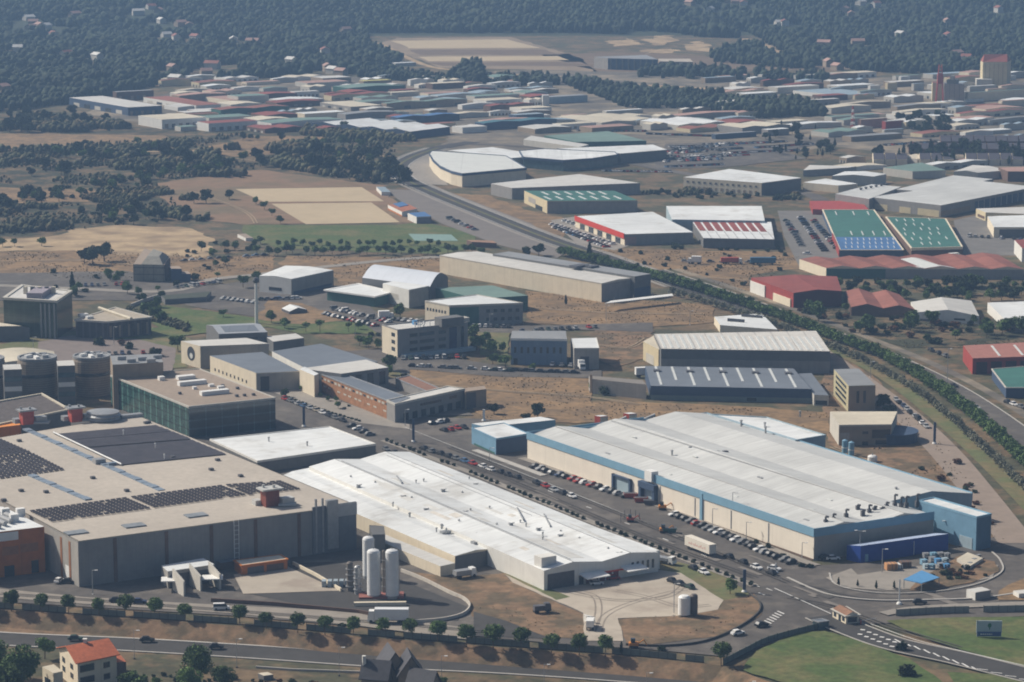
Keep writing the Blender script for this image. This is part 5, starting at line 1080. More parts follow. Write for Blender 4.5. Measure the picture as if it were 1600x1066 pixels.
FAR = [
 (108, 200, 253, 168, 181, roof_offw, w_navy, 'long blue-walled warehouse with pale roof, farthest left of the estate', 0, 1 + 2),
 (176, 182, 240, 144, 158, roof_grey, w_brown, 'grey warehouse with rusty pilasters behind the long blue-walled one', 0, 2),
 (224, 306, 345, 165, 173, roof_rust, w_white, 'long white-walled warehouse with rusty roof right of the blue-walled one', 0, 1),
 (216, 253, 322, 187, 202, roof_cream, w_white, 'low white warehouse with square dark opening in front of the rusty roof', 0, 2),
 (308, 326, 402, 193, 206, roof_red, w_white, 'red-roofed warehouse with grey side near the rough fields', 0, 2),
 (299, 359, 392, 157, 164, roof_pinkish, w_cream, 'long beige-walled warehouse with faded red roof', 0, 0),
 (355, 372, 420, 151, 163, roof_green2, w_offw, 'small pale green roofed workshop left of the estate centre', 0, 0),
 (330, 345, 452, 172, 184, roof_rust, w_green, 'rust-roofed warehouse with dark green walls', 2, 2),
 (268, 280, 355, 150, 160, roof_pinkish, w_tan, 'low faded red roof at the back left of the estate', 1, 0),
 (385, 400, 464, 149, 158, roof_red, w_brown, 'maroon-roofed long workshop at the back left', 1, 0),
 (453, 460, 499, 144, 154, roof_offw, w_white, 'square white block among the maroon roofs', 0, 2),
 (461, 480, 545, 130, 137, roof_pinkish, w_offw, 'long faded pink roof at the back of the estate', 0, 0),
 (415, 432, 503, 161, 169, roof_red, w_brown, 'dark maroon warehouse near the estate centre left', 1, 2),
 (385, 398, 446, 168, 176, roof_cream, w_offw, 'cream-roofed small warehouse beside the dark maroon one', 0, 0),
 (520, 545, 632, 138, 146, roof_green2, w_green, 'wide grey-green roof at the back of the estate', 1, 0),
 (560, 568, 612, 127, 133, Y_, w_tan, 'small yellow-roofed building at the back of the estate', 0, 0),
 (506, 518, 610, 150, 158, roof_red, w_cream2, 'long red-roofed warehouse with striped cream end', 2, 2),
 (603, 612, 655, 145, 152, roof_cream, w_offw, 'bright cream roof right of the long red roof', 0, 0),
 (500, 548, 597, 167, 174, roof_cream, w_grey, 'cream-roofed warehouse with grey front near the estate centre', 0, 1),
 (596, 604, 728, 162, 172, roof_green2, w_tan, 'long tan-walled warehouse with grey-green roof', 2, 2),
 (462, 476, 540, 178, 186, roof_white, w_cream, 'small bright white roof above the white zigzag roof', 0, 0),
 (527, 540, 620, 179, 188, roof_grey, w_grey, 'grey-roofed warehouse left of the blue roof', 1, 0),
 (610, 622, 718, 184, 194, roof_blue, w_navy, 'blue-roofed warehouse behind the white zigzag roof', 2, 0),
 (402, 424, 536, 193, 203, roof_green2, w_white, 'pale green roofed warehouse left of the white zigzag roof', 1, 1),
 (698, 708, 764, 179, 186, roof_cream, w_offw, 'cream and green roofed workshop right of the blue roof', 1, 0),
 (742, 756, 870, 193, 204, M('teal_roof', (.06, .16, .20), .6, .12, .2), w_navy, 'long teal-roofed warehouse right of the estate centre', 2, 0),
 (755, 766, 835, 166, 175, roof_red, w_brown, 'maroon double-gabled warehouse right of the estate centre', 2, 0),
 (672, 684, 762, 150, 158, roof_paleblue, w_offw, 'pale blue-green roofed warehouse in the back row', 1, 0),
 (665, 676, 727, 131, 140, roof_cream, w_brown, 'thin cream roof with dark side near the round tree clump', 0, 0),
 (724, 732, 770, 140, 147, roof_red, w_brown, 'small maroon roof right of the round tree clump', 1, 0),
 (728, 742, 812, 151, 158, roof_green2, w_offw, 'pale green low roof in the back row', 0, 0),
 (796, 815, 862, 170, 177, roof_cream, w_white, 'white-edged cream roof left of the tall white sign block', 0, 0),
 (795, 806, 850, 180, 190, roof_paleblue, w_navy, 'small pale blue roof in front of the white-edged cream roof', 0, 0),
 (846, 858, 918, 152, 163, roof_grey, w_paleblue, 'pinkish grey roof with pale blue front beside the pine belt', 0, 0),
 (870, 940, 1030, 192, 199, roof_cream, w_offw, 'long bright cream-roofed hall, left end of the white line of halls', 2, 0),
 (1000, 1060, 1140, 196, 204, roof_white, w_offw, 'bright white-roofed hall in the middle of the white line of halls', 2, 0),
 (1120, 1160, 1235, 200, 210, roof_cream, w_grey, 'cream-roofed hall at the right end of the white line of halls', 2, 0),
 (1046, 1062, 1165, 181, 190, roof_pinkish, w_grey, 'low pinkish grey workshop behind the white line of halls', 1, 0),
 (1112, 1118, 1182, 210, 218, roof_grey, w_navy, 'small blue-grey block in front of the white line of halls', 0, 0),
 (905, 925, 990, 200, 208, roof_pinkish, w_tan, 'small pinkish yard building near the flat green roof', 0, 0),
 (1239, 1310, 1372, 149, 155, roof_paleblue, w_white, 'pale grey-blue roofed hall with white front edge, upper right', 0, 0),
 (1200, 1215, 1280, 137, 147, roof_offw, w_offw, 'pale long hall left of the grey-blue roofed hall', 0, 0),
 (1254, 1262, 1312, 157, 168, roof_offw, w_grey, 'pale block with dark windows below the grey-blue roofed hall', 0, 2),
 (1311, 1320, 1392, 163, 172, roof_cream, w_tan, 'cream and tan workshop left of the grey silo block', 1, 0),
 (1392, 1402, 1470, 167, 176, roof_grey, w_tan, 'grey and tan workshop just below the grey silo block', 1, 0),
 (1288, 1300, 1374, 183, 190, roof_green2, w_offw, 'pale green roofed hall behind the red and white mast', 0, 0),
 (1340, 1345, 1386, 187, 201, roof_tan, M('salmon_wall', (.36, .22, .17), .8, .12, .3), 'salmon-walled block right of the red and white mast', 0, 0),
 (1378, 1384, 1412, 190, 203, roof_grey, w_red, 'dark maroon block beside the salmon-walled block', 0, 0),
 (1196, 1212, 1262, 191, 198, roof_cream, w_offw, 'cream-roofed small hall left of the mast', 0, 0),
 (1225, 1240, 1315, 196, 203, roof_white, w_offw, 'white-roofed small hall left of the mast, nearer one', 1, 0),
 (1190, 1200, 1233, 203, 213, roof_white, w_grey, 'white-roofed hall with grey wall beside the dark tree clump', 0, 0),
 (1408, 1416, 1450, 191, 202, roof_white, w_cream2, 'white and cream workshop in front of the dark grove', 1, 0),
 (1378, 1382, 1412, 203, 212, roof_paleblue, w_offw, 'pale blue block in front of the maroon block', 0, 0),
 (1508, 1512, 1640, 145, 160, roof_green2, w_cream, 'very long cream-walled factory below the white silo tower', 0, 0),
 (1560, 1566, 1640, 158, 168, roof_pinkish, w_cream, 'long pinkish roof at the right edge below the cream-walled factory', 0, 0),
 (1490, 1500, 1600, 178, 186, roof_red, w_cream, 'maroon-roofed row building at the upper right', 2, 2),
 (1540, 1546, 1640, 188, 196, roof_grey, w_offw, 'grey-roofed row building at the upper right edge', 1, 2),
 (1316, 1330, 1410, 214, 222, roof_grey, w_tan, 'low grey workshop beside the straight country road', 0, 0),
 (1240, 1246, 1292, 118, 128, roof_offw, w_offw, 'small pale hall under the hillside woods', 0, 0),
 (1290, 1296, 1340, 117, 125, roof_pinkish, w_tan, 'small pinkish hall under the hillside woods', 1, 0),
 (1404, 1408, 1422, 120, 127, roof_white, w_white, 'small white roof left of the grey silo block', 0, 0),
 (1383, 1387, 1402, 130, 143, roof_cream, w_cream2, 'small cream block left of the grey silo block', 0, 0),
 (1356, 1360, 1376, 134, 141, roof_white, w_white, 'small white block with grey roof line, upper right', 0, 0),
 (1424, 1428, 1444, 131, 142, roof_paleblue, w_offw, 'small pale blue block near the grey silo block', 0, 0),
 (1150, 1165, 1215, 147, 154, roof_white, w_offw, 'low white roof amid the bare strip, upper right', 0, 0),
 (1095, 1102, 1150, 122, 130, roof_paleblue, w_tan, 'low pale blue roof beyond the pine belt', 0, 0),
 (690, 700, 742, 121, 128, roof_green2, w_cream, 'small pale green roof above the round tree clump', 0, 0),
 (610, 618, 650, 99, 104, roof_white, w_offw, 'tiny white shed beside the terraced field', 0, 0),
 (575, 582, 606, 99, 103, roof_cream, w_cream, 'tiny cream shed under the dark woods edge', 0, 0),
 (518, 524, 552, 88, 93, roof_white, w_offw, 'tiny white shed in the woods left of the terraced field', 0, 0),
]
for x0, xa, x1, ye, yb, rf, wl, lab, n, det in FAR: far(x0, xa, x1, ye, yb, rf, wl, lab, n, det=det)
# the crowded back rows between them
FR = random.Random(31); USED = [(o.location.x, o.location.y, 0) for o in scene.objects if o.type == 'EMPTY' and o.get('category') in ('warehouse', 'workshop', 'hall', 'factory', 'building')]
FK = [(roof_red, w_brown, 'maroon-roofed'), (roof_white, w_offw, 'white-roofed'), (roof_white, w_offw, 'white-roofed'), (roof_green2, w_offw, 'grey-green roofed'), (roof_offw, w_tan, 'pale-roofed'), (roof_offw, w_white, 'pale-roofed'), (roof_cream, w_offw, 'cream-roofed'), (roof_pinkish, w_cream, 'faded pink-roofed'), (roof_paleblue, w_offw, 'pale blue roofed'), (roof_cream, w_white, 'cream-roofed'), (roof_rust, w_cream2, 'rusty-roofed')]
for (x0, x1, y0, y1, n_, where) in ((265, 865, 122, 206, 125, 'back rows of the far estate'), (1140, 1600, 118, 216, 125, 'rows of workshops at the upper right'), (860, 1240, 172, 206, 16, 'rows around the white line of halls'), (1255, 1600, 250, 275, 8, 'rows above the very large factory')):
    for t in range(n_ * 5):
        if n_ <= 0: break
        x = FR.uniform(x0, x1); y = FR.uniform(y0, y1); g_ = P(x, y); w_ = FR.uniform(16, 46)
        if 870 < x < 1130 and 125 < y < 172: continue
        if 1180 < x < 1300 and y > 155: continue
        if any(abs(g_.x - a) < (w_ + 24) * .5 and abs(g_.y - b_) < 21 for a, b_, c in USED): continue
        rf, wl, lab = FR.choice(FK); pxm = (y + 270) / 223.6; x1_ = x + w_ * pxm / 2; x0_ = x - w_ * pxm / 2; xa = x0_ + (x1_ - x0_) * FR.uniform(.08, .35)
        yb = y + 4; FB = [None]; FB[0] = far(x0_, xa, x1_, yb - FR.uniform(5, 9.5), yb, rf, wl, f'small {lab} workshop in the {where}', FR.choice([0, 1, 1, 2]), name='workshop', cat='workshop', det=FR.choice([0, 2, 1]))
        bo = FB[0].e; bo['group'] = f'{lab} workshops in the {where}'
        USED.append((g_.x, g_.y, 0)); n_ -= 1
b = Bld('warehouse', 'long white zigzag-roofed warehouse at the front of the far estate', 'warehouse', (640, 206), (703, 198), (486, 192), 218, roof_white, w_navy, C=(560, 186), n=4, along='B', rise=1.5)
b.slab('DA', 0, 1, 0, .5, w_offw, 'lower_wall', .1)
# unfinished block building on the terrace
b = Bld('block_building', 'blue-grey slab building with bare concrete end under the quarry', 'building', (950, 91), (1028, 93), (928, 89), 109, roof_grey, w_concrete, C=(1010, 86))
b.slab('AB', 0, 1, 0, .97, w_navy, 'front_wall', .1)
for i in range(8): b.slab('AB', .04 + i * .12, .07 + i * .12, 0, .95, w_dgrey, 'pier', .8)
b = Bld('block_building', 'beige unfinished slab building right of the blue-grey slab building', 'building', (1031, 96), (1083, 97), (1028, 92), 111, roof_tan, w_tan, C=(1078, 92))
for i in range(4): b.slab('AB', .15 + i * .22, .24 + i * .22, .2, .9, w_cream, 'panel', .3)
b = Bld('sign_block', 'tall white sign block standing over the roofs beside the pine belt', 'sign', (848, 149), (858, 149), (847, 148), 166, roof_white, w_white)
b = Bld('white_block', 'tall white block standing in front of the terraced field', 'building', (846, 118), (862, 118), (845, 117), 128, roof_white, w_white)
b.slab('AB', .2, .4, .3, .6, metal_dark, 'window', .2); b.slab('AB', .6, .8, .3, .6, metal_dark, 'window', .2)
# silo towers at the right
b = Bld('silo_tower', 'tall cream grain silo tower with red gabled roof at the upper right', 'silo', (1536, 97), (1574, 97), (1532, 95), 137, M('silo_red_roof', (.30, .09, .07), .7, .1, .3), w_cream2, C=(1580, 94))
m = MB(); A_, B_, C_, D_ = b.A, b.B, b.C, b.D; h = b.h; r1 = (A_ + D_) / 2 + Vector((2, 0, 6)); r2 = (B_ + C_) / 2 + Vector((-2, 0, 6)); h0 = Vector((0, 0, .05))
m.poly([A_ + h0, B_ + h0, r2, r1]); m.poly([C_ + h0, D_ + h0, r1, r2]); m.poly([D_ + h0, A_ + h0, r1]); m.poly([B_ + h0, C_ + h0, r2]); m.build('gable_roof', MATS['silo_red_roof'], b.e)
for i in range(5): b.slab('AB', .1 + i * .18, .11 + i * .18, .1, .95, w_tan, 'rib', .3)
b = Bld('silo_annex', 'low cream annex at the foot of the cream silo tower', 'annex', (1526, 124), (1550, 124), (1524, 122), 138, roof_offw, w_offw)
b = Bld('silo_block', 'grey ribbed silo block with narrow cream stair tower', 'silo', (1476, 131), (1507, 132), (1474, 129), 161, roof_grey, M('ribbed_silo', (.28, .24, .22), .9, .1, .3, joints=((4, .5, .35), (0, 0, 0))), C=(1504, 129))
b.slab('AB', .1, .6, 1, 1.22, w_dgrey, 'head_house', -.5, inn=8); b.slab('AB', .25, .45, 1.2, 1.42, w_concrete, 'head_tower', -.5, inn=5)
b = Bld('stair_tower', 'narrow cream tower attached left of the grey ribbed silo block', 'tower', (1457, 129), (1474, 129), (1456, 128), 158, roof_red, w_cream2)
e = empty('lattice_tower', P(1468, 160), 'red steel frame tower rising over the narrow cream tower', 'tower')
p = P(1468, 160); zb = b.h; zt = HT(1468, 101, 160)
m = MB()
for sx, sy in ((-3, -2), (3, -2), (3, 2), (-3, 2)): m.tube((p.x + sx, p.y + sy, 0), (p.x + sx * .35, p.y + sy * .35, zt), .55, .35, n=5)
m.build('mast', M('tower_red', (.36, .07, .06), .7, .1, .5), e)
m = MB()
for k in range(6):
    z = zb + (zt - zb) * k / 6; s_ = 1 - .65 * z / zt; m.box(p.x, p.y, z, 7 * s_, 5 * s_, .8); 
m.box(p.x, p.y, zb, 4.5, 3, (zt - zb) * .5)
m.build('platform', MATS['tower_red'], e)
def mast(x, yt, yb, label, r=.5):
    p = P(x, yb); h = HT(x, yt, yb); e = empty('lattice_mast', p, label, 'mast'); m = MB(); m2 = MB()
    for k in range(7):
        mm = m if k % 2 == 0 else m2
        for sx, sy in ((-1, -1), (1, -1), (0, 1)):
            f0 = 1 - .8 * k / 7; f1 = 1 - .8 * (k + 1) / 7
            mm.tube((p.x + sx * 1.6 * f0, p.y + sy * 1.6 * f0, h * k / 7), (p.x + sx * 1.6 * f1, p.y + sy * 1.6 * f1, h * (k + 1) / 7), r * .6, n=5)
        mm.box(p.x, p.y, h * (k + .5) / 7, 2.4 * (1 - .8 * k / 7), 2.4 * (1 - .8 * k / 7), .4)
    m.build('red_section', pipe_red, e); m2.build('white_section', white_paint, e)
mast(1332, 166, 200, 'red and white lattice mast among the far workshops')
# terraces of dark-roofed houses
for r_, (x0, x1, ye, yb, k, lab) in enumerate([(1365, 1600, 249, 259, 13, 'front'), (1420, 1605, 233, 240, 9, 'middle'), (1470, 1610, 221, 227, 8, 'rear')]):
    w_ = (x1 - x0) / k
    for i in range(k):
        if r_ == 0 and i in (3, 7): continue
        x = x0 + i * w_
        Bld('terraced_house', f'{ordn(i)} terraced house from the left in the {lab} row of dark-roofed houses', 'house', (x, ye), (x + w_ * .92, ye), (x - 2, ye - 9), yb, M('dark_house_roof', (.06, .055, .07), .8, .15, .3), w_cream if r_ == 0 else w_brown, C=(x + w_ * .92 - 2, ye - 9), n=1, along='B', rise=2.2, group='terraced houses at the upper right')
# small houses scattered over the wooded hillsides
HR = random.Random(3)
def house(x, y, label, group, w_=9, d_=8, h_=4.5, rf=None, wl=None, rz=None):
    p = PH(x, y); rz = HR.uniform(0, 3) if rz is None else rz
    e = empty('house', p, label, 'house', group)
    def W(a, b_, z): c, s_ = math.cos(rz), math.sin(rz); return Vector((p.x + c * a - s_ * b_, p.y + s_ * a + c * b_, p.z + z))
    m = MB(); q = [W(-w_ / 2, -d_ / 2, -2), W(w_ / 2, -d_ / 2, -2), W(w_ / 2, d_ / 2, -2), W(-w_ / 2, d_ / 2, -2)]
    t = [Vector((v.x, v.y, p.z + h_)) for v in q]; m.hexa(q + t); g0, g1 = W(-w_ / 2, 0, h_ + 2), W(w_ / 2, 0, h_ + 2)
    m.poly([t[3], t[0], g0]); m.poly([t[1], t[2], g1]); m.build('wall', wl, e)
    o = .5; m = MB(); a = [W(-w_ / 2 - o, -d_ / 2 - o, h_ - .3), W(w_ / 2 + o, -d_ / 2 - o, h_ - .3), W(w_ / 2 + o, d_ / 2 + o, h_ - .3), W(-w_ / 2 - o, d_ / 2 + o, h_ - .3)]
    g0, g1 = W(-w_ / 2 - o, 0, h_ + 2.2), W(w_ / 2 + o, 0, h_ + 2.2); m.poly([a[0], a[1], g1, g0]); m.poly([a[2], a[3], g0, g1]); m.build('roof', rf, e)
    return e
HP = [(45, 32), (52, 40), (62, 44), (72, 47), (84, 60), (48, 48), (117, 26), (90, 35), (28, 81), (104, 90), (112, 91), (152, 94), (158, 112), (4, 141), (236, 14), (216, 24), (248, 20), (262, 27), (252, 37), (266, 42), (282, 42), (296, 43), (247, 56), (260, 60), (275, 64), (305, 62), (345, 70), (365, 66), (395, 68), (308, 100), (332, 108), (346, 110), (270, 112), (282, 118), (275, 130), (333, 126), (425, 102), (455, 98), (508, 86), (540, 52), (552, 52), (512, 112), (520, 115), (533, 118), (322, 120),
      (1078, 9), (1138, 5), (1150, 6), (1162, 8), (1178, 9), (1110, 19), (1140, 30), (1120, 32), (1100, 42), (1218, 40), (1226, 41), (1252, 3), (1262, 8), (1282, 1), (1320, 20), (1330, 26), (1345, 8), (1358, 15), (1368, 12), (1288, 72), (1407, 60), (1416, 62), (1470, 62), (1482, 61), (1497, 60), (1494, 89), (1510, 94), (1340, 72), (1182, 54), (1178, 78), (1295, 105), (1308, 110), (1480, 38), (1560, 20)]
HP = [q for q in HP if HR.random() < .72]
for i, (x, y) in enumerate(HP):
    k = HR.choice([0, 0, 1, 2, 2]); side = 'left' if x < 700 else 'right'
    rf, wl, lab = [(roof_pinkish, w_tan, 'tile-roofed tan'), (roof_offw, w_offw, 'pale'), (roof_rust, w_offw, 'rust-roofed pale')][k]
    house(x, y, f'{lab} house among the trees on the {side} hillside', f'{lab} houses on the {side} hillside', HR.uniform(9, 14), HR.uniform(7, 9), HR.uniform(3.5, 6), rf, wl)
# ================================================================== trees
TR = random.Random(11)
def crown_mesh(name, n, rx, rz, leaf, mat, seed, clumps=9, cone=False, core=True):
    r = random.Random(seed); m = MB()
    cl = []
    for i in range(clumps):
        t = r.uniform(0, 6.283); u = r.uniform(-.75, .9); s_ = math.sqrt(1 - u * u) * r.uniform(.45, .75)
        if cone: s_ *= (1 - (u + .75) / 1.75) * 1.1 + .08
        cl.append((s_ * math.cos(t) * rx, s_ * math.sin(t) * rx, u * rz * .72, r.uniform(.36, .55) * (.6 if cone else 1)))
    if core:  # inner mass of bigger leaf sprays, keeps the crown from being see-through everywhere
        for i in range(n // 5):
            v = Vector((r.gauss(0, 1), r.gauss(0, 1), r.gauss(0, 1))).normalized() * r.uniform(.1, .62)
            if cone: v.x *= (.9 - v.z) * .7; v.y *= (.9 - v.z) * .7
            c = Vector((v.x * rx, v.y * rx, v.z * rz)); leafq(m, c, leaf * 2.0, r)
    for i in range(n):
        c = cl[i % clumps]; v = Vector((r.gauss(0, 1), r.gauss(0, 1), r.gauss(0, 1))).normalized() * (r.uniform(.55, 1.05))
        p = Vector((c[0] + v.x * c[3] * rx, c[1] + v.y * c[3] * rx, c[2] + v.z * c[3] * rz * .85))
        leafq(m, p, leaf * r.uniform(.6, 1.3), r)
    me = m.mesh(name, mat); return me
def leafq(m, c, s, r):
    a = Vector((r.gauss(0, 1), r.gauss(0, 1), r.gauss(0, 1))).normalized(); b = a.orthogonal().normalized(); b.rotate(__import__('mathutils').Quaternion(a, r.uniform(0, 6.28))); d = a.cross(b)
    m.poly([c - b * s, c - d * s * .6, c + b * s, c + d * s * .6])
def trunk_mesh(h, r0, top, seed, limbs=5):
    r = random.Random(seed); m = MB(); lean = Vector((r.uniform(-.1, .1), r.uniform(-.1, .1), 1)); m.tube((0, 0, -.3), lean * h, r0, r0 * .65, n=7)
    for k in range(limbs):
        t = 6.28 * k / limbs + r.uniform(-.4, .4); z = h * r.uniform(.75, 1.0); m.tube((lean.x * z, lean.y * z, z), (math.cos(t) * top * .55, math.sin(t) * top * .55, h + top * r.uniform(.4, .9)), r0 * .45, r0 * .12, n=5)
    return m.mesh('trunk', bark)
class Kind:
    def __init__(s, name, h, rx, rz, n, leaf, mat, seeds, trunk_h, tr=.14, cone=False, clumps=9):
        s.name = name; s.h = trunk_h; s.rz = rz
        s.c = [crown_mesh('crown', n, rx, rz, leaf, mat, sd, clumps, cone) for sd in seeds]
        s.t = [trunk_mesh(trunk_h + rz * .3, tr, rx * .8, sd) for sd in seeds]; s.zc = trunk_h + rz * .8
    def put(s, loc, label, group, cat='tree', scale=1.0, name=None):
        i = TR.randrange(len(s.c)); e = empty(name or s.name, loc, label, cat, group, TR.uniform(0, 6.28))
        sc = scale * TR.uniform(.9, 1.1); e.scale = (sc * TR.uniform(.92, 1.08), sc, sc * TR.uniform(.92, 1.08))
        c = bpy.data.objects.new('crown', s.c[i]); COL.objects.link(c); c.parent = e; c.location = (0, 0, s.zc)
        t = bpy.data.objects.new('trunk', s.t[i]); COL.objects.link(t); t.parent = e
        return e
K_round = Kind('round_tree', 5, 2.2, 1.9, 2000, .24, leaf_a, (1, 2, 3), 2.2, clumps=26)
K_hedge = Kind('avenue_tree', 5, 3.2, 2.3, 700, .42, leaf_a, (4, 5, 6), 1.2, clumps=14)
K_olive = Kind('young_tree', 4, 1.9, 1.8, 420, .30, leaf_c, (7, 8, 9), 1.0, .08, clumps=12)
K_dark = Kind('broad_tree', 9, 4.2, 3.6, 900, .55, leaf_b, (10, 11, 12), 2.2, .3)
K_bush = Kind('bush', 2, 2.3, 1.5, 300, .42, leaf_b, (13, 14, 15), .2, .1)
K_light = Kind('leafy_tree', 7, 3.3, 2.8, 700, .45, leaf_a, (16, 17, 18), 2.2, .22)
K_cyp = Kind('conifer', 9, 1.7, 4.8, 600, .40, leaf_b, (19, 20), .8, .2, cone=True, clumps=16)
K_small = Kind('clipped_bush', 1, .75, .6, 130, .20, leaf_b, (21, 22), .05, .05)
K_big = Kind('big_tree', 12, 4.6, 4.4, 3000, .34, leaf_a, (23, 24), 3.0, .35, clumps=16)
K_rust = Kind('rusty_shrub', 3, 2.4, 1.5, 300, .4, leaf_r, (25,), .4, .1)
K_palm = Kind('small_tree', 5, 1.8, 1.2, 240, .36, leaf_a, (26, 27), 3.0, .14)
# round trees along the lower edge
RT = [(-28, 934), (18, 937), (65, 940), (107, 943), (154, 946), (196, 945), (243, 949), (289, 953), (336, 955), (375, 959), (416, 965), (465, 971), (508, 974), (552, 976), (598, 977), (640, 981), (684, 986), (729, 992), (771, 996), (815, 998), (862, 1003), (905, 1005), (946, 1008), (1127, 1023)]
for i, (x, y) in enumerate(RT):
    if i == 8: continue
    K_round.put(P(x, y + 17), f'{ordn(i)} round green tree from the left in the row behind the panel fence', 'round trees behind the panel fence', scale=1.0 + .12 * (x > 650) - .1 * (i == 12))
K_small.put(P(534, 984), 'small dark clipped bush between two round trees behind the panel fence', None, 'bush', 2.0)
K_cyp.put(P(971, 1024), 'small conifer right of the round trees near the yard gate', None, scale=.42)
# avenue rows
def along(px, step, fn, off=0.0, j=0.0, smooth=6):
    c = offset_path(smoothpath([P(x, y) for x, y in px], smooth), off) if off else smoothpath([P(x, y) for x, y in px], smooth)
    d = 0; k = 0
    for i in range(len(c) - 1):
        L_ = (c[i + 1] - c[i]).length
        while d < L_:
            q = c[i].lerp(c[i + 1], d / L_); fn(k, Vector((q.x + TR.uniform(-j, j), q.y + TR.uniform(-j, j), 0))); k += 1; d += step * TR.uniform(.85, 1.15)
        d -= L_
H1 = [(878, 400), (940, 415), (1000, 432), (1060, 448), (1120, 467), (1190, 490), (1250, 512), (1310, 536), (1380, 563), (1440, 597), (1500, 640), (1560, 690), (1640, 765)]
along(H1, 5.2, lambda k, p: K_hedge.put(p, f'{ordn(k)} bushy green tree, counted from far, in the dense row along the avenue', 'bushy trees lining the avenue'), j=.4)
H2 = [(1050, 462), (1120, 482), (1190, 505), (1250, 528), (1310, 552), (1370, 580), (1425, 612), (1480, 655), (1540, 710), (1600, 768), (1660, 830)]
along(H2, 5.6, lambda k, p: K_olive.put(p, f'{ordn(k)} pale olive young tree, counted from far, in the row beside the grass strip', 'pale young trees beside the grass strip'), j=.4)
# clipped bushes on the central reservation
CR = [(604, 692), (740, 743), (900, 809), (1060, 873), (1182, 920)]
along(CR, 3.9, lambda k, p: (TR.random() < .9) and K_small.put(p + Vector((0, 0, .5)), f'{ordn(k)} dark clipped bush, counted from far, on the central reservation of the works street', 'clipped bushes on the central reservation', 'bush', 1.15), j=.3, smooth=2)
along([(446, 622), (500, 642), (562, 660)], 2.6, lambda k, p: K_small.put(p, f'{ordn(k)} dark bush from the left in the hedge line before the brick-fronted building', 'hedge line bushes', 'bush', 1.1), smooth=1)
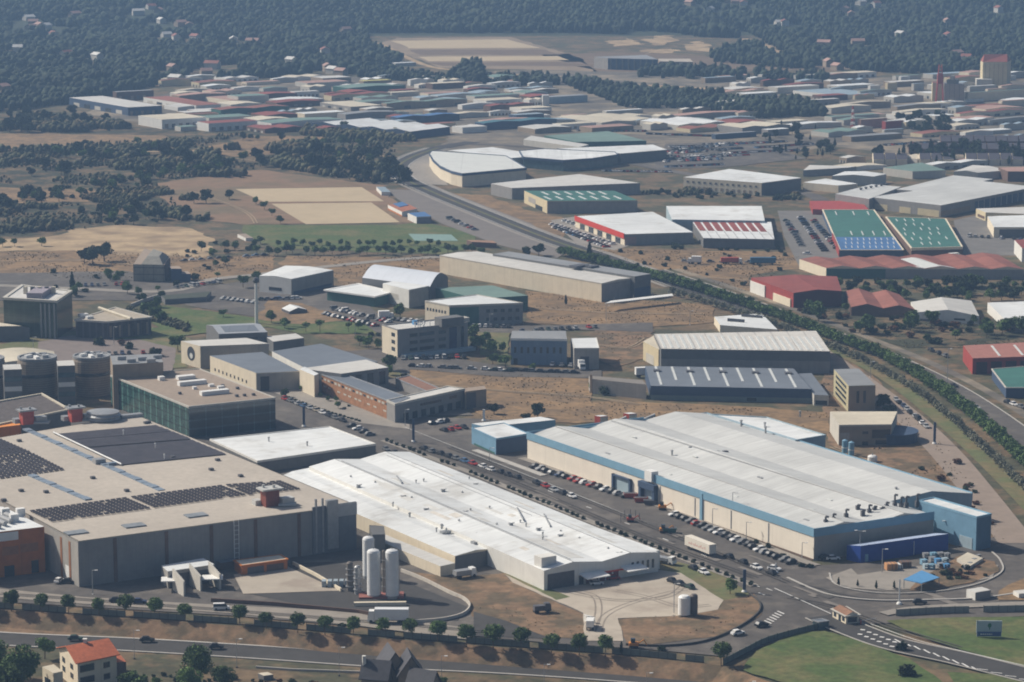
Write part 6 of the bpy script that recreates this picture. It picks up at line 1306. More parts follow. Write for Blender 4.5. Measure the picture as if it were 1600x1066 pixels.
# named single trees:  (kind, x, y_foot, scale, label)
for K, x, y, s_, lab in [
    (K_big, 30, 1085, 1.15, 'large dense green tree in the bottom left corner'), (K_big, 312, 1072, 1.0, 'tall green tree at the bottom edge right of the orange-roofed house'),
    (K_big, 348, 1084, .7, 'smaller green tree at the bottom edge beside the tall green tree'), (K_light, 70, 1030, .9, 'slim green tree growing left of the orange-roofed house'),
    (K_light, 200, 1080, .8, 'green tree right behind the orange-roofed house'), (K_light, 1141, 930, .62, 'bright green tree on the grass verge near the street junction'),
    (K_light, 610, 580, 1.0, 'pointed green tree left of the office with white roof letters'), (K_light, 278, 549, 1.0, 'dark green tree left of the cream wall with the round window'),
    (K_dark, 145, 414, 1.25, 'largest tree of the dark clump by the pale earth heap'), (K_dark, 163, 409, 1.1, 'right-hand tree of the dark clump by the pale earth heap'), (K_dark, 132, 413, 1.0, 'left-hand tree of the dark clump by the pale earth heap'),
    (K_dark, 303, 318, .9, 'dark spreading tree in the brown field, left of a pair'), (K_dark, 322, 318, .95, 'dark spreading tree in the brown field, right of a pair'),
    (K_dark, 358, 312, .8, 'dark tree left of the sand pitches'), (K_cyp, 921, 410, 1.15, 'tall dark conifer where the avenue hedge begins'), (K_dark, 842, 400, .9, 'dark rounded tree beside the long cream warehouse roof'),
    (K_dark, 822, 402, .7, 'small dark tree at the back of the long cream warehouse'), (K_cyp, 884, 478, .6, 'small dark tree before the long cream wall'),
    (K_dark, 840, 654, .65, 'dark tree in the dry field behind the small blue workshop'), (K_bush, 822, 655, .9, 'dark bush beside the tree behind the small blue workshop'),
    (K_light, 925, 612, .55, 'tree beside the gate post of the concrete walled yard'), (K_bush, 945, 617, 1.2, 'dark bush at the foot of the concrete yard wall, left one'), (K_bush, 965, 618, 1.0, 'dark bush at the foot of the concrete yard wall, middle one'), (K_bush, 985, 620, .7, 'dark bush at the foot of the concrete yard wall, right one'),
    (K_light, 738, 480, .8, 'green tree beside the cream two-storey office'), (K_light, 625, 498, .9, 'bushy tree before the boxy white hall'), (K_palm, 500, 520, 1.2, 'small tree on the campus lawn, middle of the lawn'), (K_palm, 478, 520, 1.0, 'small tree on the campus lawn, left one'), (K_palm, 545, 520, 1.0, 'small tree on the campus lawn, right one'),
    (K_light, 445, 514, .8, 'bushy tree on the campus lawn beside the tall mast'), (K_light, 424, 505, .7, 'small bushy tree near the tall mast'), (K_light, 349, 496, .6, 'round bush alone on the green campus lawn'),
    (K_rust, 190, 540, .9, 'rusty red shrub on the lawn before the fan-roofed office'), (K_bush, 155, 540, 1.2, 'dark hedge bush beside the rusty red shrub, left one'), (K_bush, 202, 546, 1.1, 'dark hedge bush in front of the rusty red shrub'), (K_bush, 245, 557, 1.3, 'dark bush by the parked cars near the round window'),
    (K_cyp, 113, 455, 1.1, 'brown-green conifer behind the dark green glass office'), (K_light, 170, 436, .8, 'small tree by the car park behind the glass office'), (K_light, 380, 450, .9, 'green tree left of the white-roofed warehouse, lower one'), (K_light, 418, 452, .9, 'green tree at the corner of the white-roofed warehouse'), (K_light, 400, 440, .8, 'green tree left of the white-roofed warehouse, upper one'),
    (K_palm, 340, 438, .8, 'small tree beside the dry field road'), (K_bush, 305, 438, 1.3, 'round bush right of the dark stepped annexes'), (K_dark, 1380, 640, .8, 'dark tree right of the yellowish four-storey office'), (K_bush, 1390, 645, 1.2, 'dark bush right of the yellowish four-storey office'),
    (K_light, 790, 575, .8, 'green tree at the left corner of the blue-walled building'), (K_dark, 772, 648, .6, 'dark tree beside the low wall in the dry field'), (K_light, 770, 570, .7, 'young green tree left of the blue-walled building'), (K_light, 832, 580, .5, 'round bush among the parked cars before the blue-walled building'),
    (K_bush, 1408, 1018, .9, 'dark bush beside the access road, upper one'), (K_bush, 1418, 1058, 1.1, 'dark bush beside the access road, lower one'), (K_light, 1075, 792, .45, 'small green tree at the loading door of the beige factory wall'),
    (K_bush, 1035, 1018, .6, 'low bush beside the yellow machine'), (K_light, 445, 622, .55, 'small tree by the entrance of the long cream-walled hall')]:
    K.put(P(x, y, LOWZ if y > 1025 and x < 1000 else 0), lab, None, 'tree' if K not in (K_bush, K_rust) else 'bush', s_)
for i, (x, y) in enumerate([(1310, 917), (1340, 918), (1369, 922), (1397, 921)]): K_cyp.put(P(x, y), f'{ordn(i)} slim dark cypress from the left at the paved circle', 'cypresses at the paved circle', scale=.32)
for i, (x, y) in enumerate([(1254, 887), (1265, 888), (1223, 872), (1106, 826), (1131, 835), (1181, 851), (1200, 858)]): K_bush.put(P(x, y), f'{ordn(i)} small bush from the left-hand end along the long beige factory wall' if i > 1 else ('bush at the street end of the beige factory wall, ' + ('left one' if i == 0 else 'right one')), 'bushes along the beige factory wall', 'bush', .55)
# park trees below the lawn
for i in range(20):
    K_light.put(P(432 + i * 14 + TR.uniform(-4, 4), 386 + TR.uniform(-3, 4)), f'{ordn(i)} tree from the left in the back row of park trees', 'park trees back row', scale=.55)
for i in range(26):
    K_light.put(P(405 + i * 14 + TR.uniform(-4, 4), 398 + TR.uniform(-2, 3)), f'{ordn(i)} tree from the left in the front row of park trees', 'park trees front row', scale=.7)
for i, (x, y) in enumerate([(4, 386), (23, 386), (65, 385), (400, 320), (413, 328), (425, 338), (438, 350)]): K_light.put(P(x, y), 'small tree standing on the pale earth track' if i < 3 else 'small tree along the edge of the sand pitches', 'trees on the pale earth' if i < 3 else 'trees edging the sand pitches', scale=.7)
# scattered trees: areas as (polygon, count, kinds, scale range, label, group)
def inpoly(p, q):
    c = False
    for i in range(len(q)):
        a, b_ = q[i], q[i - 1]
        if (a[1] > p[1]) != (b_[1] > p[1]) and p[0] < (b_[0] - a[0]) * (p[1] - a[1]) / (b_[1] - a[1]) + a[0]: c = not c
    return c
def scatter(poly, n, kinds, s0, s1, label, group, cat='tree', nz=.0):
    w = [P(x, y) for x, y in poly]; w = [(v.x, v.y) for v in w]; xs = [v[0] for v in w]; ys = [v[1] for v in w]; k = 0; t = 0
    while k < n and t < n * 60:
        t += 1; q = (TR.uniform(min(xs), max(xs)), TR.uniform(min(ys), max(ys)))
        if not inpoly(q, w): continue
        if nz and mnoise.noise(Vector((q[0] / 60, q[1] / 90, 3))) < nz: continue
        TR.choice(kinds).put(Vector((q[0], q[1], LOWZ if poly[0][1] > 1025 else 0)), label, group, cat, TR.uniform(s0, s1)); k += 1
scatter([(0, 240), (560, 205), (600, 262), (590, 290), (420, 262), (250, 284), (210, 300), (0, 300)], 150, [K_dark, K_bush, K_bush, K_light], .6, 1.15, 'dark scrub tree in the rough land left of the main road bend', 'trees of the rough land', nz=-.02)
scatter([(0, 310), (200, 296), (240, 290), (300, 345), (200, 356), (0, 372)], 90, [K_dark, K_bush, K_bush, K_light], .5, 1.0, 'dark scrub tree above the pale earth heap', 'trees above the pale earth heap', nz=-.05)
scatter([(0, 185), (110, 180), (230, 205), (0, 210)], 40, [K_dark, K_bush], .7, 1.3, 'dark tree in the fields below the hillside', 'trees below the hillside')
scatter([(470, 245), (590, 240), (620, 270), (655, 292), (600, 290), (480, 270)], 45, [K_dark, K_bush], .8, 1.3, 'dark tree of the thicket beside the main road bend', 'trees of the roadside thicket')
scatter([(1300, 450), (1420, 447), (1620, 447), (1620, 470), (1540, 472), (1420, 472), (1310, 456)], 70, [K_dark, K_light], .5, .85, 'dark tree of the grove below the red row warehouses', 'grove below the red row warehouses')
scatter([(1240, 485), (1420, 490), (1600, 520), (1600, 535), (1420, 545), (1290, 510)], 60, [K_bush, K_bush, K_light, K_rust], .6, 1.2, 'scrubby bush between the avenue and the red warehouses', 'bushes beside the avenue', 'bush')
scatter([(1030, 300), (1250, 305), (1250, 315), (1040, 310), (960, 296), (960, 305)], 40, [K_bush, K_bush], .6, 1.1, 'dark bush on the slope below the arcaded warehouse', 'bushes below the arcaded warehouse', 'bush')
scatter([(1190, 205), (1300, 198), (1310, 245), (1240, 255), (1200, 240)], 34, [K_dark, K_cyp], .5, .9, 'dark tree of the clump beside the straight country road', 'clump by the country road')
scatter([(1360, 240), (1600, 238), (1600, 262), (1360, 258)], 34, [K_dark, K_cyp], .8, 1.2, 'dark tree between the terraced houses', 'trees between the terraced houses')
scatter([(1400, 188), (1470, 180), (1500, 215), (1430, 210)], 34, [K_dark], .5, .9, 'dark tree of the grove by the upper right workshops', 'upper right grove')
scatter([(200, 460), (260, 478), (290, 510), (200, 500)], 10, [K_bush, K_light], .6, .9, 'bush along the campus wall', 'bushes along the campus wall', 'bush')
scatter([(1420, 735), (1500, 720), (1560, 840), (1500, 810)], 18, [K_bush, K_rust], .4, .8, 'bush on the bare bank right of the pale-roofed factory', 'bushes on the bare bank', 'bush')
scatter([(1450, 890), (1550, 880), (1540, 905), (1450, 915)], 16, [K_rust, K_bush], .35, .7, 'reddish shrub on the dry bank of the ring road', 'shrubs of the ring road bank', 'bush')
scatter([(215, 1035), (560, 1050), (560, 1075), (230, 1075)], 20, [K_bush, K_rust], .3, .6, 'low shrub in the dry garden at the bottom edge', 'shrubs at the bottom edge', 'bush')
scatter([(900, 390), (1250, 400), (1170, 460), (1080, 440)], 24, [K_bush], .4, .8, 'bush on the dry plots above the avenue', 'bushes on the dry plots', 'bush')
scatter([(60, 425), (330, 445), (250, 470), (100, 465)], 22, [K_bush, K_light], .5, .8, 'low tree along the car park behind the glass office', 'trees along the rear car park')
scatter([(330, 380), (400, 375), (430, 395), (300, 430), (270, 395)], 22, [K_bush, K_light], .5, .9, 'bush on the slope right of the pale earth heap', 'bushes right of the earth heap', 'bush')
# ------------------------------------------------------------------ far-off woods: one mass each
import array
def blob(seed, k=14):
    r = random.Random(seed); bm = bmesh.new(); bmesh.ops.create_icosphere(bm, subdivisions=2, radius=1)
    for v in bm.verts: v.co *= r.uniform(.62, 1.25); v.co.z *= 1.25
    vs = [tuple(v.co) for v in bm.verts]; fs = [tuple(v.index for v in f.verts) for f in bm.faces if r.random() < .93]; bm.free(); return vs, fs
BLOBS = [blob(i) for i in range(5)]
def wood(name, poly, spacing, rad, label, mat, holes=(), hf=PH, seed=5, nz=None, ns=1.0):
    r = random.Random(seed); w = [hf(x, y) for x, y in poly]; w = [(v.x, v.y) for v in w]
    hl = [[tuple(hf(x, y)[:2]) for x, y in h_] for h_ in holes]
    xs = [v[0] for v in w]; ys = [v[1] for v in w]; V = array.array('f'); F = array.array('i'); nv = 0; nf = 0
    hp = [tuple(PH(x, y)[:2]) for x, y in HP]
    y = min(ys)
    while y < max(ys):
        x = min(xs)
        while x < max(xs):
            q = (x + r.uniform(-.5, .5) * spacing, y + r.uniform(-.5, .5) * spacing); x += spacing
            if not inpoly(q, w) or any(inpoly(q, h_) for h_ in hl): continue
            if nz and mnoise.noise(Vector((q[0] / 70 / ns, q[1] / 110 / ns, 9))) + .5 * mnoise.noise(Vector((q[0] / 17, q[1] / 26, 4))) < nz: continue
            if any(abs(q[0] - a) < 15 and -75 < q[1] - b_ < 9 for a, b_ in hp): continue
            big = mnoise.noise(Vector((q[0] / 90, q[1] / 90, 1)))
            R0 = rad * r.uniform(.7, 1.35) * (1 + .35 * big); zz = hill(*q) + R0 * .8
            vs, fs = BLOBS[r.randrange(5)]; c, s_ = math.cos(r.uniform(0, 6.28)), math.sin(r.uniform(0, 6.28)); sz = r.uniform(.7, 1.25)
            for vx, vy, vz in vs: V.extend((q[0] + (c * vx) * R0 + vy * R0 * .3, q[1] + vy * R0, zz + vz * R0 * sz))
            for f in fs: F.extend((f[0] + nv, f[1] + nv, f[2] + nv))
            nv += len(vs); nf += len(fs)
        y += spacing
    me = bpy.data.meshes.new(name); me.vertices.add(nv); me.vertices.foreach_set('co', V); me.loops.add(nf * 3); me.loops.foreach_set('vertex_index', F)
    me.polygons.add(nf); me.polygons.foreach_set('loop_start', array.array('i', range(0, nf * 3, 3))); me.update(calc_edges=True); me.materials.append(mat)
    o = bpy.data.objects.new(name, me); COL.objects.link(o); tag(o, label, 'woods', None, 'stuff'); return o
leaf_s = M('scrub_leaves', (.075, .078, .040), .95, .45, .12, big=.3, col2=(.11, .085, .045), thr=(.52, .6), c2scale=.05)
leaf_f = M('forest_leaves', (.030, .042, .024), .95, .45, .06, big=.35)
HOL = [[(930, 75), (935, 60), (1000, 48), (1060, 52), (1110, 62), (1125, 84), (1000, 80)], [(1135, 47), (1170, 52), (1240, 88), (1215, 92)],
       [(580, 70), (620, 57), (800, 55), (860, 66), (915, 84), (940, 118), (680, 112), (640, 95)], [(40, 34), (75, 40), (130, 46), (140, 56), (100, 60), (50, 50)], [(320, 105), (370, 100), (385, 118), (340, 125)], [(1340, 6), (1385, 6), (1385, 18), (1345, 18)]]
wood('woodland', [(-60, -14), (1660, -14), (1660, 62), (1500, 70), (1240, 62), (900, 52), (600, 52), (-60, 66)], 7.6, 4.0, 'dense hazy woodland covering the far hills along the top', leaf_f, HOL)
wood('woodland', [(-60, 62), (576, 50), (572, 66), (628, 98), (600, 112), (480, 118), (330, 128), (250, 136), (170, 150), (100, 165), (-60, 182)], 7.2, 3.7, 'dense dark woodland at the upper left above the fields', leaf_f, HOL, seed=6)
wood('woodland', [(1660, 60), (1660, 126), (1560, 118), (1440, 116), (1330, 112), (1240, 108), (1120, 98), (1110, 88), (1200, 60)], 7.2, 3.7, 'dense woodland behind the silo towers at the upper right', leaf_f, HOL, seed=8)
wood('tree_belt', [(480, 98), (600, 110), (700, 122), (850, 124), (880, 133), (800, 135), (700, 131), (600, 126), (500, 112)], 6, 2.9, 'dark tree belt along the back of the far estate', leaf_f, (), seed=9)
wood('tree_belt', [(870, 128), (1000, 140), (1130, 152), (1110, 170), (980, 170), (930, 150)], 5.5, 2.9, 'dark pine belt right of the far estate', leaf_f, (), seed=12)
wood('tree_belt', [(1120, 158), (1260, 162), (1290, 182), (1180, 186), (1110, 176)], 6, 3.0, 'dark tree belt behind the white line of halls', leaf_f, (), seed=14)
wood('tree_belt', [(700, 128), (735, 108), (750, 114), (760, 134)], 6, 5.5, 'round dark tree clump at the back of the far estate', leaf_f, (), seed=15)
wood('tree_belt', [(1000, 112), (1100, 112), (1290, 120), (1290, 130), (1000, 122)], 8, 3.6, 'thin tree belt beyond the pine belt', leaf_f, (), seed=16, nz=-.1)
wood('undergrowth', [(-40, 236), (560, 200), (640, 225), (600, 262), (590, 290), (420, 262), (240, 286), (300, 345), (200, 352), (-40, 376)], 4.4, .95, 'low mixed undergrowth covering the rough land left of the main road bend', leaf_s, [[(-40, 285), (60, 290), (160, 292), (130, 320), (-40, 320)], [(390, 208), (520, 210), (480, 245), (300, 250), (290, 236)]], seed=21, nz=-.02, ns=.4)

def weeds(polys, n, label, mat):
    r = random.Random(77); m = MB()
    ws = [[tuple(P(x, y)[:2]) for x, y in q] for q in polys]; ar = []
    for w in ws: ar.append((max(v[0] for v in w) - min(v[0] for v in w)) * (max(v[1] for v in w) - min(v[1] for v in w)))
    for w, a_ in zip(ws, ar):
        k = int(n * a_ / sum(ar)); x0, x1, y0, y1 = min(v[0] for v in w), max(v[0] for v in w), min(v[1] for v in w), max(v[1] for v in w)
        for _ in range(k):
            q = (r.uniform(x0, x1), r.uniform(y0, y1))
            if not inpoly(q, w) or mnoise.noise(Vector((q[0] / 22, q[1] / 22, 5))) < -.05: continue
            s_ = r.uniform(.15, .5)
            for t in range(3):
                an = r.uniform(0, 6.28); m.poly([(q[0] + r.uniform(-.3, .3) - math.cos(an) * s_ * .7, q[1] - math.sin(an) * s_ * .7, .15), (q[0] + math.cos(an) * s_ * .7, q[1] + math.sin(an) * s_ * .7, .15), (q[0] + r.uniform(-.4, .4), q[1] + r.uniform(-.4, .4), .25 + s_)])
    tag(m.build('weeds', mat), label, 'weeds', None, 'stuff')
weeds([[(640, 578), (925, 592), (925, 628), (1295, 645), (1300, 680), (1100, 655), (770, 660)], [(820, 455), (1120, 478), (1115, 505), (830, 506)], [(930, 512), (1020, 515), (960, 575)], [(900, 388), (1250, 400), (1170, 470), (1080, 440)], [(1290, 545), (1480, 700), (1590, 880), (1420, 760), (1285, 620)],
       [(-40, 394), (430, 398), (420, 425), (280, 442), (-40, 430)], [(450, 400), (690, 404), (700, 440), (540, 450)], [(1250, 470), (1640, 510), (1640, 545), (1420, 545)], [(735, 945), (910, 965), (912, 1000), (790, 985)], [(1010, 1000), (1180, 940), (1130, 990)]], 15000, 'dry weeds and tufts growing over the bare fields between the buildings', M('weeds', (.20, .16, .09), .95, .3, .3))

for q, rad_, lab, sd in (([(-40, 240), (130, 234), (250, 222), (300, 226), (385, 234), (395, 262), (380, 280), (240, 274), (130, 260), (-40, 262)], 2.9, 'dark continuous thicket crossing the rough land', 41), ([(400, 236), (560, 214), (600, 232), (585, 250), (655, 288), (560, 284), (470, 270), (420, 262)], 3.0, 'dark thicket between the rough land and the main road bend', 42),
                    ([(-40, 322), (100, 316), (210, 300), (240, 318), (190, 345), (90, 362), (-40, 370)], 2.3, 'dark thicket just above the pale earth heap', 43), ([(210, 290), (300, 300), (330, 345), (300, 350), (220, 330)], 1.9, 'scattered thicket right of the rough land', 44), ([(-40, 182), (110, 178), (230, 206), (110, 208), (-40, 206)], 2.4, 'dark thicket below the wooded hillside', 45),
                    ([(480, 198), (640, 212), (650, 222), (560, 222), (470, 212)], 2.6, 'dark tree line in front of the white zigzag roof', 46), ([(840, 290), (1060, 296), (1250, 306), (1250, 314), (1060, 306), (900, 300)], 1.8, 'dark bushes between the green roof and the arcaded warehouse', 47), ([(200, 482), (300, 512), (290, 520), (195, 492)], 1.2, 'dark hedge along the campus wall', 48)):
    wood('thicket', q, rad_ * 1.35, rad_ * .72, lab, leaf_s, (), seed=sd, nz=.04 if sd not in (46, 48) else None, ns=.45)

scatter([(560, 515), (600, 520), (600, 575), (640, 590), (640, 600), (590, 590), (555, 560)], 12, [K_light, K_bush], .4, .7, 'shrub in the planting left of the office with roof letters', 'shrubs by the lettered office', 'bush')
scatter([(425, 610), (470, 606), (560, 640), (560, 655), (470, 625)], 10, [K_bush, K_light], .3, .45, 'low shrub along the verge of the brick-fronted building', 'shrubs on the brick building verge', 'bush')
scatter([(660, 520), (790, 525), (790, 560), (740, 555), (735, 530)], 16, [K_light, K_bush], .5, .9, 'tree on the grass between the lettered office and the blue-walled building', 'trees between the two offices')
scatter([(1020, 375), (1240, 392), (1240, 402), (1060, 396)], 14, [K_bush], .5, .8, 'bush below the dark red roof panels warehouse', 'bushes below the red-panelled warehouse', 'bush')
patch('grass_verge', [(560, 560), (600, 575), (640, 590), (612, 592), (570, 575)], lawn_dull, 8, .4, n=4)
patch('grass_verge', [(740, 520), (796, 522), (794, 560), (750, 556)], lawn_dull, 7, .5, n=4)
trk = M('track_dust', (.33, .25, .165), .95, .2, .5)
for q in ([(640, 600), (780, 612), (920, 622), (1000, 634)], [(830, 482), (950, 490), (1100, 492)], [(1300, 700), (1400, 742), (1500, 806)], [(915, 400), (1010, 425), (1180, 440)], [(-20, 410), (120, 408), (240, 418)], [(300, 300), (380, 330), (400, 350)], [(930, 540), (980, 545), (1010, 530)], [(60, 230), (200, 226), (300, 240), (420, 255)]):
    for o_ in (-.9, .9): ribbon('wheel_track', q, .8, trk, 8, off=o_, smooth=5)
tm = M('tyre_mark', (.25, .215, .18), .95, .2, .6)
for q in ([(935, 990), (945, 965), (985, 945), (1060, 925), (1090, 922)], [(925, 990), (935, 960), (930, 935), (900, 925)], [(960, 925), (1010, 935), (1060, 950), (1110, 948)], [(880, 925), (960, 940), (1040, 935), (1070, 915)]):
    for o_ in (-.9, .9): ribbon('tyre_mark', q, .45, tm, 9, off=o_, smooth=6)
tm2 = M('road_tyre_mark', (.085, .078, .072), .95, .2, .6)
for q in ([(1230, 935), (1300, 950), (1400, 985), (1500, 1015)], [(1250, 915), (1340, 936), (1440, 938)], [(640, 690), (820, 762), (1000, 838), (1180, 905)], [(700, 700), (900, 778), (1080, 850), (1230, 912)], [(0, 930), (300, 952), (600, 976), (760, 990)]):
    for o_ in (-.8, .8): ribbon('tyre_mark', q, .5, tm2, 12, off=o_, smooth=6)

for K, x, y, s_, lab in [(K_big, -10, 1060, 1.0, 'dense green tree at the left edge above the corner tree'), (K_big, 8, 1110, 1.1, 'lowest green tree cut by the bottom left corner'), (K_light, 48, 1062, .8, 'green tree between the corner tree and the garage annex'),
                         (K_light, 222, 1092, .9, 'bushy green tree at the bottom edge right of the house porch'), (K_big, 296, 1096, .8, 'bushy tree cut by the bottom edge below the tall green tree'), (K_light, 372, 1100, .8, 'bushy tree at the bottom edge, rightmost of the bottom left trees'), (K_light, 245, 1075, .5, 'small tree on the grass right of the house porch'),
                         (K_light, 690, 1075, .5, 'small tree right of the slate-roofed villa')]:
    K.put(P(x, y, LOWZ), lab, None, 'tree', s_)
scatter([(210, 1030), (560, 1050), (560, 1064), (210, 1045)], 26, [K_small], .6, 1.2, 'tiny tuft bush on the verge of the lower road', 'tufts on the lower road verge', 'bush')
# ================================================================== vehicles
VR = random.Random(21)
def carpaint(n, c): return M('paint_' + n, c, .5, .03, 1, spec=.4)
PAINTS = {'white': carpaint('white', (.72, .72, .72)), 'silver': carpaint('silver', (.36, .37, .38)), 'grey': carpaint('grey', (.16, .165, .17)), 'black': carpaint('black', (.02, .02, .022)),
          'red': carpaint('red', (.34, .025, .02)), 'dark blue': carpaint('dark_blue', (.03, .05, .11)), 'blue': carpaint('blue', (.06, .14, .27)), 'dark green': carpaint('dark_green', (.03, .06, .045)), 'beige': carpaint('beige', (.35, .31, .25))}
tyre = M('tyre', (.02, .02, .02), .9, .1, 2)
def body_mesh(L_, W_, kind):
    m = MB(); h0, h1 = .28, .82 if kind != 'van' else 1.0
    st = [(-L_ / 2, .78, .86), (-L_ / 2 + .25, .8, .98), (-L_ * .22, .86, 1.0), (L_ * .12, .9, 1.0), (L_ / 2 - .35, .72, .95), (L_ / 2, .58, .82)]
    if kind == 'van': st = [(-L_ / 2, 1.0, .95), (-L_ / 2 + .1, 1.05, 1), (L_ * .2, 1.05, 1), (L_ / 2 - .3, .9, .95), (L_ / 2, .7, .85)]
    for (x0, t0, w0), (x1, t1, w1) in zip(st, st[1:]):
        a, b_ = w0 * W_ / 2, w1 * W_ / 2
        m.hexa([Vector(v) for v in ((x0, -a, h0), (x1, -b_, h0), (x1, b_, h0), (x0, a, h0), (x0, -a * .95, t0), (x1, -b_ * .95, t1), (x1, b_ * .95, t1), (x0, a * .95, t0))])
    return m.mesh('body', [])
def cab_mesh(L_, W_, kind):
    if kind == 'van': x0, x1, xa, xb, z0, z1 = -L_ / 2 + .05, L_ * .33, -L_ / 2 + .12, L_ * .2, 1.0, 1.85
    else: x0, x1, xa, xb, z0, z1 = -L_ * .42, L_ * .22, -L_ * .30, L_ * .06, .84, 1.42
    w0, w1 = W_ * .46, W_ * .38; m = MB()
    m.hexa([Vector(v) for v in ((x0, -w0, z0), (x1, -w0, z0), (x1, w0, z0), (x0, w0, z0), (xa, -w1, z1 - .04), (xb, -w1, z1 - .04), (xb, w1, z1 - .04), (xa, w1, z1 - .04))])
    r = MB(); r.hexa([Vector(v) for v in ((xa, -w1, z1 - .05), (xb, -w1, z1 - .05), (xb, w1, z1 - .05), (xa, w1, z1 - .05), (xa + .1, -w1 * .94, z1 + .03), (xb - .1, -w1 * .94, z1 + .03), (xb - .1, w1 * .94, z1 + .03), (xa + .1, w1 * .94, z1 + .03))])
    return m.mesh('windows', [car_glass]), r.mesh('roof', [])
wm = MB().tube((0, -.1, 0), (0, .1, 0), .32, n=12).mesh('wheel', [tyre])
CARM = {}
def car_parts(kind, colr):
    if (kind, colr) in CARM: return CARM[(kind, colr)]
    L_, W_ = {'car': (4.2, 1.75), 'van': (4.8, 1.85)}[kind]
    b_ = body_mesh(L_, W_, kind); b_.materials.append(PAINTS[colr]); g_, r_ = cab_mesh(L_, W_, kind); r_.materials.append(PAINTS[colr])
    one = MB()
    CARM[(kind, colr)] = (L_, W_, b_, g_, r_); return CARM[(kind, colr)]
CT = {}
NCAR = [0]
def car(p, rz, colr, label, group=None, kind='car', parts=True):
    NCAR[0] += 1
    L_, W_, b_, g_, r_ = car_parts(kind, colr)
    e = empty('parked_' + kind, p, label, kind, group, rz)
    for nm, me in (('body', b_), ('windows', g_), ('roof', r_)):
        o = bpy.data.objects.new(nm, me); COL.objects.link(o); o.parent = e
    if parts:
        for sx in (-1, 1):
            for sy in (-1, 1):
                o = bpy.data.objects.new('wheel', wm); COL.objects.link(o); o.parent = e; o.location = (sx * L_ * .31, sy * (W_ / 2 - .08), .32)
    return e
DEF = ['black', 'black', 'grey', 'grey', 'silver', 'silver', 'white', 'dark blue', 'black', 'red', 'blue', 'dark green', 'white', 'grey']
def row(a, b_, n, desc, perp=True, cols=None, z=.45, skip=0.0, parts=True, ang=0.0):
    p0, p1 = P(*a), P(*b_); d = (p1 - p0); rz = math.atan2(d.y, d.x) + (math.pi / 2 if perp else 0) + ang
    for i in range(n):
        if skip and VR.random() < skip: continue
        q = p0.lerp(p1, (i + .5) / n); c = cols[i % len(cols)] if cols else VR.choice(DEF); k = 'van' if VR.random() < .1 and not cols else 'car'
        q.x += VR.uniform(-.2, .2); q.y += VR.uniform(-.4, .4); q.z = z
        car(q, rz + VR.uniform(-.07, .07) + (math.pi if VR.random() < .5 else 0), c, f'{c} {k}, {ordn(i)} from left in {desc}', 'cars in the ' + desc, k, parts)
B, G, S, W, RD, DB, BL = 'black', 'grey', 'silver', 'white', 'red', 'dark blue', 'blue'
row((830, 731), (982, 780), 15, 'upper row under the beige factory wall', cols=[B, S, B, G, DB, B, RD, RD, W, RD, B, W, B, S, B])
row((1050, 806), (1240, 884), 21, 'lower row under the beige factory wall', cols=[W, B, B, G, RD, B, G, S, W, B, B, W, G, B, B, W, S, B, B, G, B])
row((832, 756), (900, 782), 5, 'street row facing the first dock door', False, [B, RD, S, B, W])
row((655, 702), (815, 752), 12, 'street row between the works', False, [B, G, B, B, G, BL, RD, W, W, B, B, B])
row((598, 703), (672, 736), 6, 'row beside the vented white factory', False, [G, B, RD, S, RD, DB])
row((1128, 870), (1215, 903), 4, 'street row below the white trailer', False, [B, B, W, B])
row((1074, 888), (1108, 902), 2, 'pair parked by the grass verge', False, [B, W])
row((1045, 910), (1084, 923), 3, 'row in the concrete yard corner', False, [B, B, 'dark green'])
row((440, 624), (540, 662), 10, 'line along the brick-fronted building', False, [RD, G, S, BL, S, 'beige', W, B, G, B], z=.35)
row((545, 666), (582, 684), 4, 'group at the end of the flat white hall', True, [B, W, B, G], z=.35)
row((672, 665), (700, 660), 3, 'group before the grey corner office', False, [B, W, B], z=.35)
row((688, 676), (730, 670), 4, 'line left of the small pale blue workshop', True, [B, RD, RD, B], z=.35)
row((625, 563), (730, 560), 10, 'line in front of the office with roof letters', True, z=.35)
row((640, 574), (800, 582), 14, 'second line below the office with roof letters', False, z=.35, skip=.1)
row((800, 581), (905, 585), 8, 'line before the blue-walled building', False, [B, B, G, B, B, B, G, B], z=.35)
row((855, 572), (900, 574), 3, 'group beside the white box lorry', True, [W, S, W], z=.35)
row((520, 484), (610, 506), 13, 'upper line of the campus car park', True, z=.35, skip=.1)
row((505, 492), (590, 512), 11, 'lower line of the campus car park', True, z=.35, skip=.1)
row((600, 500), (700, 510), 11, 'line before the cream two-storey office', True, z=.35)
row((405, 470), (470, 468), 7, 'short line below the white-roofed warehouse', False, z=.35)
row((735, 512), (800, 513), 7, 'line right of the office with roof letters', True, z=.35)
row((810, 520), (935, 513), 12, 'line behind the blue-walled building', True, z=.35, skip=.15)
row((270, 452), (345, 442), 9, 'line beside the dark stepped annexes', True, z=.3, parts=False)
row((345, 468), (400, 475), 7, 'line left of the tall white mast', True, z=.3, parts=False)
row((120, 448), (205, 446), 9, 'line behind the dark green glass office', True, z=.3, parts=False, skip=.2)
row((280, 410), (420, 400), 10, 'line along the lane above the dry field', False, z=.3, parts=False, skip=.25)
row((165, 556), (260, 552), 9, 'line by the campus paving', True, z=.45, skip=.2)
row((860, 352), (960, 384), 16, 'forecourt line of the red-fascia showroom', True, [W, S, W, W, B, W], z=.3, parts=False)
row((880, 346), (985, 380), 15, 'inner forecourt line of the red-fascia showroom', True, [W, W, S, W, RD, W], z=.3, parts=False, skip=.1)
row((1270, 345), (1310, 392), 14, 'line left of the green and blue roofs', True, z=.3, parts=False)
row((1228, 345), (1262, 400), 14, 'second line left of the green and blue roofs', True, z=.3, parts=False, skip=.2)
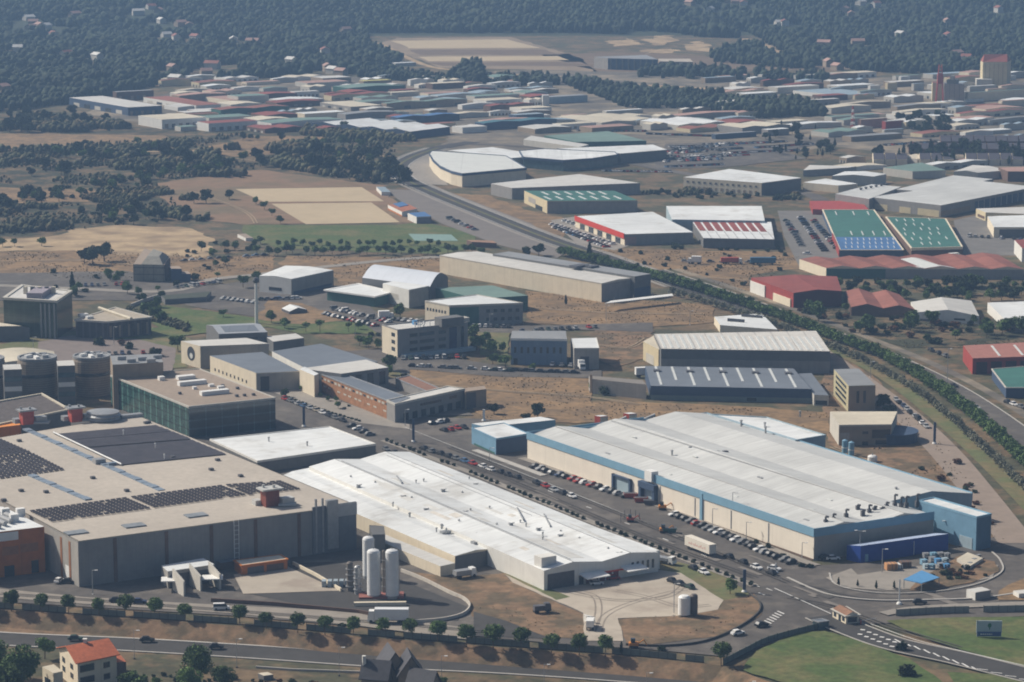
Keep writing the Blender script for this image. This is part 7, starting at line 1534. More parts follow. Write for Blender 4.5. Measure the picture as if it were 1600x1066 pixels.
row((1500, 370), (1600, 376), 10, 'line right of the green roofs', True, z=.3, parts=False, skip=.2)
row((700, 342), (745, 362), 7, 'line beside the blue-roofed pavilion', True, z=.3, parts=False)
row((1397, 625), (1450, 672), 9, 'line on the pale track beside the yellowish office', False, z=.4)
row((1450, 548), (1482, 560), 3, 'yard of the red-walled warehouse', False, [B, B, G], z=.35)
row((1570, 630), (1600, 640), 3, 'yard of the dark green-roofed building', False, [B, W, G], z=.35)
row((1060, 410), (1200, 412), 7, 'line on the dry plots above the avenue', False, z=.3, parts=False)
for x, y, a, c, lab, z_ in [(346, 955, .1, W, 'white van with raised rear driving along the works lane', .5), (230, 1003, .05, B, 'black car on the lower road', LOWZ + .2), (118, 1001, .05, 'dark green', 'dark green car on the lower road near the orange-roofed house', LOWZ + .2), (338, 1014, .05, B, 'dark car with bright windscreen on the lower road', LOWZ + .2),
                             (1153, 994, .55, W, 'white car on the curved drive beside the stone wall', .5), (1190, 981, .55, B, 'black car on the curved drive beside the fence', .5), (1437, 946, -.05, B, 'black car on the lane above the billboard lawn', .55), (1302, 877, .1, W, 'white car parked before the royal blue lean-to', .5),
                             (1290, 876, .1, B, 'dark car parked beside the white one before the lean-to', .5), (108, 913, -.2, B, 'dark car at the corner of the tan factory', .5), (93, 912, 1.2, W, 'white car at the corner of the tan factory', .5), (932, 916, .2, W, 'white car in the shade of the vented factory doors', .5),
                             (958, 908, .2, RD, 'red car in the shade of the vented factory doors', .5), (1210, 893, -.6, W, 'pale car at the end of the street', .5), (1490, 606, -.9, B, 'dark car driving on the avenue near the red-walled warehouse', .4), (1570, 690, -.9, 'blue', 'blue car driving on the avenue at the right edge', .4), (1525, 640, -.9, S, 'silver car driving on the avenue', .4), (218, 945, .05, 'dark blue', 'dark blue car on the works lane behind the round trees', .5), (182, 943, .05, 'black', 'black car on the works lane behind the round trees', .5)]:
    car(P(x, y, z_ if z_ < 0 else 0) + Vector((0, 0, z_ if z_ > 0 else .2)), a, c, lab, None, 'van' if 'van' in lab else 'car')
# far parking lots
for k, (a, b_, n) in enumerate([((1050, 235), (1120, 230), 15), ((1045, 241), (1135, 236), 18), ((1040, 247), (1140, 243), 18), ((1035, 254), (1130, 250), 16), ((1090, 228), (1180, 224), 14)]):
    row(a, b_, n, f'{ordn(k)} line of the far parking lot', True, z=.25, parts=False, skip=.15)
def stuff_cars(lines, label):
    m = MB(); mats = [PAINTS[k] for k in ('white', 'silver', 'black', 'red', 'blue')]
    for (x0, y0), (x1, y1), n in lines:
        p0, p1 = P(x0, y0), P(x1, y1); d = p1 - p0; rz = math.atan2(d.y, d.x) + math.pi / 2
        for i in range(n):
            q = p0.lerp(p1, (i + .5) / n); mi = VR.choice([0, 0, 1, 2, 2, 2, 3, 4]); m.box(q.x, q.y, .35, 4.2, 1.75, .65, rz, mi); m.box(q.x, q.y, .95, 2.2, 1.5, .5, rz, 2)
    o = m.build('parked_cars', mats); tag(o, label, 'cars', None, 'stuff')
stuff_cars([((1045, 231), (1150, 228), 26), ((1042, 238), (1160, 233), 30), ((1038, 250), (1170, 243), 32), ((1150, 226), (1230, 222), 18), ((865, 356), (950, 388), 18), ((1250, 340), (1290, 395), 18), ((1430, 172), (1500, 176), 18), ((1380, 228), (1600, 214), 40), ((830, 188), (900, 196), 26), ((900, 205), (1010, 206), 30), ((1010, 210), (1120, 214), 30), ((1180, 232), (1270, 226), 24), ((1140, 240), (1250, 236), 26), ((1420, 150), (1460, 150), 20), ((1510, 166), (1600, 172), 26), ((1040, 262), (1130, 258), 26), ((940, 268), (1050, 270), 20), ((470, 208), (620, 216), 20), ((560, 116), (640, 120), 12)], 'tiny parked cars scattered between the farthest warehouses')
# lorries
def boxvan(x, y, rz, label, L_=7, boxc=white_paint, cabc=None, cat='lorry', w_=2.5, hb=2.9, z0=.45, cabh=2.3, mark=None, tank=False, trailer=False, name='lorry'):
    p = P(x, y); p.z = z0; e = empty(name, p, label, cat, None, rz); loc = lambda m, nm, mt, sm=False: (lambda o: (COL.objects.link(o), setattr(o, 'parent', e), o)[2])(bpy.data.objects.new(nm, m.mesh(nm, mt)))
    if tank: m = MB().tube((-L_ / 2, 0, 2.0), (L_ / 2, 0, 2.0), 1.25, n=14)
    else: m = MB().box(0, 0, 1.0, L_, w_, hb)
    bx_ = loc(m, 'cargo_tank' if tank else 'cargo_box', boxc)
    loc(MB().box(0, 0, .6, L_, 1.1, .42), 'chassis', metal_dark)
    if not trailer:
        xx = L_ / 2 + 1.15; m = MB(); m.hexa([Vector(v) for v in ((xx - 1, -w_ * .47, .5), (xx + .9, -w_ * .47, .5), (xx + .9, w_ * .47, .5), (xx - 1, w_ * .47, .5), (xx - 1, -w_ * .45, .5 + cabh), (xx + .45, -w_ * .45, .5 + cabh), (xx + .45, w_ * .45, .5 + cabh), (xx - 1, w_ * .45, .5 + cabh))])
        cb = loc(m, 'cab', cabc or white_paint)
        m = MB(); m.hexa([Vector(v) for v in ((xx + .8, -w_ * .42, 1.55), (xx + .86, -w_ * .42, 1.55), (xx + .86, w_ * .42, 1.55), (xx + .8, w_ * .42, 1.55), (xx + .56, -w_ * .4, 2.5), (xx + .62, -w_ * .4, 2.5), (xx + .62, w_ * .4, 2.5), (xx + .56, w_ * .4, 2.5))])
        o = bpy.data.objects.new('windscreen', m.mesh('windscreen', glass_dark)); COL.objects.link(o); o.parent = cb
    wl = MB().tube((0, -.15, 0), (0, .15, 0), .48, n=12).mesh('wheel', tyre)
    for wx in ([-L_ * .36, -L_ * .22] + ([L_ * .36] if trailer else [L_ / 2 + 1.0])):
        for sy in (-1, 1): o = bpy.data.objects.new('wheel', wl); COL.objects.link(o); o.parent = e; o.location = (wx, sy * (w_ / 2 - .2), .48)
    if mark: mark(e, L_, w_, hb)
    return e
def redmark(e, L_, w_, hb):
    m = MB(); r = random.Random(4); x = -L_ * .36       # faded, unreadable red lettering on the trailer side
    for sy in (-1, 1):
        for i in range(9):
            u = -L_ * .33 + i * L_ * .078; hgt = (.9, .55, 1.0, .55, .6, 1.0, .55, .9, .5)[i]
            y = sy * (w_ / 2 + .01)
            m.box(u, y, 1.9, .16, .03, hgt); m.box(u + .28, y, 1.9 + (.0 if i % 2 else hgt * .5), .45, .03, .14)
            if i % 3: m.box(u + .5, y, 1.9, .14, .03, hgt * .6)
    o = bpy.data.objects.new('lettering', m.mesh('lettering', M('faded_red_paint', (.55, .22, .18), .7, .1, 1))); COL.objects.link(o); o.parent = e
rd = (lambda a, b_: math.atan2((P(*b_) - P(*a)).y, (P(*b_) - P(*a)).x))((1060, 872), (900, 808))
boxvan(1094, 865, rd, 'long white trailer with faded red lettering parked in the works street', 13.6, M('trailer_cream', (.72, .67, .58), .6, .05, .5), mark=redmark, trailer=True, name='trailer')
boxvan(612, 975, 3.12, 'white rounded lorry on the lane behind the round trees', 9.5, M('lorry_white', (.72, .73, .74), .4, .05, .5), hb=3.1, cabh=3.0)
boxvan(907, 577, -1.4, 'white box lorry beside the small beige-grey warehouse', 6, white_paint, hb=2.9, z0=.35)
boxvan(1036, 882, -.65, 'small grey flatbed lorry parked beside the end of the vented factory', 4.5, metal_grey, hb=.9, cabh=1.9)
boxvan(922, 985, 1.5, 'small white van with dark top beside the yard entrance', 4, white_paint, hb=1.8, cabh=1.6, cat='van', w_=2.1)
boxvan(1003, 590, .2, 'white lorry at the left end of the blue-grey roofed warehouse', 5.5, white_paint, z0=.35)
boxvan(1088, 413, 2.9, 'white-cabbed lorry on the dry plots above the avenue', 5, white_paint, z0=.3)
boxvan(1140, 413, 0, 'red-topped lorry on the dry plots above the avenue', 9, pipe_red, z0=.3, hb=2.2)
boxvan(1192, 414, 0, 'long blue-sided trailer on the dry plots above the avenue', 13, M('trailer_blue', (.05, .15, .26), .5, .1, 1), z0=.3, hb=2.6, trailer=True, name='trailer')
boxvan(1490, 408, .4, 'white tipped lorry in the yard right of the green roofs', 5, white_paint, z0=.3)
boxvan(600, 660 - 160, .2, 'white delivery lorry before the boxy white hall', 5, white_paint, z0=.35)
boxvan(722, 905, .5, 'grey dump lorry on the bank behind the white annex', 5, metal_grey, hb=1.4, cabc=white_paint)
boxvan(842, 960, .3, 'dark tractor with raised rack on the brown bank', 3, metal_dark, hb=1.2, cabc=metal_dark, cat='tractor', w_=2, name='tractor')
def digger(x, y, col_, label, s=1.0):
    p = P(x, y); p.z = .45; e = empty('digger', p, label, 'digger')
    def ad(m, nm, mt): o = bpy.data.objects.new(nm, m.mesh(nm, mt)); COL.objects.link(o); o.parent = e
    ad(MB().box(0, 0, .5 * s, 2.6 * s, 1.7 * s, .9 * s), 'body', col_); ad(MB().box(-.2 * s, 0, 1.4 * s, 1.2 * s, 1.3 * s, 1.1 * s), 'cab', glass_dark)
    ad(MB().tube((1.2 * s, 0, 1.1 * s), (2.8 * s, 0, 2.2 * s), .18 * s, n=6).tube((2.8 * s, 0, 2.2 * s), (3.6 * s, 0, .6 * s), .15 * s, n=6), 'arm', col_)
    for sy in (-1, 1): ad(MB().box(0, sy * .75 * s, 0, 2.4 * s, .45 * s, .6 * s), 'track', tyre)
orange = M('machine_orange', (.62, .24, .04), .6, .1, 1)
digger(990, 1014, orange, 'yellow-orange machine by the drive below the brown bank', 1.0)
digger(1035, 798, orange, 'orange machine in front of the dock doors', 1.0)
digger(985, 817, pipe_red, 'red machine standing among poles on the works street', .9)
digger(1037, 834, orange, 'orange road machine beside the white trailer', 1.0)
for i, (x, y) in enumerate([(970, 812), (976, 806), (985, 805), (993, 806), (999, 811)]):
    p = P(x, y + 6); tag(MB().tube((p.x, p.y, 0), (p.x, p.y, 3.2), .09, n=6).box(p.x, p.y, 0, .7, .7, .2).build('marker_pole', metal_dark), f'{ordn(i)} dark pole from the left around the red machine', 'pole', 'poles around the red machine')
for x, y, c, lab in ((985, 779, pipe_red, 'red skip under the beige wall, left of two'), (1001, 786, pipe_red, 'red skip under the beige wall, right of two'), (1046, 834, w_green, 'green container beside the orange road machine'), (1016, 790, metal_dark, 'dark green skip left of the second dock door')):
    p = P(x, y); e = empty('skip', p, lab, 'skip'); m = MB(); m.hexa([Vector((p.x + a * 2.3 * t, p.y + b_ * 1.1 * t, z)) for z, t in ((.45, .8), (1.9, 1)) for a, b_ in ((-1, -1), (1, -1), (1, 1), (-1, 1))]); m.build('body', c, e); MB().box(p.x, p.y, 1.88, 4.3, 1.9, .06).build('load', metal_dark, e)
# ------------------------------------------------------------------ lamp posts, masts
def lamp(x, yt, yb, label, group='street lamps', two=False, z=0.0, disc=True, r=.12):
    p = P(x, yb, z); h = HT(x, yt, yb, z) - z; e = empty('street_lamp', p, label, 'lamp', group)
    MB().tube((p.x, p.y, z), (p.x, p.y, z + h), r, r * .7, n=7).build('pole', metal_grey, e)
    m = MB(); m.tube((p.x, p.y, z + h), (p.x + 1.0, p.y - .4, z + h + .1), r * .6, n=5)
    if two: m.tube((p.x, p.y, z + h), (p.x - 1.0, p.y + .4, z + h + .1), r * .6, n=5)
    m.build('arm', metal_grey, e)
    MB().box(p.x + 1.2, p.y - .5, z + h, .9, .4, .18).build('lamp_head', white_paint, e)
    if two: MB().box(p.x - 1.2, p.y + .5, z + h, .9, .4, .18).build('lamp_head', white_paint, e)
    MB().box(p.x, p.y, z, .5, .5, .35).build('base', white_paint if disc else metal_dark, e)
for x, yt, yb, lab in [(145, 891, 930, 'lamp post in front of the tan factory'), (633, 640, 667, 'white lamp post at the grey corner office'), (1053, 912, 960, 'lamp post in the concrete yard'), (1144, 770, 830, 'lamp post at the middle of the long beige wall'), (1113, 795, 832, 'lamp post under the long beige wall left of the middle'), (1166, 816, 845, 'lamp post under the long beige wall right of the middle'), (1253, 848, 874, 'lamp post at the near end of the beige wall'),
                     (1378, 858, 896, 'lamp post before the royal blue lean-to'), (1343, 830, 876, 'lamp post with two heads over the lean-to'), (1480, 815, 848, 'lamp post with two heads by the blue corner block'), (765, 700, 722, 'lamp post by the small pale blue workshop'), (555, 493, 525, 'lamp post on the campus lawn road'), (765, 491, 512, 'white lamp post before the cream office'), (1078, 486, 508, 'lamp post on the dry field road'), (947, 478, 502, 'dark post on the dry field'), (1480, 545, 600, 'tall lamp post beside the avenue'), (1360, 565, 590, 'dark post on the pale track'), (978, 740, 770, 'lamp post near the first dock door'), (178, 511, 540, 'white lamp post before the fan-roofed office'),
                     (52, 527, 545, 'white lamp post left of the campus paving')]:
    lamp(x, yt, yb, lab, None, 'two heads' in lab, r=.14)
for i, x in enumerate(range(210, 1180, 160)): lamp(x, 985 + (x - 210) * .083, 1030 + (x - 210) * .083, f'{ordn(i)} slim lamp post from the left along the lower road', 'lamp posts along the lower road', z=LOWZ, disc=False, r=.09)
# tall posts with white ball foot, and the mast
for x, yt, yb, lab in [(646, 655, 692, 'dark square post with white foot at the street crossing'), (1163, 890, 927, 'dark blue square post with white foot at the street junction'), (1405, 905, 946, 'white post with ball foot on the kerb of the ring road'), (475, 635, 668, 'dark blue post with white foot beside the glass offices'), (1460, 660, 695, 'dark post with white foot on the pale track'), (756, 640, 659, 'white post near the dark tree in the dry field'), (1212, 880, 897, 'short white post near the end of the street')]:
    p = P(x, yb); h = HT(x, yt, yb); e = empty('sign_post', p, lab, 'post'); w_ = .9 if 'square' in lab or 'dark' in lab else .4
    MB().box(p.x, p.y, .9, w_, w_ * .6, h - .9).build('post', white_paint if lab.startswith(('white', 'short')) else w_navy, e)
    MB().lathe((p.x, p.y, 0), [(.75, 0), (.85, .5), (.6, .95), (.0001, 1.1)], 12).build('foot', white_paint, e)
p = P(401, 506); h = HT(401, 436, 506); e = empty('tall_mast', p, 'tall white mast with dark ball on top, on the campus', 'mast')
MB().tube((p.x, p.y, 0), (p.x, p.y, h - 1), .8, .55, n=10).build('pole', white_paint, e)
MB().lathe((p.x, p.y, h - 2.2), [(.0001, 0), (1.2, .6), (1.6, 1.6), (1.2, 2.7), (.0001, 3.2)], 14).build('ball', metal_dark, e)
# white tent-like canopy and walls on the campus
b = Bld('canopy', 'white tent-like canopy on the campus right of the tall mast', 'canopy', (452, 487), (480, 484), (440, 482), 492, roof_white, metal_dark, C=(466, 478), n=1, along='D', rise=1.4)
wall_path('retaining_wall', [(205, 480), (225, 472), (258, 462)], 1.6, .6, kerb, 'pale slanting wall edge behind the fan-roofed office', smooth=0)
b = Bld('sunken_block', 'dark sunken block with pale edge beside the campus lawn', 'block', (258, 468), (322, 464), (252, 462), 476, M('dark_grass_roof', (.05, .06, .045), .9, .2, .5), w_dgrey, C=(330, 455))
b = Bld('low_store', 'low grey store between the sand pitches and the grey plaza', 'store', (596, 300), (610, 300), (588, 292), 306, roof_paleblue, w_white)
# ------------------------------------------------------------------ fences
def fence(px, h, label, seglen=14, gap=1.2, mat=fence_g, z=0.0, name='panel_fence', smooth=4, group=None, n0=0):
    c = smoothpath([P(x, y, z) for x, y in px], smooth); out = []; cur = [c[0]]; d = 0; k = n0
    e = empty(name, (c[0].x, c[0].y, z), label, 'fence', group)
    pts = []; 
    for i in range(len(c) - 1):
        L_ = (c[i + 1] - c[i]).length; m_ = max(1, int(L_ / 2.5)); pts += [c[i].lerp(c[i + 1], j / m_) for j in range(m_)]
    pts.append(c[-1]); m = MB(); u = 0
    for i in range(len(pts) - 1):
        u += (pts[i + 1] - pts[i]).length
        if (u % seglen) < gap:
            if m.f: m.build('panel', mat, e); m = MB()
            continue
        a, b_ = pts[i], pts[i + 1]; t = (b_ - a).normalized(); n_ = Vector((-t.y, t.x)) * .06
        m.prism([a - n_, b_ - n_, b_ + n_, a + n_], z + .2, z + h)
        m.box(a.x, a.y, z + .2, .16, .16, h + .05)
    if m.f: m.build('panel', mat, e)
    mb_ = MB(); a = offset_path(pts, .12); b2 = offset_path(pts, -.12)
    for i in range(len(pts) - 1): mb_.poly([(a[i].x, a[i].y, z + .24), (b2[i].x, b2[i].y, z + .24), (b2[i + 1].x, b2[i + 1].y, z + .24), (a[i + 1].x, a[i + 1].y, z + .24)]); mb_.wallquad(b2[i], b2[i + 1], z - 1.2, z + .24); mb_.wallquad(a[i + 1], a[i], z - .1, z + .24)
    mb_.build('plinth', M('fence_plinth', (.08, .06, .05), .9, .15, .5), e)
fence([(-60, 947), (90, 957.5), (357, 975), (617, 997)], 1.9, 'grey-green panel fence along the top of the bank, left stretch', 17, 4, smooth=1)
fence([(617, 997), (1000, 1026), (1100, 1036)], 1.9, 'grey-green panel fence along the top of the bank, stretch below the yard', 20, 3, smooth=1)
fence([(1130, 1040), (1165, 1022), (1200, 1005), (1262, 988), (1295, 980)], 1.9, 'dark fence climbing along the left lawn to the gatehouse', 30, 1)
fence([(1385, 965), (1470, 960), (1560, 958), (1660, 956)], 2.2, 'grey panel fence behind the billboard lawn', 26, 3, M('fence_grey', (.25, .26, .24), .8, .12, .6, joints=((2.5, .15, .35), (0, 0, 0))))
# ------------------------------------------------------------------ gatehouse, billboard, circle yard things
b = Bld('gatehouse', 'small cream gatehouse with brownish tiled roof at the works entrance', 'gatehouse', (1322, 962), (1342, 960), (1301, 951), 978, M('gatehouse_roof', (.24, .13, .08), .8, .2, .8), w_cream, C=(1322, 948), n=1, along='D', rise=.9, par=(.0, .25, .5, .0), parm=w_offw)
for u in (.1, .45, .72): b.slab('DA', u, u + .18, .1 if u == .45 else .35, .8, glass_dark, 'door' if u == .45 else 'window', .06)
b.slab('AB', .15, .85, .3, .8, glass_dark, 'window', .06)
b = Bld('entrance_kiosk', 'small glazed grey kiosk left of the cream gatehouse', 'kiosk', (1280, 972), (1294, 970), (1270, 969), 985, roof_bluegrey, glass_blue, par=(.1, .2, .3, .1), parm=metal_grey)
e = empty('barrier', P(1345, 975), 'white boom barrier beside the cream gatehouse', 'barrier'); p = P(1345, 975, .6)
MB().box(p.x, p.y, .5, .4, .4, 1.1).build('post', pipe_red, e); MB().tube((p.x, p.y, 1.5), (p.x + 4.5, p.y + 2.2, 1.7), .07, n=6).build('boom', white_paint, e)
p = P(1545, 998); h = HT(1545, 970, 998); e = empty('billboard', p, 'pale billboard with green emblem and blue base standing on the right lawn', 'billboard')
MB().box(p.x, p.y, 1.7, 7.0, .3, h - 1.7, -.03).build('panel', M('billboard_blue', (.42, .49, .55), .6, .08, .5), e)
MB().box(p.x, p.y - .1, .7, 6.6, .4, 1.3, -.03).build('lower_band', M('billboard_band', (.06, .11, .26), .6, .08, .5), e)
for s_ in (-3.2, 3.2): MB().box(p.x + s_, p.y + .15, 0, .25, .25, h).build('post', metal_grey, e)
m = MB(); zc = h - 1.3
m.poly([(p.x + .1 + .55 * math.cos(t * .7854), p.y - .19, zc + .7 * math.sin(t * .7854)) for t in range(8)]); m.box(p.x + .1, p.y - .17, zc - 1.2, .25, .04, .7); m.build('emblem', M('emblem_green', (.03, .16, .08), .6, .1, 1), e)
m = MB(); 
for k in range(8): m.box(p.x - 2.2 + k * .6, p.y - .31, 1.2, .4, .03, .3)
m.build('lettering', white_paint, e)
p = P(1440, 918); e = empty('blue_canopy', p, 'flat blue canopy beside the dry bank of the ring road', 'canopy')
q = [P(1412, 906, 3), P(1440, 912, 3), P(1468, 903, 3), P(1440, 892, 3)]; MB().prism([(v.x, v.y) for v in q], 2.9, 3.15).build('roof', sky_blue, e)
for v in q: MB().tube((v.x * .98 + p.x * .02, v.y * .98 + p.y * .02, 0), (v.x * .98 + p.x * .02, v.y * .98 + p.y * .02, 2.9), .12, n=6).build('post', metal_grey, e)
for k, (x, y, sx, sz, mt, lab) in enumerate([(1392, 892, 3.4, 2.0, M('crate_orange', (.5, .26, .12), .8, .1, 1), 'orange-brown crate in the yard below the royal blue lean-to'), (1414, 888, 3.2, 1.8, w_brown, 'dark brown crate beside the orange-brown crate'), (1402, 889, 2.6, 1.2, white_paint, 'low pale crate between the orange-brown and the dark crate')]):
    p = P(x, y); e = empty('crate', p, lab, 'crate'); MB().box(p.x, p.y, .4, sx, 2.6, sz, .2).build('body', mt, e)
    m = MB()
    for t in (-1, 0, 1): m.box(p.x + t * sx * .33, p.y, .38, .15, 2.66, sz + .1, .2)
    m.build('batten', metal_dark, e)
for k in range(12):
    x, y = 1445 + (k % 4) * 11 + VR.uniform(-3, 3), 874 + (k // 4) * 8 + VR.uniform(-2, 2); p = P(x, y); mt = VR.choice([sky_blue, metal_grey, w_paleblue, fascia_blue])
    m = MB(); 
    for t in (-.8, .8): m.box(p.x + t, p.y, .4, .12, 1.6, 1.6, .3)
    for z in (.5, 1.2, 1.9): m.box(p.x, p.y, z, 1.7, 1.6, .08, .3)
    tag(m.build('rack', mt), 'metal storage rack in the yard beside the blue corner block', 'rack', 'storage racks in the yard')
b = Bld('container', 'grey-white container hut beside the ring road at the lower right', 'container', (1524, 926), (1548, 922), (1510, 921), 940, roof_offw, w_white); b.slab('AB', 0, 1, 0, .97, w_grey, 'side', .04)
b = Bld('container', 'small white hut cut by the right edge beside the ring road', 'container', (1592, 928), (1612, 926), (1583, 923), 937, roof_offw, w_white)
b = Bld('flat_shelter', 'flat pale shelter between the blue corner block and the dry bank', 'shelter', (1515, 885), (1536, 872), (1495, 873), 892, roof_cream, w_offw, C=(1512, 863))
for k in range(4):
    x, y = 1508 + k * 7, 892 - k * 6; p = P(x, y); e = empty('pallet_stack', p, 'grey stack of pallets along the flat pale shelter', 'pallets', 'pallet stacks by the shelter'); m = MB()
    for z in range(6): m.box(p.x, p.y, .3 + z * .22, 1.3, 1.1, .12, .3 + z * .05)
    m.build('pallets', metal_grey, e)
# two containers-like concrete roof plants behind the factory: red and white silos on trailers
for i, (x, y) in enumerate(((938, 661), (983, 657))):
    b = Bld('red_container', ('left' if i == 0 else 'right') + ' one of two red and white plant containers behind the pale-roofed factory', 'container', (x, y - 10), (x + 12, y - 11), (x - 9, y - 11.5), y + 4, roof_white, pipe_red, group='red and white plant containers'); b.slab('AB', 0, 1, 0, .9, w_offw, 'end', .05)
    q = P(x + 16, y + 2); MB().tube((q.x, q.y, 0), (q.x + 6, q.y + .5, 2.5), .7, n=8).build('duct', metal_grey, b.e)
b = Bld('kiosk', 'small white kiosk with dark window at the mouth of the concrete yard', 'kiosk', (916, 962), (930, 965), (912, 960), 974, roof_white, w_white); b.slab('AB', .2, .9, .3, .7, glass_dark, 'window', .06)
# ------------------------------------------------------------------ houses at the bottom edge
def lh(x, yt, yb): return HT(x, yt, yb, LOWZ)
b = Bld('house', 'cream two-storey house with orange tiled roof at the bottom left', 'house', (121, 1035), (182, 1022), (93, 1012), 1080, tiles, w_cream, C=(150, 1004), n=0, z0=LOWZ)
A_, B_, C_, D_ = b.A, b.B, b.C, b.D
m = MB(); o = .8
ux = (B_ - A_).normalized(); uy = (D_ - A_).normalized(); r0 = (A_ + D_) / 2 - ux * o + Vector((0, 0, 2.4)); r1 = (B_ + C_) / 2 + ux * o + Vector((0, 0, 2.4)); dz = Vector((0, 0, .05 - .3))
a, b2, c, d = A_ - ux * o - uy * o + dz, B_ + ux * o - uy * o + dz, C_ + ux * o + uy * o + dz, D_ - ux * o + uy * o + dz; T = Vector((0, 0, .25))
m.hexa([a, b2, r1, r0, a + T, b2 + T, r1 + T, r0 + T]); m.hexa([r0, r1, c, d, r0 + T, r1 + T, c + T, d + T]); tr_ = m.build('tiled_roof', tiles, b.e)
m = MB(); m.poly([D_, A_, (A_ + D_) / 2 + Vector((0, 0, 2.4))]); m.poly([B_, C_, (B_ + C_) / 2 + Vector((0, 0, 2.4))]); m.build('gable', w_cream, b.e)
q = r0.lerp(r1, .45); sub('chimney', MB().box(q.x, q.y, q.z - .5, .8, .8, 1.6).box(q.x, q.y, q.z + 1.1, 1.1, 1.1, .15), w_white, tr_)
b.slab('AB', .06, .42, .62, .86, glass_dark, 'balcony', .1); b.slab('AB', .06, .42, .22, .45, glass_dark, 'window', .1); b.slab('AB', .66, .82, .6, .8, glass_dark, 'window', .1); b.slab('AB', .66, .82, .2, .4, glass_dark, 'window', .1)
for z_ in (.6, .28): b.slab('DA', .15, .3, z_, z_ + .18, glass_dark, 'window', .1); b.slab('DA', .6, .75, z_, z_ + .18, glass_dark, 'window', .1)
b = Bld('house_annex', 'low cream garage annex left of the orange-roofed house', 'garage', (84, 1052), (98, 1049), (66, 1042), 1085, roof_cream, w_cream, z0=LOWZ, C=(84, 1038)); b.slab('DA', .2, .7, .1, .6, glass_dark, 'window', .06)
b = Bld('porch', 'small porch with orange tiled roof right of the orange-roofed house', 'porch', (180, 1040), (197, 1034), (172, 1030), 1062, tiles, w_brown, z0=LOWZ, mono=-1, along='D', rise=.8)
# dark slate villa
p0 = P(618, 1085, LOWZ); e = empty('slate_house', p0, 'dark slate-roofed villa with several steep gables at the bottom edge', 'house')
def gable(cx, cy, w_, d_, h_, r_, rz, wall_, roof_):
    c_, s_ = math.cos(rz), math.sin(rz); W_ = lambda a, b_, z: Vector((cx + c_ * a - s_ * b_, cy + s_ * a + c_ * b_, LOWZ + z))
    q = [W_(-w_ / 2, -d_ / 2, 0), W_(w_ / 2, -d_ / 2, 0), W_(w_ / 2, d_ / 2, 0), W_(-w_ / 2, d_ / 2, 0)]; t = [v + Vector((0, 0, h_)) for v in q]; m = MB().hexa(q + t); g0, g1 = W_(0, -d_ / 2, h_ + r_), W_(0, d_ / 2, h_ + r_); m.poly([t[0], t[1], g0]); m.poly([t[2], t[3], g1]); m.build('wall', wall_, e)
    o = .6; k = o * r_ / (w_ / 2); m = MB(); T = Vector((0, 0, .25)); g0, g1 = W_(0, -d_ / 2 - o, h_ + r_), W_(0, d_ / 2 + o, h_ + r_)
    for sx in (-1, 1):
        a, b_ = W_(sx * (w_ / 2 + o), -d_ / 2 - o, h_ - k), W_(sx * (w_ / 2 + o), d_ / 2 + o, h_ - k)
        m.hexa([a, g0, g1, b_, a + T, g0 + T, g1 + T, b_ + T] if sx < 0 else [g0, a, b_, g1, g0 + T, a + T, b_ + T, g1 + T])
    m.build('roof', roof_, e)
q = P(612, 1064, LOWZ); gable(q.x, q.y + 0, 6.5, 9, 4.5, 4.6, .25, w_tan, slate)
q = P(590, 1072, LOWZ); gable(q.x, q.y - 1, 5.5, 7, 3.5, 3.8, 1.3, w_tan, slate)
q = P(640, 1070, LOWZ); gable(q.x, q.y - 1, 6.5, 8, 4.5, 4.6, .15, w_tan, slate)
q = P(662, 1080, LOWZ); gable(q.x, q.y - 2, 5, 7, 3, 3.4, 1.1, w_tan, slate)
q = P(569, 1075, LOWZ); MB().box(q.x, q.y + 1, LOWZ, .9, .9, 8.5, .2).build('chimney', w_white, e)
b = Bld('shed', 'tiny pale-roofed shed in the dry garden left of the slate villa', 'shed', (412, 1056), (427, 1054), (403, 1052), 1064, roof_cream, w_dgrey, z0=LOWZ)
wall_path('garden_wall', [(400, 1044), (455, 1048), (566, 1052)], .6, .4, kerb, 'low pale garden wall along the lower road', smooth=0, z=LOWZ)
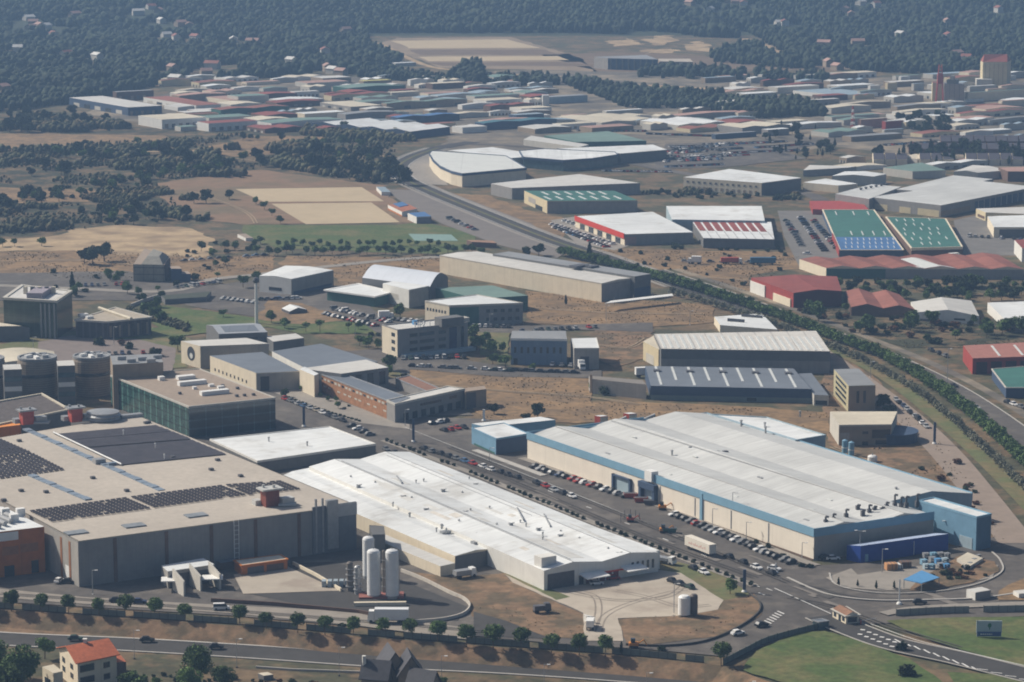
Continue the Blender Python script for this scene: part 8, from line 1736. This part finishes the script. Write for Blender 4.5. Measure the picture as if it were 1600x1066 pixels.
# ================================================================== air and light
mb = MB()
x0, x1, y0, y1, z0, z1 = -1750, 1750, -60, 8200, -6, 330
mb.prism([(x0, y0), (x1, y0), (x1, y1), (x0, y1)], z0, 250)
hz = mb.build('haze', [], None); hz['kind'] = 'stuff'
hm = bpy.data.materials.new('haze_air'); hm.use_nodes = True
nt = hm.node_tree; nt.nodes.remove(nt.nodes['Principled BSDF'])
pv = nt.nodes.new('ShaderNodeVolumePrincipled'); pv.inputs['Color'].default_value = (.38, .62, 1.0, 1)
pv.inputs['Density'].default_value = HAZE = .00014; pv.inputs['Anisotropy'].default_value = .1
nt.links.new(pv.outputs[0], nt.nodes['Material Output'].inputs['Volume'])
hz.data.materials.clear(); hz.data.materials.append(hm)
w = bpy.data.worlds.new('World'); scene.world = w; w.use_nodes = True
sky = w.node_tree.nodes.new('ShaderNodeTexSky'); sky.sky_type = 'NISHITA'; sky.sun_disc = False
EL = math.radians(40); SD = Vector((-.90, .44, 0)).normalized()     # towards the sun
sky.sun_elevation = EL; sky.sun_rotation = math.atan2(SD.x, SD.y)
sky.altitude = 200; sky.air_density = 1; sky.dust_density = 4
w.node_tree.links.new(sky.outputs[0], w.node_tree.nodes['Background'].inputs[0])
w.node_tree.nodes['Background'].inputs[1].default_value = .068
sl = bpy.data.lights.new('sun', 'SUN'); sl.energy = 5.0; sl.angle = math.radians(.5); sl.color = (1, .92, .80)
so = bpy.data.objects.new('sun', sl); COL.objects.link(so)
sv = Vector((SD.x * math.cos(EL), SD.y * math.cos(EL), math.sin(EL)))
so.rotation_euler = sv.to_track_quat('Z', 'Y').to_euler(); so.location = (0, 900, 600)
vs = scene.view_settings; vs.view_transform = 'Standard'; vs.look = 'None'; vs.exposure = 0.03; vs.gamma = 1.0; vs.use_curve_mapping = False
scene.cycles.max_bounces = 5; scene.cycles.diffuse_bounces = 2; scene.cycles.glossy_bounces = 2; scene.cycles.volume_bounces = 0
scene.cycles.use_denoising = True

scene.cycles.filter_width = 1.9
